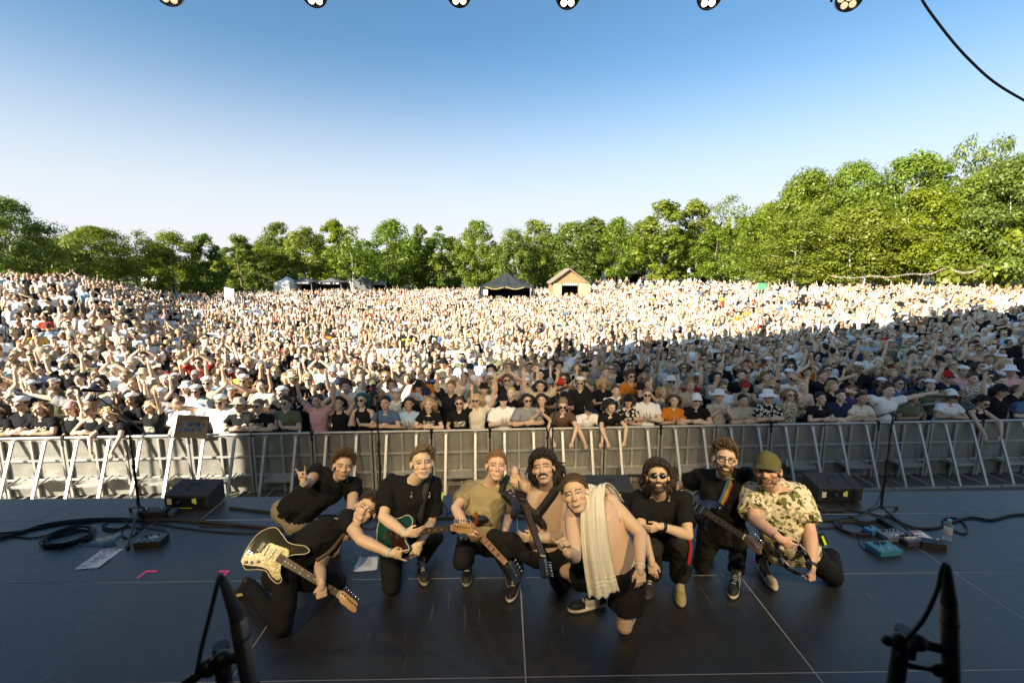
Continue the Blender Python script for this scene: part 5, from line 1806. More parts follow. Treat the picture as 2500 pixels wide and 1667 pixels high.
sC = strap_pts(jC, [(1050, 1155, -.1), (1044, 1172, 0), (1034, 1215, .25), (1027, 1255, .5), (1022, 1276, .65)], [-.05, .10, .16, .17, .17])
add_strap(gC, MgC, sC, [tw + UPV, tw + UPV * .4, tw, tw, tw], .055, M_strap)
sD = strap_pts(jD, [(1240, 1160, -.1), (1232, 1176, 0), (1214, 1225, .3), (1196, 1262, .55)], [-.02, .09, .14, .13])
add_strap(gD, MgD, sD, [tw + UPV, tw + UPV * .3, tw, tw], .05, M_strap)
sE = strap_pts(jE, [(1378, 1168, -.2), (1364, 1184, 0), (1336, 1225, .25), (1300, 1270, .55)], [-.06, .10, .17, .17])
add_strap(gE, MgE, sE, [UPV + tw * .3, tw + UPV * .4, tw, tw], .07, M_strap)
sH = strap_pts(jH, [(1786, 1160, -.1), (1782, 1174, 0), (1770, 1205, .2), (1757, 1234, .45)], [.0, .11, .16, .17])
rb = stripes_mat()
so = add_strap(gH, MgH, sH, [UPV + tw * .3, tw + UPV * .4, tw, tw], .06, rb)
me = so.data
for v_ in range(1):
    # lengthwise coloured stripes woven into the strap
    bm = bmesh.new(); bm.from_mesh(me)
    bm.free()
cs = [(.25, .03, .03), (.33, .20, .02), (.05, .16, .05), (.04, .06, .22)]
me2 = MB()
co_ = coords(me); nseg = len(co_) // 4
vs, fs = [], []
for i in range(nseg):
    a, b_ = V(co_[i * 4 + 3]), V(co_[i * 4 + 2])
    for k in range(4):
        for t_ in (k / 4, (k + 1) / 4):
            vs.append(a + (b_ - a) * t_)
for i in range(nseg - 1):
    for k in range(4):
        q = i * 8 + k * 2
        fs.append((q, q + 1, q + 9, q + 8))
for i in range(nseg):
    pass
me2.add(vs, fs)
sm_ = me2.mesh("strap", (rb,))
set_feat(sm_, np.array([(*cs[(i % 8) // 2], 1) for i in range(len(vs))], np.float32))
so2 = put("strap_stripes", sm_, so)
set_feat(me, np.array([(.02, .02, .02, 1)] * len(me.vertices), np.float32))
so2.location = tuple((MgH.inverted().to_3x3() @ tw) * .005)
sB = strap_pts(jB, [(868, 1262, 0), (842, 1300, .1), (806, 1345, .3), (772, 1368, .4)], [.05, .13, .19, .20])
add_strap(gB, MgB, sB, [tw, tw, tw, tw], .03, mat("brown_strap", (.06, .035, .02), .6))

# ---- towel over the shoulder
def towel():
    prof = [(1500, 1236, .30), (1482, 1205, .10), (1462, 1190, -.02), (1450, 1202, -.13), (1449, 1260, -.23), (1454, 1330, -.28), (1465, 1400, -.30), (1477, 1458, -.31)]
    wid = [.17, .145, .13, .145, .17, .185, .20, .215]
    ctr = spline([at_y(a, b, jF["C"].y + c) for a, b, c in prof], 7)
    n = len(ctr)
    nw = 30
    R_ = cdir(1, 0.05, 0)
    vs = []
    for i, c in enumerate(ctr):
        f = i / (n - 1) * (len(wid) - 1)
        w = np.interp(f, range(len(wid)), wid)
        d = (ctr[min(n - 1, i + 1)] - ctr[max(0, i - 1)]).normalized()
        R = (R_ - d * R_.dot(d)).normalized()
        N_ = R.cross(d)
        if N_.dot(TOW) < 0 and i > n * .3: N_ = -N_
        amp = .018 * min(1, max(.35, (i / n - .25) * 2.2))
        for k in range(nw + 1):
            u = k / nw - .5
            fold = amp * (math.sin(u * 11 + .8 + i * .03 + 1.2 * math.sin(u * 4 + i * .05)) + .6 * math.sin(u * 23 + 2.1 - i * .035)) + .012 * noise.noise(V((u * 5, i * .12, 2))) - .03 * abs(u) * 2
            hem = .006 * math.sin(u * 9) if i > n - 4 else 0
            vs.append(c + R * (u * w) + N_ * fold + d * hem)
    mb = MB()
    fs = [(i * (nw + 1) + k, i * (nw + 1) + k + 1, (i + 1) * (nw + 1) + k + 1, (i + 1) * (nw + 1) + k) for i in range(n - 1) for k in range(nw)]
    mb.add(vs, fs)
    o = mb.build("towel", mat("towel_terry", (.84, .80, .70), .95, var=.08, scale=30, bump=.7, bscale=260), smooth=True)
    m_ = o.modifiers.new("t", 'SOLIDIFY'); m_.thickness = .008; m_.offset = 0
    b_ = MB()
    for ii in (n - 6, n - 5):
        b_.tube([vs[ii * (nw + 1) + k] + TOW * .006 for k in range(nw + 1)], .004, 6)
    return o, b_
to, hemb = towel()
tag(to, "cream terry towel hanging over the front man's bare shoulder", "towel")
hemb.build("border", mat("towel_border", (.66, .62, .52), .9), to, smooth=True)

# ---- tambourine
tc_ = at_y(1936, 1357, jI["WR"].y - .02)
tb_ = tag(empty("tambourine"), "black crescent tambourine with metal jingles in the capped man's hand", "tambourine")
xx = cdir(.93, -.36, 0); zz = cdir(.15, .72, .68); zz = (zz - xx * zz.dot(xx)).normalized()
tb_.matrix_world = frame(xx, zz.cross(xx), zz, tc_)
fm = MB()
pts = [V((.125 * math.cos(a), .118 * math.sin(a), 0)) for a in [2 * math.pi * i / 48 for i in range(48)]]
for dz in (-.017, .017):
    fm.tube([q + V((0, 0, dz)) for q in pts], .0075, 8, 0, True)
for k in range(10):
    a = 2 * math.pi * (k + .5) / 10
    fm.box((.125 * math.cos(a), .118 * math.sin(a), 0), (.016, .03, .034), Matrix.Rotation(a, 3, 'Z'))
fm.build("frame", M_bplas, tb_, smooth=True, auto=40)
for k in range(10):
    a = 2 * math.pi * k / 10
    j = MB()
    for dz in (-.004, .004):
        j.tube([(.128 * math.cos(a), .121 * math.sin(a), dz - .001), (.128 * math.cos(a), .121 * math.sin(a), dz + .001)], .017, 14)
    j.tube([(.128 * math.cos(a), .121 * math.sin(a), -.02), (.128 * math.cos(a), .121 * math.sin(a), .02)], .002, 6)
    j.build("jingle", M_chrome, tb_, smooth=True, auto=40)

# ---- red lanyard with a black pocket transmitter hanging from the man in shades
ly = MB()
a = at_y(1686, 1318, jG["EL"].y - .05)
pts = [at_y(px, py, jG["EL"].y - .07) for px, py in ((1684, 1316), (1686, 1338), (1683, 1360), (1681, 1378))]
lo = put("lanyard", strap_mesh(spline(pts, 4), [TOW] * 13, .022, .003, (mat("red_webbing", (.50, .012, .012), .7),)))
tag(lo, "red lanyard with a black pack hanging beside the man in sunglasses", "lanyard")
dv = MB(); dv.bbox((0, 0, 0), (.055, .03, .085), .008)
for i in range(3):
    for k in (-1, 1):
        dv.ell((.012 * k, -.016, .025 - .022 * i), (.006, .004, .006), None, 8, 6)
d_ = dv.build("pack", M_bplas, lo, smooth=True, auto=40)
d_.location = at_y(1680, 1394, jG["EL"].y - .07); d_.rotation_euler = (0, .15, .1)
# ================================================================ THE CROWD
def cloth_pattern(name, kind):
    m, nt, b = nodes_of(name)
    N, L = nt.nodes, nt.links
    tc = N.new("ShaderNodeTexCoord"); oi = N.new("ShaderNodeObjectInfo")
    mx = N.new("ShaderNodeMix"); mx.data_type = 'RGBA'
    L.new(oi.outputs["Color"], mx.inputs[6])
    if kind == "print":            # a printed motif on the chest
        sp_ = N.new("ShaderNodeSeparateXYZ"); L.new(tc.outputs["Object"], sp_.inputs[0])
        nz = N.new("ShaderNodeTexNoise"); nz.inputs["Scale"].default_value = 38; L.new(tc.outputs["Object"], nz.inputs[0])
        def band(o, lo, hi):
            a = N.new("ShaderNodeMath"); a.operation = 'GREATER_THAN'; a.inputs[1].default_value = lo; L.new(o, a.inputs[0])
            c = N.new("ShaderNodeMath"); c.operation = 'LESS_THAN'; c.inputs[1].default_value = hi; L.new(o, c.inputs[0])
            d = N.new("ShaderNodeMath"); d.operation = 'MULTIPLY'; L.new(a.outputs[0], d.inputs[0]); L.new(c.outputs[0], d.inputs[1])
            return d.outputs[0]
        e = N.new("ShaderNodeMath"); e.operation = 'MULTIPLY'; L.new(band(sp_.outputs["X"], -.11, .11), e.inputs[0]); L.new(band(sp_.outputs["Z"], 1.20, 1.31), e.inputs[1])
        f = N.new("ShaderNodeMath"); f.operation = 'MULTIPLY'; L.new(e.outputs[0], f.inputs[0]); L.new(band(nz.outputs["Fac"], .5, 1.0), f.inputs[1])
        L.new(f.outputs[0], mx.inputs[0])
        vo = N.new("ShaderNodeTexVoronoi"); vo.inputs["Scale"].default_value = 9; L.new(oi.outputs["Location"], vo.inputs[0])
        mx.inputs[7].default_value = (.62, .55, .42, 1)
    else:
        vo = N.new("ShaderNodeTexVoronoi"); vo.inputs["Scale"].default_value = {"leopard": 38, "floral": 17, "stripe": 20}[kind]
        L.new(tc.outputs["Object"], vo.inputs[0])
        cr = N.new("ShaderNodeValToRGB"); cr.color_ramp.elements[0].position = .42; cr.color_ramp.elements[1].position = .5
        if kind == "stripe":
            wv = N.new("ShaderNodeTexWave"); wv.bands_direction = 'X'; wv.inputs["Scale"].default_value = 14
            L.new(tc.outputs["Object"], wv.inputs[0]); L.new(wv.outputs["Fac"], cr.inputs[0])
        else:
            L.new(vo.outputs["Distance"], cr.inputs[0])
        iv = N.new("ShaderNodeMath"); iv.operation = 'SUBTRACT'; iv.inputs[0].default_value = 1; L.new(cr.outputs[0], iv.inputs[1])
        L.new(iv.outputs[0], mx.inputs[0])
        mx.inputs[7].default_value = {"leopard": (.06, .045, .03, 1), "floral": (.60, .55, .45, 1), "stripe": (.25, .33, .42, 1)}[kind]
    L.new(mx.outputs[2], b.inputs["Base Color"])
    b.inputs["Roughness"].default_value = .9; spec(b, .12)
    return m
PATT = {k: cloth_pattern("cloth_" + k, k) for k in ("print", "leopard", "floral", "stripe")}
I4 = Matrix.Identity(4)
def sailor_mesh():
    mb = MB()
    mb.ell((0, .012, .105), (.092, .108, .050), None, 24, 12)
    n = 26
    vs, fs = [], []
    for r, z in ((.094, .062), (.108, .112), (.102, .114), (.088, .066)):
        for i in range(n):
            a = 2 * math.pi * i / n
            vs.append((math.cos(a) * r, .010 + math.sin(a) * r * 1.16, z))
    for k in range(4):
        for i in range(n):
            fs.append((k * n + i, k * n + (i + 1) % n, ((k + 1) % 4) * n + (i + 1) % n, ((k + 1) % 4) * n + i))
    mb.add(vs, fs)
    return mb.mesh("sailor_cap", (M_cloth,))
def brim_mesh(flat):
    mb = MB()
    n = 28
    pr = [(.0, .155), (.06, .152), (.082, .135), (.092, .070), (.098, .062), (.150, .050 if flat else .020), (.152, .046 if flat else .016), (.098, .056), (.088, .06)]
    vs, fs = [], []
    for r, z in pr:
        for i in range(n):
            a = 2 * math.pi * i / n
            vs.append((math.cos(a) * r, .010 + math.sin(a) * r * 1.14, z - (.010 * math.cos(2 * a) if r > .12 else 0)))
    for k in range(len(pr) - 1):
        for i in range(n):
            fs.append((k * n + i, (k + 1) * n + i, (k + 1) * n + (i + 1) % n, k * n + (i + 1) % n))
    mb.add(vs, fs)
    return mb.mesh("hat", (M_cloth,))
HAIRM = {
 "short": hair_mesh(I4, 1, "crop", 41, 160, .004), "messy": hair_mesh(I4, 1, "messy", 42, 170, .004), "swept": hair_mesh(I4, 1, "sweep", 43, 160, .004),
 "long": hair_mesh(I4, 1.0, "long", 44, 230, .002, .014), "curly": hair_mesh(I4, 1, "curl", 45, 260, .0, .02), "shoulder-length": hair_mesh(I4, 1, "mullet", 46, 240, 0, .016)}
GLASSM = glasses_mesh(I4, 1.04, True, 1.1)
HATM = {"cap": cap_mesh(I4, 1.05, (M_cloth,)), "sailor cap": sailor_mesh(), "bucket hat": brim_mesh(False), "brimmed hat": brim_mesh(True)}
POSES = {
 # pose: C offset, (E, W, hand dir, thumb, hand pose) for the left arm, the same for the right (x mirrored) or None to mirror
 "idle": ((0, 0, 0), ((.24, .03, 1.16), (.22, -.10, .93), (0, -.2, -1), (-1, 0, 0), "relax"), None),
 "clap": ((0, -.02, 0), ((.25, -.08, 1.17), (.045, -.31, 1.27), (-.12, -.35, 1), (0, -1, .2), "flat"), None),
 "up": ((0, 0, .01), ((.33, -.04, 1.64), (.35, -.08, 1.90), (.05, -.05, 1), (-1, 0, 0), "open"), None),
 "overhead": ((0, 0, .01), ((.29, -.06, 1.66), (.055, -.12, 1.86), (-.1, -.05, 1), (0, .9, 0), "flat"), None),
 "one": ((0, 0, .01), ((.27, -.08, 1.66), (.25, -.12, 1.93), (0, -.1, 1), (-1, 0, 0), "open"), ((.24, .03, 1.16), (.15, -.16, 1.05), (-.5, -.5, .2), (0, 0, 1), "relax")),
 "fist": ((0, 0, .01), ((.24, .03, 1.16), (.15, -.16, 1.05), (-.5, -.5, .2), (0, 0, 1), "relax"), ((.26, -.10, 1.63), (.20, -.16, 1.88), (0, -.1, 1), (-1, 0, 0), "fist")),
 "wide": ((0, -.03, 0), ((.44, -.05, 1.53), (.69, -.12, 1.62), (1, -.1, .3), (0, 0, 1), "open"), None),
 "lean": ((0, -.13, -.03), ((.27, -.26, 1.20), (.03, -.37, 1.235), (-1, -.25, .05), (0, -.1, 1), "relax"), ((.27, -.26, 1.20), (.03, -.36, 1.255), (-1, -.2, .0), (0, -.1, 1), "relax")),
 "hang": ((0, -.22, -.10), ((.25, -.44, 1.17), (.17, -.56, .94), (-.15, -.15, -1), (-1, 0, 0), "relax"), None),
 "cross": ((0, 0, 0), ((.25, -.10, 1.16), (-.03, -.25, 1.19), (-1, .1, .1), (0, 0, 1), "relax"), ((.25, -.10, 1.16), (-.03, -.23, 1.23), (-1, .1, .1), (0, 0, 1), "relax")),
 "phone": ((0, 0, 0), ((.22, -.20, 1.27), (.045, -.33, 1.47), (-.15, -.2, 1), (-.4, -1, 0), "grip"), None),
}
PTXT = {"idle": "arms down", "clap": "clapping", "up": "both arms raised", "overhead": "hands joined overhead", "one": "one open hand raised", "fist": "one fist raised",
        "wide": "arms spread wide", "lean": "leaning on the barrier", "hang": "arms hanging over the barrier", "cross": "arms crossed", "phone": "both hands before the chin"}
def stand(pose, fem):
    co, la, ra = POSES[pose]
    k = .955 if fem else 1.0
    sw = .155 if fem else .178
    J = dict(P=V((0, 0, .95)), C=V((co[0], co[1], 1.44 + co[2])))
    for sd, q in (("L", la), ("R", ra or la)):
        s = 1 if sd == "L" else -1
        J["S" + sd] = V((s * sw, co[1], 1.41 + co[2] + (.03 if q[0][2] > 1.5 else 0)))
        J["E" + sd] = V((s * q[0][0], *q[0][1:])); J["W" + sd] = V((s * q[1][0], *q[1][1:]))
        J["H" + sd] = V((s * .095, 0, .93)); J["K" + sd] = V((s * .11, -.02, .50)); J["A" + sd] = V((s * .12, .03, .09))
    hands = {sd: (V(((1 if sd == "L" else -1) * q[2][0], *q[2][1:])), V(((1 if sd == "L" else -1) * q[3][0], *q[3][1:])), q[4]) for sd, q in (("L", la), ("R", ra or la))}
    hc = V((co[0], co[1] - .035 - (.03 if pose in ("hang",) else 0), 1.645 + co[2]))
    hd = head_matrix(hc, f=V((0, -1, .12 if pose != "hang" else -.35)), up0=V((0, 0, 1)), pitch=0)
    return J, hd, hands
PROTO = {}
MOUTHS = {"idle": "closed", "clap": "smile", "up": "open", "overhead": "smile", "one": "open", "fist": "open", "wide": "open", "lean": "smile", "hang": "smile", "cross": "closed", "phone": "closed"}
def proto(pose, fem):
    if (pose, fem) in PROTO:
        return PROTO[pose, fem]
    J, hd, hands = stand(pose, fem)
    me = body_mesh(J, hd, hands, .96 if not fem else .94, 0.0, .0105, fem, 1.0, True, 1.0, smooth=1, fr=.0098, nose=1.05)
    set_feat(me, paint_face(me, hd, 1.0, MOUTHS[pose], (.07, .045, .03), stubble=0 if fem else .15, blush=.45))
    sh = {"tee": shirt_mesh(J, hd, .97, 0, .55, .015, .018, .03, fem)}
    if fem:
        sh["tank"] = shirt_mesh(J, hd, .97, 0, .5, .014, .010, .015, True, True)
    else:
        sh["shirt"] = shirt_mesh(J, hd, 1.0, 0, .75, .015, .026, .045, False, loose=1.15)
    tr_ = pants_mesh(J, .97, 0, .018, .016, 1.95, .025, fem)
    r = dict(body=me, hd=hd, sh=sh, tr=tr_)
    PROTO[pose, fem] = r
    return r
SHOEM = MB()
for s_ in (-1, 1):
    pass
COLS = {"white": (.78, .76, .72), "cream": (.66, .58, .45), "black": (.012, .012, .013), "grey": (.24, .24, .24), "navy": (.018, .025, .055), "pale blue": (.36, .48, .60), "beige": (.48, .40, .28),
        "olive": (.13, .14, .075), "red": (.42, .025, .022), "pink": (.66, .36, .34), "orange": (.58, .19, .02), "mint": (.36, .50, .40), "denim blue": (.08, .13, .22), "brown": (.11, .065, .04), "purple": (.10, .04, .16), "yellow": (.62, .42, .06), "green": (.03, .16, .07), "crimson": (.40, .01, .06)}
HC = {"blond": (.50, .35, .17), "brown": (.085, .05, .027), "dark": (.018, .013, .010), "ginger": (.24, .085, .025), "grey": (.38, .36, .33), "fair": (.25, .16, .075), "teal": (.01, .09, .09), "wine-red": (.10, .008, .02)}
SKINS = [(.64, .45, .31), (.60, .40, .27), (.67, .48, .34), (.55, .36, .24), (.65, .46, .33), (.44, .28, .18)]
crng = random.Random(11)
USED = {}
N_PEOPLE = 0
def crowd_person(x, y, z, a, rowtxt, rz=0.0, sc=1.0):
    """one member of the audience with body, hair, top, trousers and what is worn on the head"""
    global N_PEOPLE
    pr = proto(a["pose"], a["fem"])
    o = put("person", pr["body"], color=a.get("skin") or crng.choice(SKINS))
    o.location = (x, y, z); o.rotation_euler = (0, 0, rz); sc *= 1.04; o.scale = (sc, sc, sc)
    hd = pr["hd"]
    if a["hair"] != "bald":
        put("hair", HAIRM[a["hair"]], o, hd, HC[a["hc"]])
    if a["top"] != "bare":
        s = put("shirt" if a["cut"] != "tank" else "tank_top", pr["sh"][a["cut"]], o, color=COLS[a["top"]])
        if a.get("pat"):
            s.material_slots[0].link = 'OBJECT'; s.material_slots[0].material = PATT[a["pat"]]
    put("trousers", pr["tr"], o, color=crng.choice([(.012, .012, .013), (.03, .045, .08), (.05, .07, .11), (.25, .21, .15), (.02, .02, .02)]))
    if a["glasses"]:
        put("sunglasses", GLASSM, o, hd)
    if a["hat"]:
        put(a["hat"].replace(" ", "_"), HATM[a["hat"]], o, hd, COLS[a["hatc"]])
    if a.get("band") and a["pose"] in ("up", "one", "overhead", "clap", "wide"):
        J = stand(a["pose"], a["fem"])[0]
        put("wristband", BANDM[a["pose"], a["fem"]] if (a["pose"], a["fem"]) in BANDM else BANDM.setdefault((a["pose"], a["fem"]), ring_mesh(J["WL"], J["EL"] - J["WL"], .032, .016, .004, mat("neon_green_band", (.25, .62, .06), .6))), o)
    hairt = "bald" if a["hair"] == "bald" else f"{a['hair']} {a['hc']} hair"
    bits = [hairt]
    if a["hat"]: bits.append(f"{a['hatc']} {a['hat']}")
    if a["glasses"]: bits.append("sunglasses")
    ct = {"tee": "tee", "tank": "tank top", "shirt": "shirt"}[a["cut"]]
    pt = {"print": "printed ", "leopard": "leopard-spotted ", "floral": "floral ", "stripe": "striped ", None: ""}[a.get("pat")]
    bits.append("bare chest" if a["top"] == "bare" else f"{a['top']} {pt}{ct}")
    bits.append(PTXT[a["pose"]])
    return o, bits
BANDM = {}
def rand_look(row):
    r = crng
    fem = r.random() < .46
    a = dict(fem=fem)
    a["pose"] = r.choices(["idle", "clap", "up", "overhead", "one", "fist", "wide", "cross", "phone"], [30, 22, 9, 9, 9, 4, 2, 7, 8])[0]
    a["hair"] = r.choices(["long", "shoulder-length", "curly", "short"], [6, 2, 1.2, .5])[0] if fem else r.choices(["short", "messy", "swept", "curly", "bald", "long"], [5, 3, 3, .8, .8, .3])[0]
    a["hc"] = r.choices(["blond", "brown", "dark", "ginger", "grey", "fair"], [4, 4, 2.2, 1, .6, 3])[0]
    a["top"] = r.choices(list(COLS)[:16], [30, 12, 30, 6, 6, 5, 5, 4, 1.6, 2, 1, 2.5, 3, 2, .6, .6])[0]
    if not fem and r.random() < .03: a["top"] = "bare"
    a["cut"] = r.choice(["tee", "tee", "tank"]) if fem else r.choice(["tee", "tee", "shirt"])
    a["pat"] = r.choices([None, "print", "floral", "stripe", "leopard"], [10, 2.4 if a["cut"] != "tank" else 0, .6, .5, .2])[0]
    a["glasses"] = r.random() < .48
    a["hat"] = r.choices([None, "cap", "sailor cap", "bucket hat", "brimmed hat"], [14, 2.4, 2.6, .7, .6])[0]
    a["hatc"] = r.choice(["black", "navy", "white", "grey", "red"]) if a["hat"] == "cap" else "white" if a["hat"] == "sailor cap" else r.choice(["white", "beige", "black"])
    a["band"] = r.random() < .4
    return a
def L_(px, fem, hair, hc, top, pose, cut="tee", glasses=0, hat=None, hatc="white", pat=None, band=0, skin=None):
    return px, dict(fem=bool(fem), hair=hair, hc=hc, top=top, pose=pose, cut=cut, glasses=glasses, hat=hat, hatc=hatc, pat=pat, band=band, skin=skin)
FRONT = [
 L_(18, 1, "long", "brown", "black", "lean", pat="print"), L_(68, 0, "short", "dark", "black", "cross", "shirt", 1, "sailor cap"), L_(122, 0, "long", "fair", "black", "lean", pat="print"),
 L_(186, 1, "long", "fair", "black", "one", "tank", 0, "cap", "pink"), L_(238, 1, "short", "fair", "black", "lean", "tank", 1), L_(297, 1, "long", "blond", "black", "hang"),
 L_(378, 1, "long", "blond", "black", "one", glasses=1, pat="print", band=1), L_(446, 0, "short", "brown", "white", "idle", "shirt"),
 L_(549, 0, "short", "fair", "white", "wide", "shirt", 1, "sailor cap"), L_(597, 0, "short", "grey", "black", "lean", "tee", 1, "brimmed hat", "beige"),
 L_(643, 0, "short", "fair", "black", "lean", glasses=1, pat="print"), L_(706, 0, "messy", "brown", "olive", "clap", glasses=1),
 L_(782, 1, "short", "brown", "pink", "up"), L_(832, 1, "long", "dark", "black", "overhead", "tank"), L_(890, 1, "long", "teal", "black", "clap", "tank", 1),
 L_(948, 1, "short", "dark", "denim blue", "lean"), L_(1002, 1, "long", "dark", "pale blue", "clap"), L_(1052, 1, "long", "blond", "black", "lean", pat="print"),
 L_(1122, 1, "short", "brown", "black", "one", glasses=1, pat="print"), L_(1165, 1, "long", "blond", "cream", "up", glasses=1, pat="print"), L_(1228, 0, "short", "dark", "white", "clap", "shirt", 0, "cap", "black"),
 L_(1282, 0, "long", "dark", "grey", "lean", "shirt", 1), L_(1322, 1, "long", "dark", "black", "phone"), L_(1372, 1, "short", "fair", "brown", "hang", glasses=1),
 L_(1424, 0, "short", "dark", "white", "hang", "tee", 0, "cap", "black", "print"), L_(1476, 1, "long", "dark", "black", "hang"), L_(1530, 1, "long", "brown", "black", "clap", hat="cap", hatc="black", pat="floral"),
 L_(1575, 0, "short", "fair", "white", "clap", glasses=1), L_(1640, 1, "long", "brown", "orange", "clap"), L_(1694, 0, "short", "brown", "black", "lean", "tee", 1, "cap", "white"),
 L_(1749, 1, "short", "blond", "beige", "phone", "tee", 0, "brimmed hat", "white", "floral"), L_(1799, 0, "short", "dark", "beige", "lean", "shirt"), L_(1857, 0, "short", "dark", "black", "lean", "shirt", 1, "bucket hat", "white", "floral"),
 L_(1918, 1, "long", "fair", "beige", "one", "tee", 1, None, "white", "leopard"), L_(1985, 1, "short", "dark", "black", "lean"), L_(2041, 0, "short", "dark", "navy", "cross"),
 L_(2084, 0, "short", "dark", "cream", "lean"), L_(2152, 0, "messy", "brown", "white", "wide", "tee", 0, None, "white", "print"), L_(2213, 1, "long", "dark", "olive", "clap", "tee"),
 L_(2300, 1, "long", "blond", "white", "lean", "tee", 0, "cap", "white"), L_(2360, 1, "shoulder-length", "dark", "black", "hang", "tank", 1), L_(2424, 0, "long", "dark", "black", "up", "tee", 1, "cap", "black"), L_(2490, 0, "short", "brown", "denim blue", "lean", "shirt"),
]
ROWW = ["in the front row", "in the second row", "in the third row", "in the fourth row", "in the fifth row", "in the sixth row", "in the seventh row", "in the eighth row", "in the ninth row"]
GROUP = "people in the nearest rows of the crowd"
PEOPLE = []
def finish_label(o, bits, row, x):
    third = "at the left" if x < -3.4 else "in the middle" if x < 4.2 else "at the right"
    base = "person with " + ", ".join(bits)
    tries = [base + ", " + ROWW[row], base + ", " + ROWW[row] + " " + third, base + " " + third]
    for t in tries:
        if t not in USED and len(t.split()) <= 16:
            break
    else:
        for t in (base, ):
            pass
        if t in USED or len(t.split()) > 16:
            return False
    USED[t] = 1
    tag(o, t, "person", GROUP)
    return True
def nwords(bits):
    return len(("person with " + ", ".join(bits)).split())
def try_person(x, y, z, a, row, rz, sc):
    o, bits = crowd_person(x, y, z, a, row, rz, sc)
    while nwords(bits) > 16 and len(bits) > 3:
        bits.pop(0)
    if not finish_label(o, bits, row, x):
        for ch in list(o.children): bpy.data.objects.remove(ch)
        bpy.data.objects.remove(o)
        return None
    PEOPLE.append(o)
    return o
for px, a in FRONT:
    p = at_y(px, 985, 8.75)
    y = rail_y(p.x) + .40
    p = at_y(px, 985, y)
    lean = a["pose"] in ("lean", "hang")
    try_person(p.x, y + (-.02 if lean else -.08), -1.5, a, 0, crng.uniform(-.2, .2), crng.uniform(.96, 1.03) if a["pose"] == "lean" else crng.uniform(.98, 1.06) * (.97 if a["fem"] else 1))
row = 1
MAXP = 282
PLACED = []
while len(PEOPLE) < MAXP and row < 9:
    y0 = .40 + .66 * row
    x = -1.17 * (rail_y(-9) + y0) - .2 - crng.uniform(0, .4)
    x1 = 1.17 * (rail_y(9) + y0) + .2
    while x < x1 and len(PEOPLE) < MAXP:
        yy = rail_y(x) + y0 + crng.uniform(-.2, .2)
        for t in range(30):
            a = rand_look(row)
            if a["pose"] in ("lean", "hang"): continue
            if try_person(x + crng.uniform(-.08, .08), yy, gz(x, yy) + crng.uniform(-.0, .05), a, row, crng.uniform(-.35, .35) - .012 * x, crng.uniform(.94, 1.05) * (.955 if a["fem"] else 1.0)):
                break
        x += crng.uniform(.47, .68)
    row += 1
LASTY = .40 + .66 * (row - 1)
LASTX = x          # the last row may stop short of the right side

# the one with the back turned: dark shirt with yellow lettering
yb = 18.0
pb = at_y(992, 812, yb)
a = dict(fem=False, hair="short", hc="brown", top="black", pose="idle", cut="tee", glasses=0, hat=None, hatc="white")
zb = gz(pb.x, yb) + .12
o, bits = crowd_person(pb.x, yb, zb, a, 8, math.pi + .1, 1.06)
tag(o, "person seen from behind in a black tee with yellow lettering amid the sunlit crowd", "person", "people in the crowd seen from behind")
tx = MB()
Mt = Matrix.Translation(V((0, .155, 1.33))) @ Matrix.Rotation(math.pi, 4, 'Z') @ Matrix.Rotation(rad(90), 4, 'X')
for x_, w_ in ((-.11, .10), (.0, .09), (.105, .09)):      # upper line, too blurred to read
    tx.box(Mt @ V((x_, 0, 0)), (w_, .008, .065))
text_mesh("SVEA", .10, Matrix.Translation(V((0, .150, 1.04))) @ Matrix.Rotation(math.pi, 4, 'Z') @ Matrix.Rotation(rad(90), 4, 'X'), 0, tx, .004)
tx.prism([(-.03, -.09), (.03, -.09), (.045, -.02), (.02, .0), (.03, .06), (.0, .09), (-.03, .06), (-.02, 0), (-.045, -.02)], -.004, .004, 0, Matrix.Translation(V((0, .155, 1.19))) @ Matrix.Rotation(math.pi, 4, 'Z') @ Matrix.Rotation(rad(90), 4, 'X'))
tx.build("back_print", mat("yellow_print", (.62, .43, .02), .7), o)

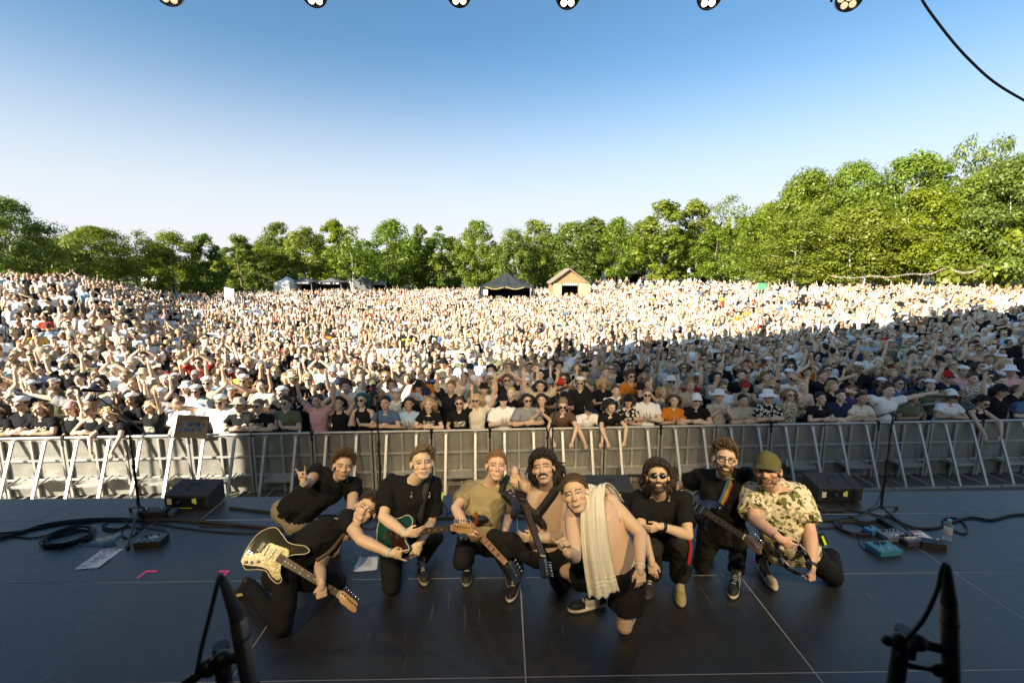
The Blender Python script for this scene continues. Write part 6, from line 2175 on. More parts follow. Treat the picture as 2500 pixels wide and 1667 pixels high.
# ---------------------------------------------------------------- the rest of the crowd: one mass
def low_person(pose, fem, seg, rng, jit=0.0):
    """light body: (verts, faces, colour group per face)"""
    J, hd, hands = stand(pose, fem)
    if jit:
        for k in ("EL", "ER", "WL", "WR"):
            J[k] = J[k] + V((rng.uniform(-jit, jit), rng.uniform(-jit, jit), rng.uniform(-jit, jit) * (1.2 if k[0] == "W" else .6)))
        hd = hd @ Matrix.Rotation(rng.uniform(-.25, .25), 4, 'Y') @ Matrix.Rotation(rng.uniform(-.4, .4), 4, 'Z') @ Matrix.Rotation(rng.uniform(-.15, .25), 4, 'X')
        dx = V((rng.uniform(-.05, .05), rng.uniform(-.06, .03), 0))
        for k in ("C", "SL", "SR"): J[k] = J[k] + dx
        hd.translation = hd.translation + dx * 1.2
    mb = MB()
    w = (.86 if fem else 1) * (rng.uniform(.92, 1.15) if jit else 1)
    sp_ = spine(J, 5)
    mb.loft([q[0] for q in sp_], [q[1] for q in sp_], [q[2] for q in sp_], [interp(q[3], TK, TW) * w + .016 for q in sp_], [interp(q[3], TK, TD) + .014 for q in sp_], seg + 2, 2)
    for sd in "LR":
        S, E, W = J["S" + sd], J["E" + sd], J["W" + sd]
        m = S + (E - S) * .6
        mb.tube([J["C"] + (S - J["C"]) * .4, S, m], [.06, .070 * w + .006, .064], seg, 2)
        mb.tube([m, E, W], [.046, .043, .032], seg, 0)
        d = hands[sd][0].normalized()
        th = hands[sd][1].normalized()
        R = Matrix((th, d, th.cross(d))).transposed()
        mb.ell(W + d * .085, (.042, .09, .02), R, 6, 4, 0)
        mb.tube([J["H" + sd], J["K" + sd], J["A" + sd] - V((0, 0, .09))], [.11, .08, .06], max(4, seg - 2), 3)
    hb = hd @ V((0, .02, -.08))
    mb.tube([J["C"] - V((0, 0, .02)), hb], [.06, .055], seg, 0)
    R = hd.to_3x3()
    mb.ell(hd @ V((0, -.008, .0)), (.072, .094, .118), R, seg + 2, seg, 0)
    mb.ell(hd @ V((0, -.105, -.02)), (.014, .016, .022), R, 5, 4, 0)
    mb.ell(hd @ V((0, .026, .040)), (.086, .098, .096), R, seg + 2, seg - 1, 1)
    if fem:
        mb.ell(hd @ V((0, .055, -.09)), (.085, .055, .15), R, seg, seg - 1, 1)
    else:
        mb.ell(hd @ V((0, -.03, .098)), (.070, .060, .035), R, seg, 4, 1)
    mb.box(hd @ V((0, -.094, .010)), (.118, .022, .030), R, 4)
    mb.box(hd @ V((0, -.092, -.058)), (.045, .012, .010), R, 5)
    return np.array([tuple(q) for q in mb.v], np.float32), mb.f, np.array(mb.m)
mrng = random.Random(5)
LOW = {}
MASSP = ["idle", "clap", "up", "overhead", "one", "fist", "phone", "cross"]
for seg in (7, 5):
    for fem in (False, True):
        for p in MASSP:
            for var_ in range(4):
                v, f, g = low_person(p, fem, seg, mrng, .09 if var_ else 0.0)
                fl = np.array([len(q) for q in f], np.int32); fi = np.array([i for q in f for i in q], np.int32)
                LOW[seg, fem, p, var_] = (v, fl, fi, g)
AV, AL, AI, AC = [], [], [], []
nv_tot = 0
n_mass = 0
DMAX = [(-80, 36), (60, 38), (200, 44), (330, 54), (450, 60), (600, 68), (700, 76), (1150, 80), (1250, 79), (1500, 78), (1650, 66), (1750, 60), (1850, 50), (1950, 42), (2100, 39), (2300, 37), (2600, 33)]
KEEP = []          # places of tents and hut, filled below: (x0, x1, y0, y1)
KEEP.append((-2.9, 3.3, 49.5, 57))
KEEP.append((4.6, 10.2, 57, 63))
d = 8.6 + LASTY - .2
def pick(ws, rng):
    return rng.choices([w[0] for w in ws], [w[1] for w in ws])[0]
SHIRTW = [((.80, .78, .75), 40), ((.64, .56, .44), 18), ((.013, .013, .014), 27), ((.20, .20, .20), 7), ((.02, .03, .06), 5), ((.34, .46, .58), 6), ((.48, .40, .28), 8), ((.13, .14, .075), 4), ((.42, .03, .02), 1.6), ((.62, .34, .32), 2.5), ((.55, .2, .02), .8), ((.36, .50, .40), 2), ((.08, .13, .22), 4), ((.58, .34, .23), 3), ((.6, .4, .05), .8)]
HAIRW = [((.50, .36, .18), 30), ((.085, .05, .027), 34), ((.02, .015, .011), 22), ((.24, .085, .025), 5), ((.36, .34, .31), 4), ((.26, .165, .08), 25), ((.74, .72, .68), 11), ((.012, .012, .013), 5)]
rown = 0
while d < 81:
    rs = .60 * max(1.0, (d / 17) ** 0.75)
    ls = .50 + .0045 * max(0, d - 14)
    half = 1.19 * d + 1.5
    x = -half + mrng.uniform(0, ls)
    while x < half:
        y = d + (rail_y(x) - 8.4 if d < 24 else 0) + mrng.uniform(-.3, .3) * rs
        px = pix((x, y, 0))[0]
        dm = np.interp(px, [q[0] for q in DMAX], [q[1] for q in DMAX])
        skip = y > dm or any(k[0] < x < k[1] and k[2] < y < k[3] for k in KEEP)
        if rown == 0 and x < LASTX: skip = True
        if (x < -15 and mrng.random() < .30) or (y > dm * .88 and mrng.random() < .35) or (x > 14 and d > 17 and mrng.random() < .15):
            skip = True
        if (x - pb.x) ** 2 < .2 and -1.6 < y - yb < .6:
            skip = True
        if not skip:
            fem = mrng.random() < .45
            calm = x < -10 or x > 12 or d > 32
            p = mrng.choices(MASSP, [34, 22, 7, 6, 5, 3, 5, 7] if not calm else [50, 14, 2, 2, 2, 1, 5, 14])[0]
            v, fl, fi, g = LOW[7 if d < 24 else 5, fem, p, mrng.randrange(4)]
            s = 1.02 * mrng.uniform(.90, 1.06) * (.95 if fem else 1)
            a = mrng.uniform(-.5, .5) - math.atan2(x, y) * .5
            if mrng.random() < .04: a += math.pi
            ca, sa = math.cos(a) * s, math.sin(a) * s
            w = np.empty_like(v)
            z = gz(x, y)
            w[:, 0] = v[:, 0] * ca - v[:, 1] * sa + x
            w[:, 1] = v[:, 0] * sa + v[:, 1] * ca + y
            w[:, 2] = v[:, 2] * s + z
            AV.append(w); AL.append(fl); AI.append(fi + nv_tot); nv_tot += len(v)
            sk = mrng.choice(SKINS); k = mrng.uniform(.85, 1.12)
            pal = np.array([[c * k for c in sk], pick(HAIRW, mrng), pick(SHIRTW, mrng), mrng.choice([(.013, .013, .014), (.04, .06, .10), (.25, .21, .15), (.02, .02, .02)]),
                            (.015, .012, .012) if mrng.random() < .62 else [c * .8 for c in sk], (.35, .12, .10)])
            AC.append(pal[g])
            n_mass += 1
        x += ls * mrng.uniform(.8, 1.25)
    d += rs
    rown += 1
AV = np.concatenate(AV); AL = np.concatenate(AL); AI = np.concatenate(AI); AC = np.concatenate(AC)
cm = bpy.data.meshes.new("crowd")
cm.vertices.add(len(AV)); cm.vertices.foreach_set("co", AV.ravel())
cm.loops.add(len(AI)); cm.loops.foreach_set("vertex_index", AI)
cm.polygons.add(len(AL))
st_ = np.zeros(len(AL), np.int32); st_[1:] = np.cumsum(AL)[:-1]
cm.polygons.foreach_set("loop_start", st_); cm.polygons.foreach_set("loop_total", AL)
cm.polygons.foreach_set("use_smooth", np.ones(len(AL), bool))
cm.update()
at_ = cm.attributes.new("feat", 'FLOAT_COLOR', 'FACE')
at_.data.foreach_set("color", np.concatenate([AC, np.ones((len(AC), 1))], 1).astype(np.float32).ravel())
cm.materials.append(mat_objcol("crowd_clothes", .85, .2, 12, feat=True, sp=.15, var=.12, attr_only=True))
co_ = bpy.data.objects.new("crowd", cm); col.objects.link(co_)
tag(co_, "dense festival crowd filling the field behind the nearest rows", kind="stuff")
print("mass people", n_mass, "faces", len(AL), "individuals", len(PEOPLE))
# ================================================================ THINGS ON AND ABOUT THE STAGE
M_cab = mat("speaker_paint", (.016, .018, .021), .62, var=.25, scale=30, bump=.25, bscale=220)
M_neon = mat("neon_tape", (.62, .78, .02), .5)
M_paper = mat("paper_white", (.74, .74, .76), .85, var=.04)
M_ink = mat("print_ink", (.06, .07, .13), .8)
M_inkr = mat("print_ink_red", (.25, .02, .04), .8)
M_pink = mat("pink_tape", (.75, .06, .22), .55)
M_lab = mat("label_paper", (.62, .60, .48), .7)
M_slot = mat("socket_black", (.004, .004, .004), .5)
def monitor(fpx, ftop, bpx, btop, y0, y1, label, sticker=0.7):
    A, B = at_y(fpx[0], ftop, y0), at_y(fpx[1], ftop, y0)
    C, D = at_y(bpx[1], btop, y1), at_y(bpx[0], btop, y1)
    o = empty("stage_monitor", (A + B) / 2 * 1.0)
    o.location.z = 0
    o["label"] = label; o["category"] = "stage monitor"; o["group"] = "wedge monitors along the stage front"
    L = o.location.copy()
    g = lambda p, z=None: V((p.x, p.y, p.z if z is None else z)) - L
    b = MB()
    z0 = .012
    def q(p, ins, dz):      # slight chamfer
        return p
    vs = [g(A, z0), g(B, z0), g(C, z0), g(D, z0), g(A), g(B), g(C), g(D)]
    bm = bmesh.new()
    bv = [bm.verts.new(p) for p in vs]
    for f in ((3, 2, 1, 0), (4, 5, 6, 7), (0, 1, 5, 4), (1, 2, 6, 5), (2, 3, 7, 6), (3, 0, 4, 7)):
        bm.faces.new([bv[i] for i in f])
    bmesh.ops.bevel(bm, geom=bm.edges[:], offset=.009, segments=2, affect='EDGES', profile=.6)
    me = bpy.data.meshes.new("cabinet"); bm.to_mesh(me); bm.free()
    me.materials.append(M_cab)
    put("cabinet", me, o)
    x = (B - A).normalized(); w = (B - A).length; h = A.z
    def face(u, v, su, sv, m, name, th=.004):
        c = g(A + x * (w * u)); c.z = h * v; c.y -= th * .5
        t = MB(); t.bbox((0, 0, 0), (su, th, sv), .0012, Matrix((x, V((0, 1, 0)), V((0, 0, 1)))).transposed())
        k = t.build(name, m, o); k.location = c
    face(.5, .5, w * .80, h * .66, M_slot, "connector_plate")
    face(.12, .55, .05, .07, M_lab, "label_sticker", .008)
    face(sticker, .58, .03, .065, M_neon, "neon_sticker", .009)
    face(sticker - .05, .58, .02, .05, M_lab, "label_sticker", .008)
    jk = MB(); c = g(A + x * (w * .36)); jk.tube([c + V((0, -.01, -h * .4)), c + V((0, -.045, -h * .42))], .012, 12); jk.build("plug", mat("plug_blue", (.03, .08, .20), .4), o, smooth=True, auto=40)
    # handle recess with three screws in the lid
    n = (B - A).cross(D - A).normalized()
    ctr = (A + B + C + D) / 4 + n * .002
    u, v = x, n.cross(x)
    e = MB()
    arc = [ctr + u * (-.065) + v * (-.06), ctr + u * (-.062) + v * .03, ctr + u * (-.03) + v * .055, ctr + u * .03 + v * .058, ctr + u * .07 + v * .045]
    e.tube([p - L for p in spline(arc, 4)], .004, 6)
    for a, c_ in ((-.02, .03), (.03, .033), (-.05, -.045)):
        e.tube([ctr + u * a + v * c_ - L - n * .002, ctr + u * a + v * c_ - L + n * .0025], .008, 10)
    e.build("handle", M_slot, o)
    return o
monitor((399, 508), 1209, (444, 546), 1168, 4.985, 5.23, "black wedge monitor by the left mic stand, with neon tape round it")
monitor((985, 1066), 1204, (990, 1074), 1163, 4.985, 5.23, "black wedge monitor mostly hidden behind the man with the teal guitar")
monitor((1441, 1549), 1197, (1431, 1533), 1158, 4.985, 5.23, "black wedge monitor behind the man with the towel", .66)
monitor((2000, 2108), 1191, (1959, 2066), 1152, 5.0, 5.23, "black wedge monitor between the capped man and the right mic stand", .62)
def strip(pts, w, m, label, cat="tape mark", name="tape", z=.0026, group=None):
    """tape lying on the deck along pixel points"""
    P = [at_z(a, b, z) for a, b in pts]
    mb = MB()
    for a, b in zip(P, P[1:]):
        d = (b - a).normalized(); n = V((-d.y, d.x, 0)) * w / 2
        a2, b2 = a - d * w * .45, b + d * w * .45
        mb.add([a2 - n, b2 - n, b2 + n, a2 + n, a2 - n + V((0, 0, .0012)), b2 - n + V((0, 0, .0012)), b2 + n + V((0, 0, .0012)), a2 + n + V((0, 0, .0012))],
               [(4, 5, 6, 7), (0, 1, 5, 4), (1, 2, 6, 5), (2, 3, 7, 6), (3, 0, 4, 7)])
        P[P.index(b)] = b + V((0, 0, .0004))
    o = mb.build(name, m)
    tag(o, label, cat, group)
    return o
TG = "tape marks on the stage floor"
strip([(397, 1239), (403, 1236)], .03, M_neon, "short neon tape at the left corner of the left monitor", group=TG)
strip([(442, 1239), (468, 1239)], .03, M_neon, "neon tape strip in front of the left monitor", group=TG)
strip([(513, 1236), (558, 1206)], .032, M_neon, "long neon tape along the right side of the left monitor", group=TG)
strip([(1074, 1224), (1081, 1203)], .045, M_neon, "neon tape beside the monitor behind the kneeling guitarist", group=TG)
strip([(2042, 1221), (2062, 1221)], .03, M_neon, "neon tape in front of the right monitor", group=TG)
strip([(1978, 1212), (1981, 1208)], .03, M_neon, "tiny neon tape by the capped man's shoulder", group=TG)
strip([(338, 1409), (358, 1394), (381, 1394)], .028, M_pink, "pink corner mark left, in front of the small pedal", group=TG)
strip([(538, 1394), (557, 1394), (545, 1405)], .028, M_pink, "pink corner mark by the guitarist's trailing shoe", group=TG)
strip([(1845, 1366), (1832, 1369), (1840, 1375)], .02, M_pink, "small pink corner mark between the kneeling men's shoes", group=TG)
def sheet(c4, label, lines, name="setlist"):
    P = [at_z(a, b, .004) for a, b in c4]       # order: far left, far right, near right, near left (as seen)
    n = 8
    mb = MB()
    vs = []
    for j in range(n + 1):
        for i in range(n + 1):
            u, v = i / n, j / n
            p = (P[0] * (1 - u) + P[1] * u) * (1 - v) + (P[3] * (1 - u) + P[2] * u) * v
            p.z = .004 + .006 * max(0, noise.noise(V((p.x * 6, p.y * 6, 1)))) + (.012 * max(0, abs(u - .5) - .4) * 10 * (v > .5) * .5)
            vs.append(p)
    fs = [(j * (n + 1) + i, (j + 1) * (n + 1) + i, (j + 1) * (n + 1) + i + 1, j * (n + 1) + i + 1) for j in range(n) for i in range(n)]
    mb.add(vs, fs); mb.add([p - V((0, 0, .0008)) for p in vs], [f[::-1] for f in fs])
    o = mb.build(name, M_paper, smooth=True)
    tag(o, label, "setlist", "setlists on the floor")
    rr = random.Random(len(label))
    at2 = lambda u, v: (P[0] * (1 - u) + P[1] * u) * (1 - v) + (P[3] * (1 - u) + P[2] * u) * v
    for m, L in ((M_inkr, lines[0]), (M_ink, lines[1])):
        k = MB()
        for (v, h, u0, u1) in L:
            u = u0
            while u < u1:                     # unreadable words as short runs of strokes
                wd = rr.uniform(.012, .03)
                if rr.random() < .82:
                    a, b, c, d = at2(u, v), at2(u + wd, v), at2(u + wd, v + h), at2(u, v + h)
                    up = V((0, 0, .0088))
                    k.add([a + up, d + up, c + up, b + up], [(0, 1, 2, 3)])
                u += wd + .008
        k.build("print", m, o)
    return o
BODY = [(.20 + .055 * i, .028, .30 + .1 * math.sin(i * 2.1), .62 + .2 * math.sin(i * 1.3 + 1)) for i in range(10)]
sheet([(249, 1341), (302, 1338), (242, 1385), (182, 1390)], "white setlist sheet with red heading below the puddle on the left", ([(.07, .07, .12, .88)], BODY + [(.84, .02, .1, .5), (.89, .02, .1, .45)]))
sheet([(878, 1357), (924, 1357), (920, 1391), (862, 1395)], "white setlist sheet with blue heading behind the olive guitar's player", ([], [(.05, .08, .1, .9)] + [(.25 + .09 * i, .03, .2, .7) for i in range(6)]))
sheet([(2203, 1296), (2247, 1295), (2314, 1337), (2252, 1335)], "white setlist sheet beside the water bottle and pedals on the right", ([(.06, .09, .2, .9)], [(.28, .05, .2, .75), (.40, .05, .25, .6)]))
# puddle
pd = [(285, 770), (360, 730), (440, 690), (560, 680), (720, 650), (800, 615), (890, 605), (960, 570), (1030, 575), (1060, 600), (1040, 640), (985, 690), (930, 740), (965, 785), (900, 808), (800, 818), (720, 835), (650, 815), (560, 818), (440, 808), (340, 825), (330, 800)]
P = [at_z(150 + a * .1403, 1220 + b * .1403, 0.0) for a, b in pd]
out = [(q.x, q.y) for q in spline([(p.x, p.y, 0) for p in P], 3, True)]
if sum(out[i - 1][0] * out[i][1] - out[i][0] * out[i - 1][1] for i in range(len(out))) < 0: out = out[::-1]
M_wat = mat("water_film", (.010, .012, .015), .22, var=.1, sp=.45)
pu = MB(); pu.prism(out, .0024, .0042, .0008)
tag(pu.build("puddle", M_wat, smooth=True, auto=50), "dark puddle of spilled water beside the coiled cable", "puddle")

# ---- microphone stands
M_grille = mat("mic_grille", (.03, .03, .03), .5, .5, var=.4, scale=90)
M_red = mat("red_windscreen", (.10, .012, .010), .9, var=.3, scale=40)
def mic(o, a, b, red=False, r=.024):
    a, b = V(a), V(b)
    d = (b - a).normalized()
    m = MB(); m.tube([a, a + (b - a) * .5, b - d * .03], [.010, .015, .021], 14); m.build("microphone", M_blk, o, smooth=True, auto=40)
    g = MB(); R = d.to_track_quat('Z', 'Y').to_matrix(); g.ell(b, (r, r, r * 1.25), R, 18, 12); g.build("windscreen", M_red if red else M_grille, o, smooth=True)
def mic_stand(base, h, boom, label, tripod=None, red=False, lean=(0, 0), micxyz=None, round_base=False):
    """pole with boom; boom = (tail point, head point) in world space"""
    o = tag(empty("microphone_stand", base), label, "mic stand", "microphone stands on the stage")
    L = V(base)
    top = V((lean[0], lean[1], h))
    p = MB(); p.tube([V((0, 0, .10)), top * .55], .0125, 12); p.tube([top * .53, top], .0085, 12); p.tube([top * .53, top * .57], .018, 12)
    p.build("pole", M_blk, o, smooth=True, auto=40)
    if round_base:
        b = MB(); b.tube([(0, 0, .0), (0, 0, .012), (0, 0, .022), (0, 0, .10)], [.125, .125, .05, .016], 28); b.build("base", M_blk, o, smooth=True, auto=30)
    else:
        for q in tripod:
            e = V(q) - L
            t = MB(); t.tube([V((0, 0, .13)), e * .5 + V((0, 0, .075)), e + V((0, 0, .012))], .011, 10); lg = t.build("leg", M_blk, o, smooth=True, auto=40)
            f = MB(); f.cap(e * .93 + V((0, 0, .02)), e + V((0, 0, .016)), .016, .016); f.build("rubber_foot", M_rub, lg, smooth=True)
    j = MB(); j.ell(top, (.024, .024, .028)); j.tube([top + V((-.03, 0, 0)), top + V((.035, 0, 0))], .014, 12); j.build("clutch", M_blk, o, smooth=True, auto=40)
    if boom:
        bm_ = MB(); bm_.tube([V(boom[0]) - L, V(boom[1]) - L], .0075, 10); bm_.cap(V(boom[0]) - L, V(boom[0]) - L + (V(boom[1]) - V(boom[0])).normalized() * .08, .014, .012); bm_.build("boom", M_blk, o, smooth=True, auto=40)
    if micxyz:
        mic(o, V(micxyz[0]) - L, V(micxyz[1]) - L, red)
    # cable wound round the pole
    cb = MB()
    pts = []
    src = V(micxyz[0]) - L if micxyz else top
    pts.append(src); pts.append((src + top) / 2 + V((.02, -.02, -.06))); pts.append(top + V((0, -.02, -.05)))
    for i in range(12):
        pts.append(top * (.92 - .07 * i) + V((.018 * math.cos(i * 1.5), .018 * math.sin(i * 1.5), 0)))
    pts.append(V((.05, -.06, .02)))
    cb.tube(spline(pts, 3), .0035, 6); cb.build("cable", M_rub, o, smooth=True)
    return o
b1 = at_z(343, 1262, 0); yb1 = b1.y
mic_stand(b1, at_y(312, 1034, yb1).z, (at_y(350, 1052, yb1 - .12), at_y(238, 968, yb1 + .2)), "black boom microphone stand standing on the left among the cables",
          [at_z(311, 1340, 0), at_z(395, 1258, 0), at_z(318, 1244, 0)], micxyz=(at_y(268, 955, yb1 + .2), at_y(206, 952, yb1 + .2)), red=True)
b2 = at_z(931, 1222, 0)
mic_stand(b2, at_y(908, 968, b2.y).z, None, "straight microphone stand with reddish windscreen behind the teal guitar's player", [b2 + V((.25, .05, 0)), b2 + V((-.2, .12, 0)), b2 + V((-.05, -.25, 0))], micxyz=(at_y(911, 990, b2.y), at_y(906, 950, b2.y - .02)), red=True)
b3 = at_z(1347, 1222, 0)
mic_stand(b3, at_y(1348, 1034, b3.y).z, (at_y(1335, 1070, b3.y - .03), at_y(1372, 950, b3.y + .05)), "slanted microphone stand behind the man with the moustache", [b3 + V((.25, .05, 0)), b3 + V((-.2, .12, 0)), b3 + V((-.05, -.25, 0))], micxyz=(at_y(1358, 955, b3.y + .05), at_y(1384, 944, b3.y + .02)), red=True)
b4 = at_z(2148, 1262, 0); yb4 = b4.y
mic_stand(b4, at_y(2181, 1010, yb4).z, (at_y(2143, 1016, yb4 - .05), at_y(2290, 974, yb4 + .15)), "black boom microphone stand on the right above the pedals",
          [at_z(2230, 1310, 0), at_z(2085, 1268, 0), at_z(2190, 1240, 0)], micxyz=(at_y(2262, 966, yb4 + .15), at_y(2333, 969, yb4 + .18)), red=True)

# ---- two overhead drum microphones close to the camera
M_sil = mat("satin_silver", (.16, .14, .13), .38, .8, var=.1)
def overhead(tip, shoulder, bottom, cabpts, clamp, label, d):
    T, S, B = at_y(*tip, d), at_y(*shoulder, d), at_y(*bottom, d)
    o = tag(empty("overhead_microphone", B), label, "microphone", "overhead microphones in front of the camera")
    L = B.copy()
    ax = (B - T).normalized()
    c = MB(); c.tube([T - L, T - L + ax * .006, S - L - ax * .012, S - L], [.0045, .0062, .0105, .0112], 20); c.build("connector", M_rub, o, smooth=True, auto=40)
    m = MB(); m.tube([S - L, S - L + ax * .004, V((0, 0, 0)), ax * .05], [.0105, .0122, .0126, .0126], 24); m.build("microphone_body", M_sil, o, smooth=True, auto=40)
    q = MB(); q.tube([S - L + ax * .030, S - L + ax * .034], .0129, 24); q.tube([ax * .01, ax * .05], .0136, 24); q.build("band", M_rub, o, smooth=True, auto=40)
    cb = MB(); cb.tube(spline([at_y(a, b, d + e) - L for a, b, e in cabpts], 5), .0034, 10); cb.build("cable", M_rub, o, smooth=True)
    cl = MB()
    K = [at_y(a, b, d + .01) - L for a, b in clamp]
    cl.cap(K[0], K[1], .008, .010, 12); cl.cap(K[1], K[2], .011, .011, 12); cl.cap(K[2], K[3], .007, .009, 12)
    cl.ell(K[1], (.016, .014, .015)); cl.ell(K[2], (.015, .014, .016))
    cl.tube([K[1] + V((-.008, 0, -.03)), K[1] + V((-.008, 0, -.01))], .007, 10)
    cl.build("clamp", M_blk, o, smooth=True, auto=45)
    pl = MB(); e = V((K[1].x - .012, K[1].y + .015, -L.z)); pl.tube([K[1] + V((-.012, .015, .012)), e], .0125, 14); pl.build("stand_pole", M_blk, o, smooth=True, auto=40)
    ba = MB(); ba.tube([e, e + V((0, 0, .02)), e + V((0, 0, .05))], [.12, .11, .02], 24); ba.build("base", M_blk, o, smooth=True, auto=40)
    kn = MB(); kn.tube([K[1] + V((-.01, 0, -.045)), K[1] + V((.035, -.004, -.05))], .0045, 8); kn.ell(K[1] + V((.038, -.004, -.05)), (.010, .009, .012)); kn.build("wing_screw", M_blk, o, smooth=True)
    return o
overhead((543, 1409), (580, 1512), (608, 1660), [(544, 1412, 0), (538, 1404, -.004), (532, 1420, -.006), (515, 1490, -.004), (490, 1590, .0), (478, 1660, .0)],
         [(600, 1600), (545, 1608), (510, 1628), (455, 1668)], "blurred overhead microphone with looped cable at the lower left, close to the camera", .66)
overhead((2311, 1378), (2317, 1475), (2322, 1660), [(2310, 1380, 0), (2306, 1376, -.002), (2298, 1395, -.006), (2288, 1440, -.008), (2255, 1510, -.006), (2214, 1560, .0), (2196, 1600, .01)],
         [(2312, 1585), (2240, 1566), (2196, 1566), (2166, 1562)], "blurred overhead microphone on a clamp at the lower right, close to the camera", .66)

# ---- pedals, boxes, bottle
def box_thing(name, px, py, rz, size, m, label, cat, knobs=(), knobm=None, switches=(), extra=None, slope=0.0, group=None):
    p = at_z(px, py, 0)
    o = tag(empty(name, p, rz), label, cat, group)
    b = MB(); w, d, h = size
    b.bbox((0, 0, h / 2 + .004), size, .006, Matrix.Rotation(slope, 3, 'X'))
    b.build("case", m, o)
    for (x, y) in knobs:
        k = MB(); zz = h + .004 + y * math.sin(slope); k.tube([(x, y, zz), (x, y, zz + .016), (x, y, zz + .019)], [.0095, .0085, .006], 12); k.build("knob", knobm or M_bplas, o, smooth=True, auto=40)
    for (x, y) in switches:
        k = MB(); zz = h + .004 + y * math.sin(slope); k.tube([(x, y, zz), (x, y, zz + .006)], .011, 10); k.tube([(x, y, zz + .006), (x, y, zz + .022)], .0065, 10); k.ell((x, y, zz + .022), (.0075, .0075, .004), None, 10, 6); k.build("footswitch", M_chrome, o, smooth=True, auto=40)
    if extra: extra(o, w, d, h)
    return o
PG_ = "effect pedals on the stage floor"
def plate(x, y, sx, sy, m, z):
    def f(o, w, d, h):
        t = MB(); t.bbox((x, y, h + .0052), (sx, sy, .002), .0006); t.build("label_plate", m, o)
    return f
box_thing("effect_pedal", 371, 1326, .12, (.25, .15, .055), M_bplas, "black multi-switch pedal in front of the left mic stand", "pedal", [(-.07, .04), (-.02, .04), (.05, .035)], None, [(-.09, -.045), (-.03, -.045), (.03, -.045)], plate(.02, .02, .10, .05, mat("pedal_bluegrey", (.20, .26, .36), .4), 0), group=PG_)
M_tealp = mat("pedal_teal", (.035, .17, .25), .4, var=.1)
box_thing("effect_pedal", 2156, 1346, .12, (.24, .17, .055), M_tealp, "teal pedal with three footswitches, nearest of the pedals on the right", "pedal", [(-.05, .05), (-.01, .055), (.03, .05), (.06, .045), (-.03, .03), (.02, .03)], None, [(-.08, -.05), (0, -.05), (.08, -.05)], group=PG_)
box_thing("effect_pedal", 2176, 1313, .1, (.24, .15, .055), mat("pedal_slate", (.10, .13, .18), .4), "slate grey pedal behind the teal one", "pedal", [(-.07, .04), (-.04, .045), (0, .04), (.04, .045), (.07, .03)], None, [(-.03, -.05), (.07, -.05)], plate(-.01, -.035, .10, .03, mat("pedal_salmon", (.55, .32, .24), .5), 0), group=PG_)
box_thing("effect_pedal", 2222, 1325, .1, (.20, .13, .055), mat("pedal_purple", (.05, .04, .06), .4), "small pedal with cream strip between the slate pedal and the setlist", "pedal", [(-.05, .03), (0, .035), (.05, .03)], None, [(-.05, -.04), (.05, -.04)], plate(0, -.005, .13, .04, mat("pedal_cream", (.55, .50, .32), .5), 0), group=PG_)
box_thing("effect_pedal", 2274, 1334, -.35, (.20, .09, .06), M_bplas, "black rocker pedal lying on the edge of the setlist", "pedal", [(.05, .02)], M_chrome, [], None, .12, group=PG_)
box_thing("effect_pedal", 2128, 1301, .3, (.12, .09, .05), mat("pedal_blue", (.03, .16, .34), .4), "small bright blue pedal beside the cable coil", "pedal", [(0, .02)], M_bplas, [(0, -.02)], group=PG_)
_a, _b = at_z(2166, 1284, 0), at_z(2224, 1317, 0)
box_thing("power_strip", 2195, 1300, math.atan2(_b.y - _a.y, _b.x - _a.x), (.46, .07, .05), M_bplas, "long black power strip with amber lights behind the pedals", "power strip", [], None, [], lambda o, w, d, h: [MB().bbox((x, -.037, .03), (.010, .004, .02), .001).build("amber_light", mat("amber_lamp", (.65, .35, .04), .4), o) for x in (-.02, .06, .14)])
box_thing("stage_box", 378, 1262, .05, (.27, .12, .09), M_cab, "black connector box behind the left mic stand", "connector box", [(-.08, 0), (.08, 0)], M_chrome)
box_thing("stage_box", 408, 1256, .1, (.20, .10, .05), mat("box_grey", (.07, .08, .10), .5), "low grey adapter box between the left mic stand and the monitor", "connector box", [(.0, 0)], M_bplas)
def glass_mat():
    m, nt, b = nodes_of("clear_plastic")
    b.inputs["Base Color"].default_value = (.85, .92, .95, 1)
    b.inputs["Transmission Weight"].default_value = .85; b.inputs["Roughness"].default_value = .06; b.inputs["IOR"].default_value = 1.2
    return m
bt = tag(empty("water_bottle", at_z(2311, 1319, 0)), "clear plastic water bottle with blue cap standing on the deck", "bottle")
b = MB(); b.tube([(0, 0, .0), (0, 0, .004), (0, 0, .03), (0, 0, .08), (0, 0, .085), (0, 0, .13), (0, 0, .165), (0, 0, .20), (0, 0, .212)], [.027, .033, .034, .034, .031, .034, .033, .015, .014], 20); b.build("body", glass_mat(), bt, smooth=True)
b = MB(); b.tube([(0, 0, .085), (0, 0, .135)], .0347, 20); b.build("label_sleeve", mat("bottle_label", (.50, .52, .42), .5, var=.5, scale=25), bt, smooth=True, auto=40)
b = MB(); b.tube([(0, 0, .208), (0, 0, .232)], .0165, 16); b.build("cap", mat("bottle_cap", (.12, .42, .68), .4), bt, smooth=True, auto=40)

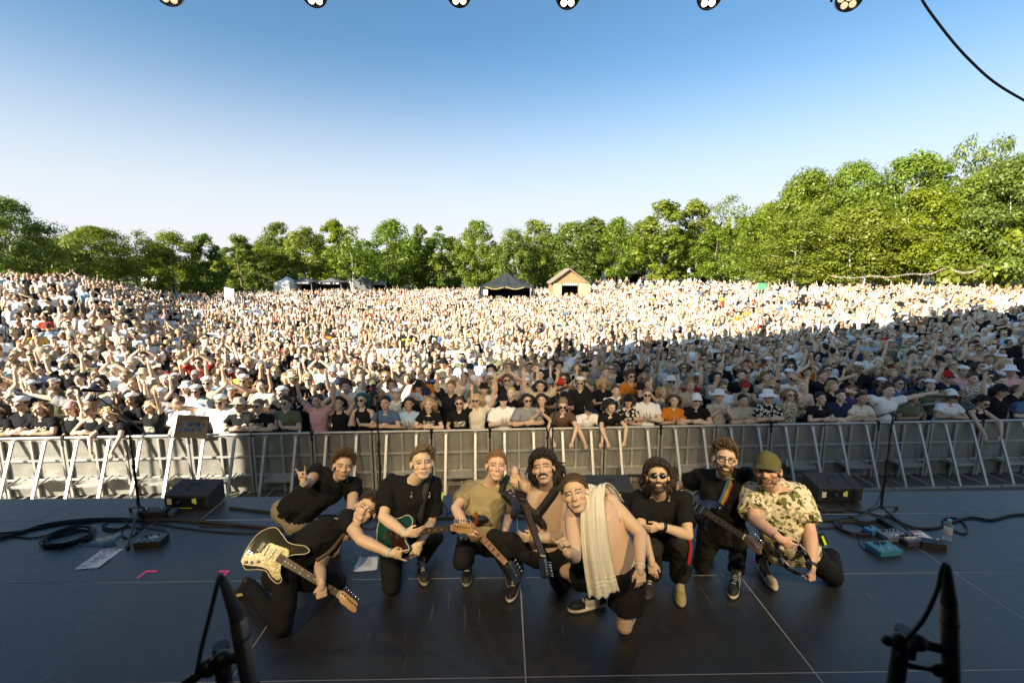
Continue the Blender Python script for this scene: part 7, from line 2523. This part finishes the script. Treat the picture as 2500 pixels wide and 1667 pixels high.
# ---- cables on the deck
def cable(pxs, r, label, group="black cables on the stage floor", seed=0, lift=0.0):
    rr = random.Random(seed)
    P = []
    for q in pxs:
        p = at_z(q[0], q[1], r + .003)
        if len(q) > 2: p.z += q[2]
        P.append(p)
    m = MB(); m.tube(spline(P, 6), r, 7)
    o = m.build("cable", M_rub, smooth=True)
    tag(o, label, "cable", group)
    return o
cable([(-20, 1318), (40, 1302), (110, 1280), (200, 1268), (290, 1265), (340, 1268), (420, 1266), (520, 1274), (620, 1284), (700, 1290)], .014, "thick black cable running from the left edge past the left mic stand")
cable([(-20, 1303), (60, 1295), (150, 1278), (230, 1270), (330, 1270), (440, 1270), (560, 1280), (660, 1288)], .010, "black cable lying beside the thick one at the left")
cable([(30, 1308), (75, 1312), (120, 1304), (190, 1280), (225, 1275), (228, 1268), (205, 1272), (160, 1288), (130, 1300), (128, 1312), (160, 1306), (200, 1295)], .006, "thin black cable looping loosely left of the coil")
cable([(250, 1275), (252, 1290), (275, 1295), (300, 1286), (312, 1276), (290, 1268), (262, 1274), (256, 1286), (285, 1290), (320, 1284), (345, 1290)], .007, "black cable looped between the coil and the left mic stand")
cable([(298, 1305), (302, 1312), (320, 1310), (332, 1296), (325, 1284), (304, 1288), (297, 1302), (312, 1312), (335, 1300), (352, 1286)], .005, "thin black cable loop at the foot of the left mic stand")
cable([(390, 1320), (408, 1312), (406, 1296), (385, 1292), (360, 1288), (345, 1282)], .005, "thin cable from the left pedal to the mic stand")
cable([(345, 1270), (400, 1280), (450, 1288), (520, 1296), (600, 1300), (640, 1300)], .007, "black cable running right from the left mic stand")
cable([(388, 1258), (405, 1247), (425, 1235), (438, 1226)], .005, "thin cable leading to the left monitor's socket")
cable([(420, 1268), (480, 1276), (495, 1266), (488, 1282), (540, 1284), (600, 1280)], .006, "loose black cable right of the connector box")
cc = MB()
ctr = at_z(168, 1314, 0)
for k in range(7):
    rr_ = .155 + .012 * (k % 4)
    pts = [ctr + V((math.cos(a) * rr_ * 1.15 + .012 * math.sin(k * 2 + a), math.sin(a) * rr_ * .95 + .01 * math.cos(k + 2 * a), .010 + .011 * (k // 2) + .003 * math.sin(3 * a + k))) for a in [2 * math.pi * i / 40 for i in range(40)]]
    cc.tube(pts, .0062, 7, 0, True)
e = at_z(118, 1333, 0)
cc.tube(spline([ctr + V((-.15, -.1, .012)), (ctr + e) / 2 + V((-.02, -.06, .01)), e + V((.09, .0, .01))], 5), .0062, 7)
coil = cc.build("cable_coil", M_rub, smooth=True)
tag(coil, "coil of black cable with a brass jack plug left of the puddle", "cable coil")
jp = MB(); jp.tube([e + V((.09, 0, .01)), e + V((.03, -.005, .01))], .008, 10); jp.tube([e + V((.03, -.005, .01)), e + V((-.02, -.01, .01))], .0035, 8)
jp.build("jack_plug", mat("brass", (.45, .33, .12), .3, .9), coil, smooth=True, auto=40)
cable([(1995, 1268), (2040, 1270), (2100, 1273), (2140, 1270), (2165, 1258), (2190, 1270), (2230, 1286), (2280, 1288), (2330, 1272), (2370, 1262), (2420, 1268), (2470, 1256), (2520, 1254)], .011, "thick black cable crossing the deck behind the water bottle")
cable([(2000, 1288), (2045, 1284), (2055, 1268), (2075, 1260), (2098, 1272), (2110, 1290), (2085, 1305), (2060, 1292), (2052, 1275)], .008, "black cable looping left of the right mic stand")
cable([(2300, 1272), (2308, 1264), (2340, 1266), (2362, 1290), (2352, 1302), (2325, 1292), (2300, 1276)], .008, "black cable loop right of the water bottle")
c3 = at_z(2085, 1290, 0)
cc = MB()
for k in range(5):
    rr_ = .13 + .010 * k
    cc.tube([c3 + V((math.cos(a) * rr_ * 1.1, math.sin(a) * rr_ * .9, .010 + .010 * (k // 2) + .002 * math.sin(2 * a + k))) for a in [2 * math.pi * i / 36 for i in range(36)]], .0062, 7, 0, True)
tag(cc.build("cable_coil", M_rub, smooth=True), "coil of black cable left of the blue pedal", "cable coil")
cable([(1990, 1238), (2020, 1244), (2060, 1242), (2100, 1248), (2140, 1256), (2160, 1262)], .008, "black cable from the right monitor to the right mic stand")
cable([(2051, 1222), (2056, 1232), (2075, 1242), (2088, 1244)], .005, "thin cable from the right monitor's socket")
cable([(2118, 1244), (2140, 1228), (2152, 1205, .1), (2160, 1180, .25)], .005, "thin cable rising beside the right mic stand's pole")
cable([(2095, 1310), (2100, 1330), (2118, 1345), (2135, 1352)], .004, "thin cable leading to the teal pedal")
cable([(2150, 1300), (2172, 1285), (2200, 1295), (2196, 1270), (2165, 1262)], .004, "thin patch cable between the power strip and the mic stand")
cable([(1080, 1225), (1092, 1244), (1085, 1262), (1098, 1248), (1110, 1240), (1108, 1256), (1118, 1262)], .005, "thin tangled cable between the teal guitar and the bass player")
cable([(860, 1236), (900, 1268), (880, 1280), (905, 1290), (930, 1275), (915, 1262)], .005, "thin tangled cable behind the sideways-leaning man's head")
cable([(560, 1238), (680, 1250), (900, 1262), (1120, 1262), (1300, 1262), (1500, 1262), (1700, 1258), (1900, 1250), (2060, 1246)], .012, "thick black cable laid along the panel joint behind the band")
hc = MB(); hc.tube(spline([at_y(2242, -20, 3.6), at_y(2262, 18, 3.6), at_y(2321, 96, 3.6), at_y(2372, 152, 3.6), at_y(2430, 203, 3.6), at_y(2505, 248, 3.6), at_y(2580, 285, 3.6)], 8), .0082, 8)
tag(hc.build("hanging_cable", M_rub, smooth=True), "thick black cable hanging across the upper right corner of the sky", "cable")

# ---- things at the barrier and in the crowd
sg = tag(empty("cardboard_sign"), "brown cardboard sign with blue hand lettering held over the barrier", "sign")
ys_ = rail_y(at_y(468, 1040, 8.0).x) - .10
Pq = [at_y(434, 1012, ys_ - .40), at_y(511, 1017, ys_ - .20), at_y(504, 1071, ys_ - .0), at_y(423, 1068, ys_ - .18)]
mb = MB(); nrm = (Pq[1] - Pq[0]).cross(Pq[3] - Pq[0]).normalized()
if nrm.y > 0: nrm = -nrm
mb.add([p for p in Pq] + [p - nrm * .006 for p in Pq], [(3, 2, 1, 0), (4, 5, 6, 7), (0, 1, 5, 4), (1, 2, 6, 5), (2, 3, 7, 6), (3, 0, 4, 7)])
mb.build("board", mat("cardboard", (.055, .036, .018), .9, var=.1, scale=6), sg)
ex = (Pq[1] - Pq[0]).normalized(); ey = nrm.cross(ex)
cen = sum(Pq, V((0, 0, 0))) / 4
tm = MB()
text_mesh("SPILL", .155, frame(ex, ey, nrm, cen + nrm * .004 + ey * .085 + ex * .02), 0, tm, .0008)
text_mesh("OIBVIN", .135, frame(ex, ey, nrm, cen + nrm * .004 - ey * .065 + ex * .01), 0, tm, .0008)
tm.build("lettering", mat("marker_blue", (.02, .07, .22), .7), sg)
wb_ = tag(empty("placard", (0, 0, 0)), "blank white placard held up over the far left of the crowd", "placard")
pw = MB(); yw = 44.0
c4 = [at_y(547, 701, yw), at_y(571, 706, yw), at_y(571, 736, yw), at_y(549, 738, yw)]
pw.add(c4 + [p + V((0, .05, 0)) for p in c4], [(3, 2, 1, 0), (4, 5, 6, 7), (0, 1, 5, 4), (1, 2, 6, 5), (2, 3, 7, 6), (3, 0, 4, 7)])
pw.build("board", mat("placard_white", (.78, .77, .74), .8), wb_)
st2 = MB(); m_ = (c4[2] + c4[3]) / 2; st2.tube([m_ + V((0, .08, .6)), V((m_.x, yw + .08, gz(m_.x, yw) + 1.2))], .03, 8); st2.build("stick", mat("wood_stick", (.3, .2, .1), .8), wb_)
xc_ = at_y(1923, 1125, 8.6).x
pc = at_y(1923, 1133, rail_y(xc_) - .22)
kup = MB(); kup.tube([V((0, 0, 0)), V((0, 0, .10)), V((0, 0, .105))], [.028, .040, .041], 16)
cu = kup.build("paper_cup", mat("cup_white", (.7, .66, .56), .6), smooth=True, auto=40); cu.location = (pc.x, pc.y, -1.5 + .407)
tag(cu, "white paper cup standing on a step of the barrier", "cup")
# ================================================================ TENTS, HUT AND BUNTING BEHIND THE CROWD
M_tentb = mat("black_canvas", (.030, .034, .032), .55, var=.3, scale=1.5, bump=.5, bscale=3)
M_tentw = mat("white_canvas", (.72, .70, .66), .7, var=.08)
M_tentg = mat("grey_canvas", (.13, .13, .13), .7, var=.2)
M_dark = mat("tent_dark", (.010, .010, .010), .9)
M_log = mat("log_wood", (.36, .19, .085), .7, var=.35, scale=4)
M_board = mat("pale_board", (.46, .36, .22), .7, var=.2, scale=6)
M_shing = mat("grey_shingle", (.24, .19, .14), .8, var=.3, scale=5)
M_bulb = mat("white_flag", (.75, .75, .72), .7)
# black mixing tent
yt = 52.0
c = at_y(1237, 690, yt)
zb = gz(c.x, yt)
W = at_y(1298, 697, yt).x - at_y(1176, 697, yt).x
ze = at_y(1237, 697, yt).z; zp = at_y(1235, 664, yt + 2).z
T = tag(empty("mixing_tent", (c.x, yt, zb)), "black pitched tent standing in the middle of the crowd", "tent")
he, hp = ze - zb, zp - zb
n = 24
rf_ = MB()
vs, fs = [], []
ring = []
D = 4.5
for i in range(4 * n):
    k, f = divmod(i, n); f /= n
    cs_ = [(-W / 2, 0), (W / 2, 0), (W / 2, D), (-W / 2, D)]
    a, b = cs_[k], cs_[(k + 1) % 4]
    ring.append((a[0] + (b[0] - a[0]) * f, a[1] + (b[1] - a[1]) * f))
for lv, (t, hh) in enumerate(((0, he - .25), (0.0, he), (.35, he + (hp - he) * .26), (.7, he + (hp - he) * .60), (.98, hp))):
    for i, (x, y) in enumerate(ring):
        g = .05 * math.sin(i * 1.9 + lv) * (1 - t) + .04 * math.sin(i * .7) * (1 if lv in (2, 3) else 0)
        vs.append((x * (1 - t), D / 2 + (y - D / 2) * (1 - t), hh + g * (lv in (2, 3)) - (.10 * math.sin(math.pi * (i % n) / n) if lv == 0 else 0)))
m4 = 4 * n
for lv in range(4):
    for i in range(m4):
        fs.append((lv * m4 + i, lv * m4 + (i + 1) % m4, (lv + 1) * m4 + (i + 1) % m4, (lv + 1) * m4 + i))
fs.append(tuple(range(4 * m4, 5 * m4)))
rf_.add(vs, fs)
rf_.build("roof", M_tentb, T, smooth=True, auto=35)
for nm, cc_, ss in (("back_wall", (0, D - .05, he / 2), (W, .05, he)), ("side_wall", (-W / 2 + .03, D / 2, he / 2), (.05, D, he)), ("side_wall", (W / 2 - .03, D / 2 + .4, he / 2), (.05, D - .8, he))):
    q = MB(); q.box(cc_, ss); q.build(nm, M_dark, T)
for x in (-W / 2 + .12, W / 2 - .12):
    q = MB(); q.tube([(x, .05, 0), (x, .05, he)], .05, 10); q.build("pole", M_alu, T, smooth=True, auto=40)
for s in (-1, 1):
    q = MB()
    vs = []
    for j in range(7):
        f = j / 6
        w_ = .15 + .75 * f
        for i in range(7):
            u = i / 6
            vs.append((s * (W / 2 + u * w_), -.05 - .1 * math.sin(u * 9 + j), he * (1 - f)))
    q.add(vs, [(j * 7 + i, j * 7 + i + 1, (j + 1) * 7 + i + 1, (j + 1) * 7 + i) for j in range(6) for i in range(6)])
    q.build("curtain", M_tentb, T, smooth=True)
q = MB()
for a, b in ((-W * .42, -.3), (-.1, W * .36)):
    q.tube(spline([(a, -.06, he - .18), ((a + b) / 2, -.08, he - .42), (b, -.06, he - .2)], 6), .045, 8)
q.build("rope_garland", mat("straw_rope", (.50, .38, .16), .8), T, smooth=True)
q = MB(); q.bbox((-W / 2 + .42, -.04, he - .75), (.52, .03, .62), .01); q.build("notice", M_tentw, T)
q = MB(); q.bbox((0, .6, .55), (W * .85, .6, 1.1), .02); q.build("desk", M_dark, T)
for x in (-.9, 1.2):
    q = MB(); q.bbox((x, .5, 1.35), (.7, .1, .45), .02); q.build("screen", M_tentg, T)
# log hut
yh = 58.5
c = at_y(1391, 690, yh); zb = gz(c.x, yh) - .1
H = tag(empty("log_hut", (c.x, yh, zb)), "small log hut with shingled gable roof at the back of the field", "hut")
xl, xr = at_y(1349, 690, yh).x - c.x, at_y(1430, 690, yh).x - c.x
he, hp = at_y(1391, 688, yh).z - zb, at_y(1391, 658, yh).z - zb
dl, dr = at_y(1373, 690, yh).x - c.x, at_y(1411, 690, yh).x - c.x
dt = at_y(1391, 691, yh).z - zb
def logs(x0, x1, z0, z1, name, y=0.0):
    q = MB(); z = z0
    while z < z1 - .05:
        h = min(.26, z1 - z); q.bbox(((x0 + x1) / 2, y, z + h / 2), (x1 - x0, .22, h - .012), .06); z += h
    return q.build(name, M_log, H, smooth=True, auto=50)
logs(xl, dl, 0, he, "front_wall"); logs(dr, xr, 0, he, "front_wall")
if he > dt + .1: logs(dl, dr, dt, he, "lintel")
q = MB(); xm = (xl + xr) / 2
q.add([(xl, -.08, he), (xr, -.08, he), (xm, -.08, hp - .12), (xl, .08, he), (xr, .08, he), (xm, .08, hp - .12)], [(0, 1, 2), (5, 4, 3), (0, 3, 4, 1), (1, 4, 5, 2), (2, 5, 3, 0)])
for i in range(7):
    f = (i + 1) / 8; q.box((xm, -.095, he + (hp - he - .12) * f * .92), ((xr - xl) * (1 - f * .92) - .1, .02, .025))
q.build("gable", mat("gable_wood", (.42, .22, .095), .7, var=.3, scale=5), H)
for s, xe in ((-1, xl - .35), (1, xr + .35)):
    q = MB(); sl = (hp - he) / (xm - xl)
    zl = he - .35 * sl
    q.add([(xm, -.45, hp), (xe, -.45, zl), (xe, 4.2, zl), (xm, 4.2, hp), (xm, -.45, hp + .17), (xe, -.45, zl + .17), (xe, 4.2, zl + .17), (xm, 4.2, hp + .17)],
          [(0, 1, 2, 3), (7, 6, 5, 4), (0, 4, 5, 1), (1, 5, 6, 2), (2, 6, 7, 3), (3, 7, 4, 0)])
    q.build("roof", M_shing, H)
    q = MB(); q.box((xl if s < 0 else xr, 2, he / 2), (.2, 4.1, he)); q.build("side_wall", M_log, H)
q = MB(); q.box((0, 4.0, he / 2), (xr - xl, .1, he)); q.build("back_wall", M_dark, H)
q = MB(); q.box(((dl + dr) / 2, .15, .5), (dr - dl, .5, 1.0)); q.build("counter", M_board, H)
for x0, x1 in ((dl - 1.15, dl - .1), (dr + .1, dr + 1.6)):
    q = MB(); q.bbox(((x0 + x1) / 2, -.18, dt * .5), (x1 - x0, .06, dt * .95), .02)
    for k in range(4): q.box(((x0 + x1) / 2, -.215, dt * (.15 + .22 * k)), (x1 - x0 - .05, .012, .03))
    q.build("shutter", M_board, H)
q = MB()
for i in range(7):
    x = dl + (dr - dl) * (i + .5) / 7; q.ell((x, -.16, dt - .16), (.13, .04, .17), None, 12, 8)
q.build("paper_garland", M_bulb, H, smooth=True)
# market tents
def tent(x0, x1, top, eave, base, y, m_roof, m_wall, label, depth=4.0, band=None, openf=True):
    a, b = at_y(x0, eave, y), at_y(x1, eave, y)
    zb = min(gz(a.x, y), gz(b.x, y)) - .1
    o = tag(empty("market_tent", ((a.x + b.x) / 2, y, zb)), label, "tent", "market tents at the back of the field")
    w = b.x - a.x; he = a.z - zb; hp = at_y(x0, top, y).z - zb
    q = MB()
    nb = max(1, round(w / 3.2))
    for k in range(nb):
        xa, xb = -w / 2 + w * k / nb, -w / 2 + w * (k + 1) / nb
        xm = (xa + xb) / 2; pk = (xm, depth / 2, hp)
        n_ = 6
        rim = [(xa + (xb - xa) * i / n_, 0) for i in range(n_)] + [(xb, depth * i / n_) for i in range(n_)] + [(xb - (xb - xa) * i / n_, depth) for i in range(n_)] + [(xa, depth - depth * i / n_) for i in range(n_)]
        lv = [(0, he), (.5, he + (hp - he) * .38), (.97, hp)]
        vs = [(xm + (x - xm) * (1 - t), depth / 2 + (y_ - depth / 2) * (1 - t), h) for t, h in lv for x, y_ in rim]
        M_ = len(rim)
        q.add(vs, [(l * M_ + i, l * M_ + (i + 1) % M_, (l + 1) * M_ + (i + 1) % M_, (l + 1) * M_ + i) for l in range(2) for i in range(M_)])
    q.build("roof", m_roof, o, smooth=True, auto=40)
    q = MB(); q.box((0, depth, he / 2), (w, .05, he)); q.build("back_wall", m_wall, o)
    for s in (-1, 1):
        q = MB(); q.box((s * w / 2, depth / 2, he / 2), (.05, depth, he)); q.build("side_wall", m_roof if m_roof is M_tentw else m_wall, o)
    if not openf:
        q = MB(); q.box((0, -.03, he / 2), (w, .05, he)); q.build("front_wall", m_roof, o)
    q = MB(); q.bbox((0, -.06, he - .16), (w, .05, .5), .01); vb = q.build("valance", band or m_roof, o)
    if band:
        rr = random.Random(int(x0)); t = MB(); x = -w / 2 + .3
        while x < w / 2 - .4:                 # lettering too far away to read
            ww = rr.uniform(.10, .2)
            if rr.random() < .72: t.box((x, -.10, he - .16), (ww, .015, rr.uniform(.16, .26)))
            x += ww + .09
        t.build("lettering", M_bulb, vb)
    for k in range(nb + 1):
        q = MB(); x = -w / 2 + w * k / nb; q.tube([(x, -.02, 0), (x, -.02, he)], .045, 8); q.build("pole", M_alu, o, smooth=True, auto=40)
    return o
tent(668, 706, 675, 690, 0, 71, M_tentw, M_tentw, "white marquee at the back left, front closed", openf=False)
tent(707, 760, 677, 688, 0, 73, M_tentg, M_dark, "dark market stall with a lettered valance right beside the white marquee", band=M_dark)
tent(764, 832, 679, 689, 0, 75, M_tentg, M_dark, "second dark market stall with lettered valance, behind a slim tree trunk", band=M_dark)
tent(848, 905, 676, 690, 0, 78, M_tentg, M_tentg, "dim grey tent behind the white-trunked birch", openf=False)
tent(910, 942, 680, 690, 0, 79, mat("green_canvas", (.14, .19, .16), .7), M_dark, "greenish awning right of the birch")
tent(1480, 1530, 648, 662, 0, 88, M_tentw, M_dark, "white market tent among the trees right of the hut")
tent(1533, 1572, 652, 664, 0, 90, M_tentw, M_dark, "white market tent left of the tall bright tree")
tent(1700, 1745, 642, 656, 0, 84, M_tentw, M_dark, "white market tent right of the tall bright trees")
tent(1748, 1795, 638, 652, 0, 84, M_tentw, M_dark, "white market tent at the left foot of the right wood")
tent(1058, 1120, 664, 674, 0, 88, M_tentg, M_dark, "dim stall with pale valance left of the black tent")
tent(345, 382, 672, 679, 0, 66, M_tentw, M_dark, "low white tent roof seen between trees on the left")
# bunting
FL = [(.35, .10, .08), (.12, .22, .14), (.45, .36, .15), (.15, .20, .30), (.55, .52, .46), (.4, .2, .1)]
def bunting(pts, y, label):
    P = spline([at_y(a, b, y) for a, b in pts], 10)
    o = tag(empty("bunting", P[0]), label, "bunting", "bunting under the trees of the right wood")
    L = P[0].copy()
    q = MB(); q.tube([p - L for p in P], .02, 5); q.build("rope", mat("rope_pale", (.4, .38, .33), .8), o, smooth=True)
    for i in range(1, len(P) - 1):
        a = P[i] - L; d = (P[i + 1] - P[i - 1]).normalized()
        f = MB(); w = .06
        f.add([a - d * w, a + d * w, a + V((0, -.02, -.13)), a - d * w + V((0, .015, 0)), a + d * w + V((0, .015, 0)), a + V((0, .0, -.13))], [(0, 2, 1), (3, 4, 5), (0, 1, 4, 3), (1, 2, 5, 4), (2, 0, 3, 5)])
        cl = FL[(i * 5 + len(pts)) % 6]
        f.build("flag", mat("flag_%d" % ((i * 5 + len(pts)) % 6), cl, .8), o)
bunting([(2030, 673), (2080, 678), (2130, 673), (2170, 676), (2222, 668), (2270, 668), (2316, 649)], 36.5, "string of small coloured flags sagging under the right wood")
bunting([(2322, 655), (2345, 664), (2375, 662), (2410, 643)], 34.5, "short string of coloured flags near the right picture edge")
q = MB(); yy = 38.0; a, b = at_y(1851, 691, yy), at_y(1870, 707, yy)
gs = tag(empty("sign_board", (a.x, yy, 0)), "small green sign standing in the crowd before the right wood", "sign")
q.bbox(((b.x - a.x) / 2, 0, (a.z + b.z) / 2), (b.x - a.x, .05, a.z - b.z), .01); q.build("board", mat("sign_green", (.10, .36, .16), .6), gs)
q = MB(); q.tube([((b.x - a.x) / 2, .05, gz(a.x, yy)), ((b.x - a.x) / 2, .05, b.z + .1)], .03, 8); q.build("post", M_alu, gs)
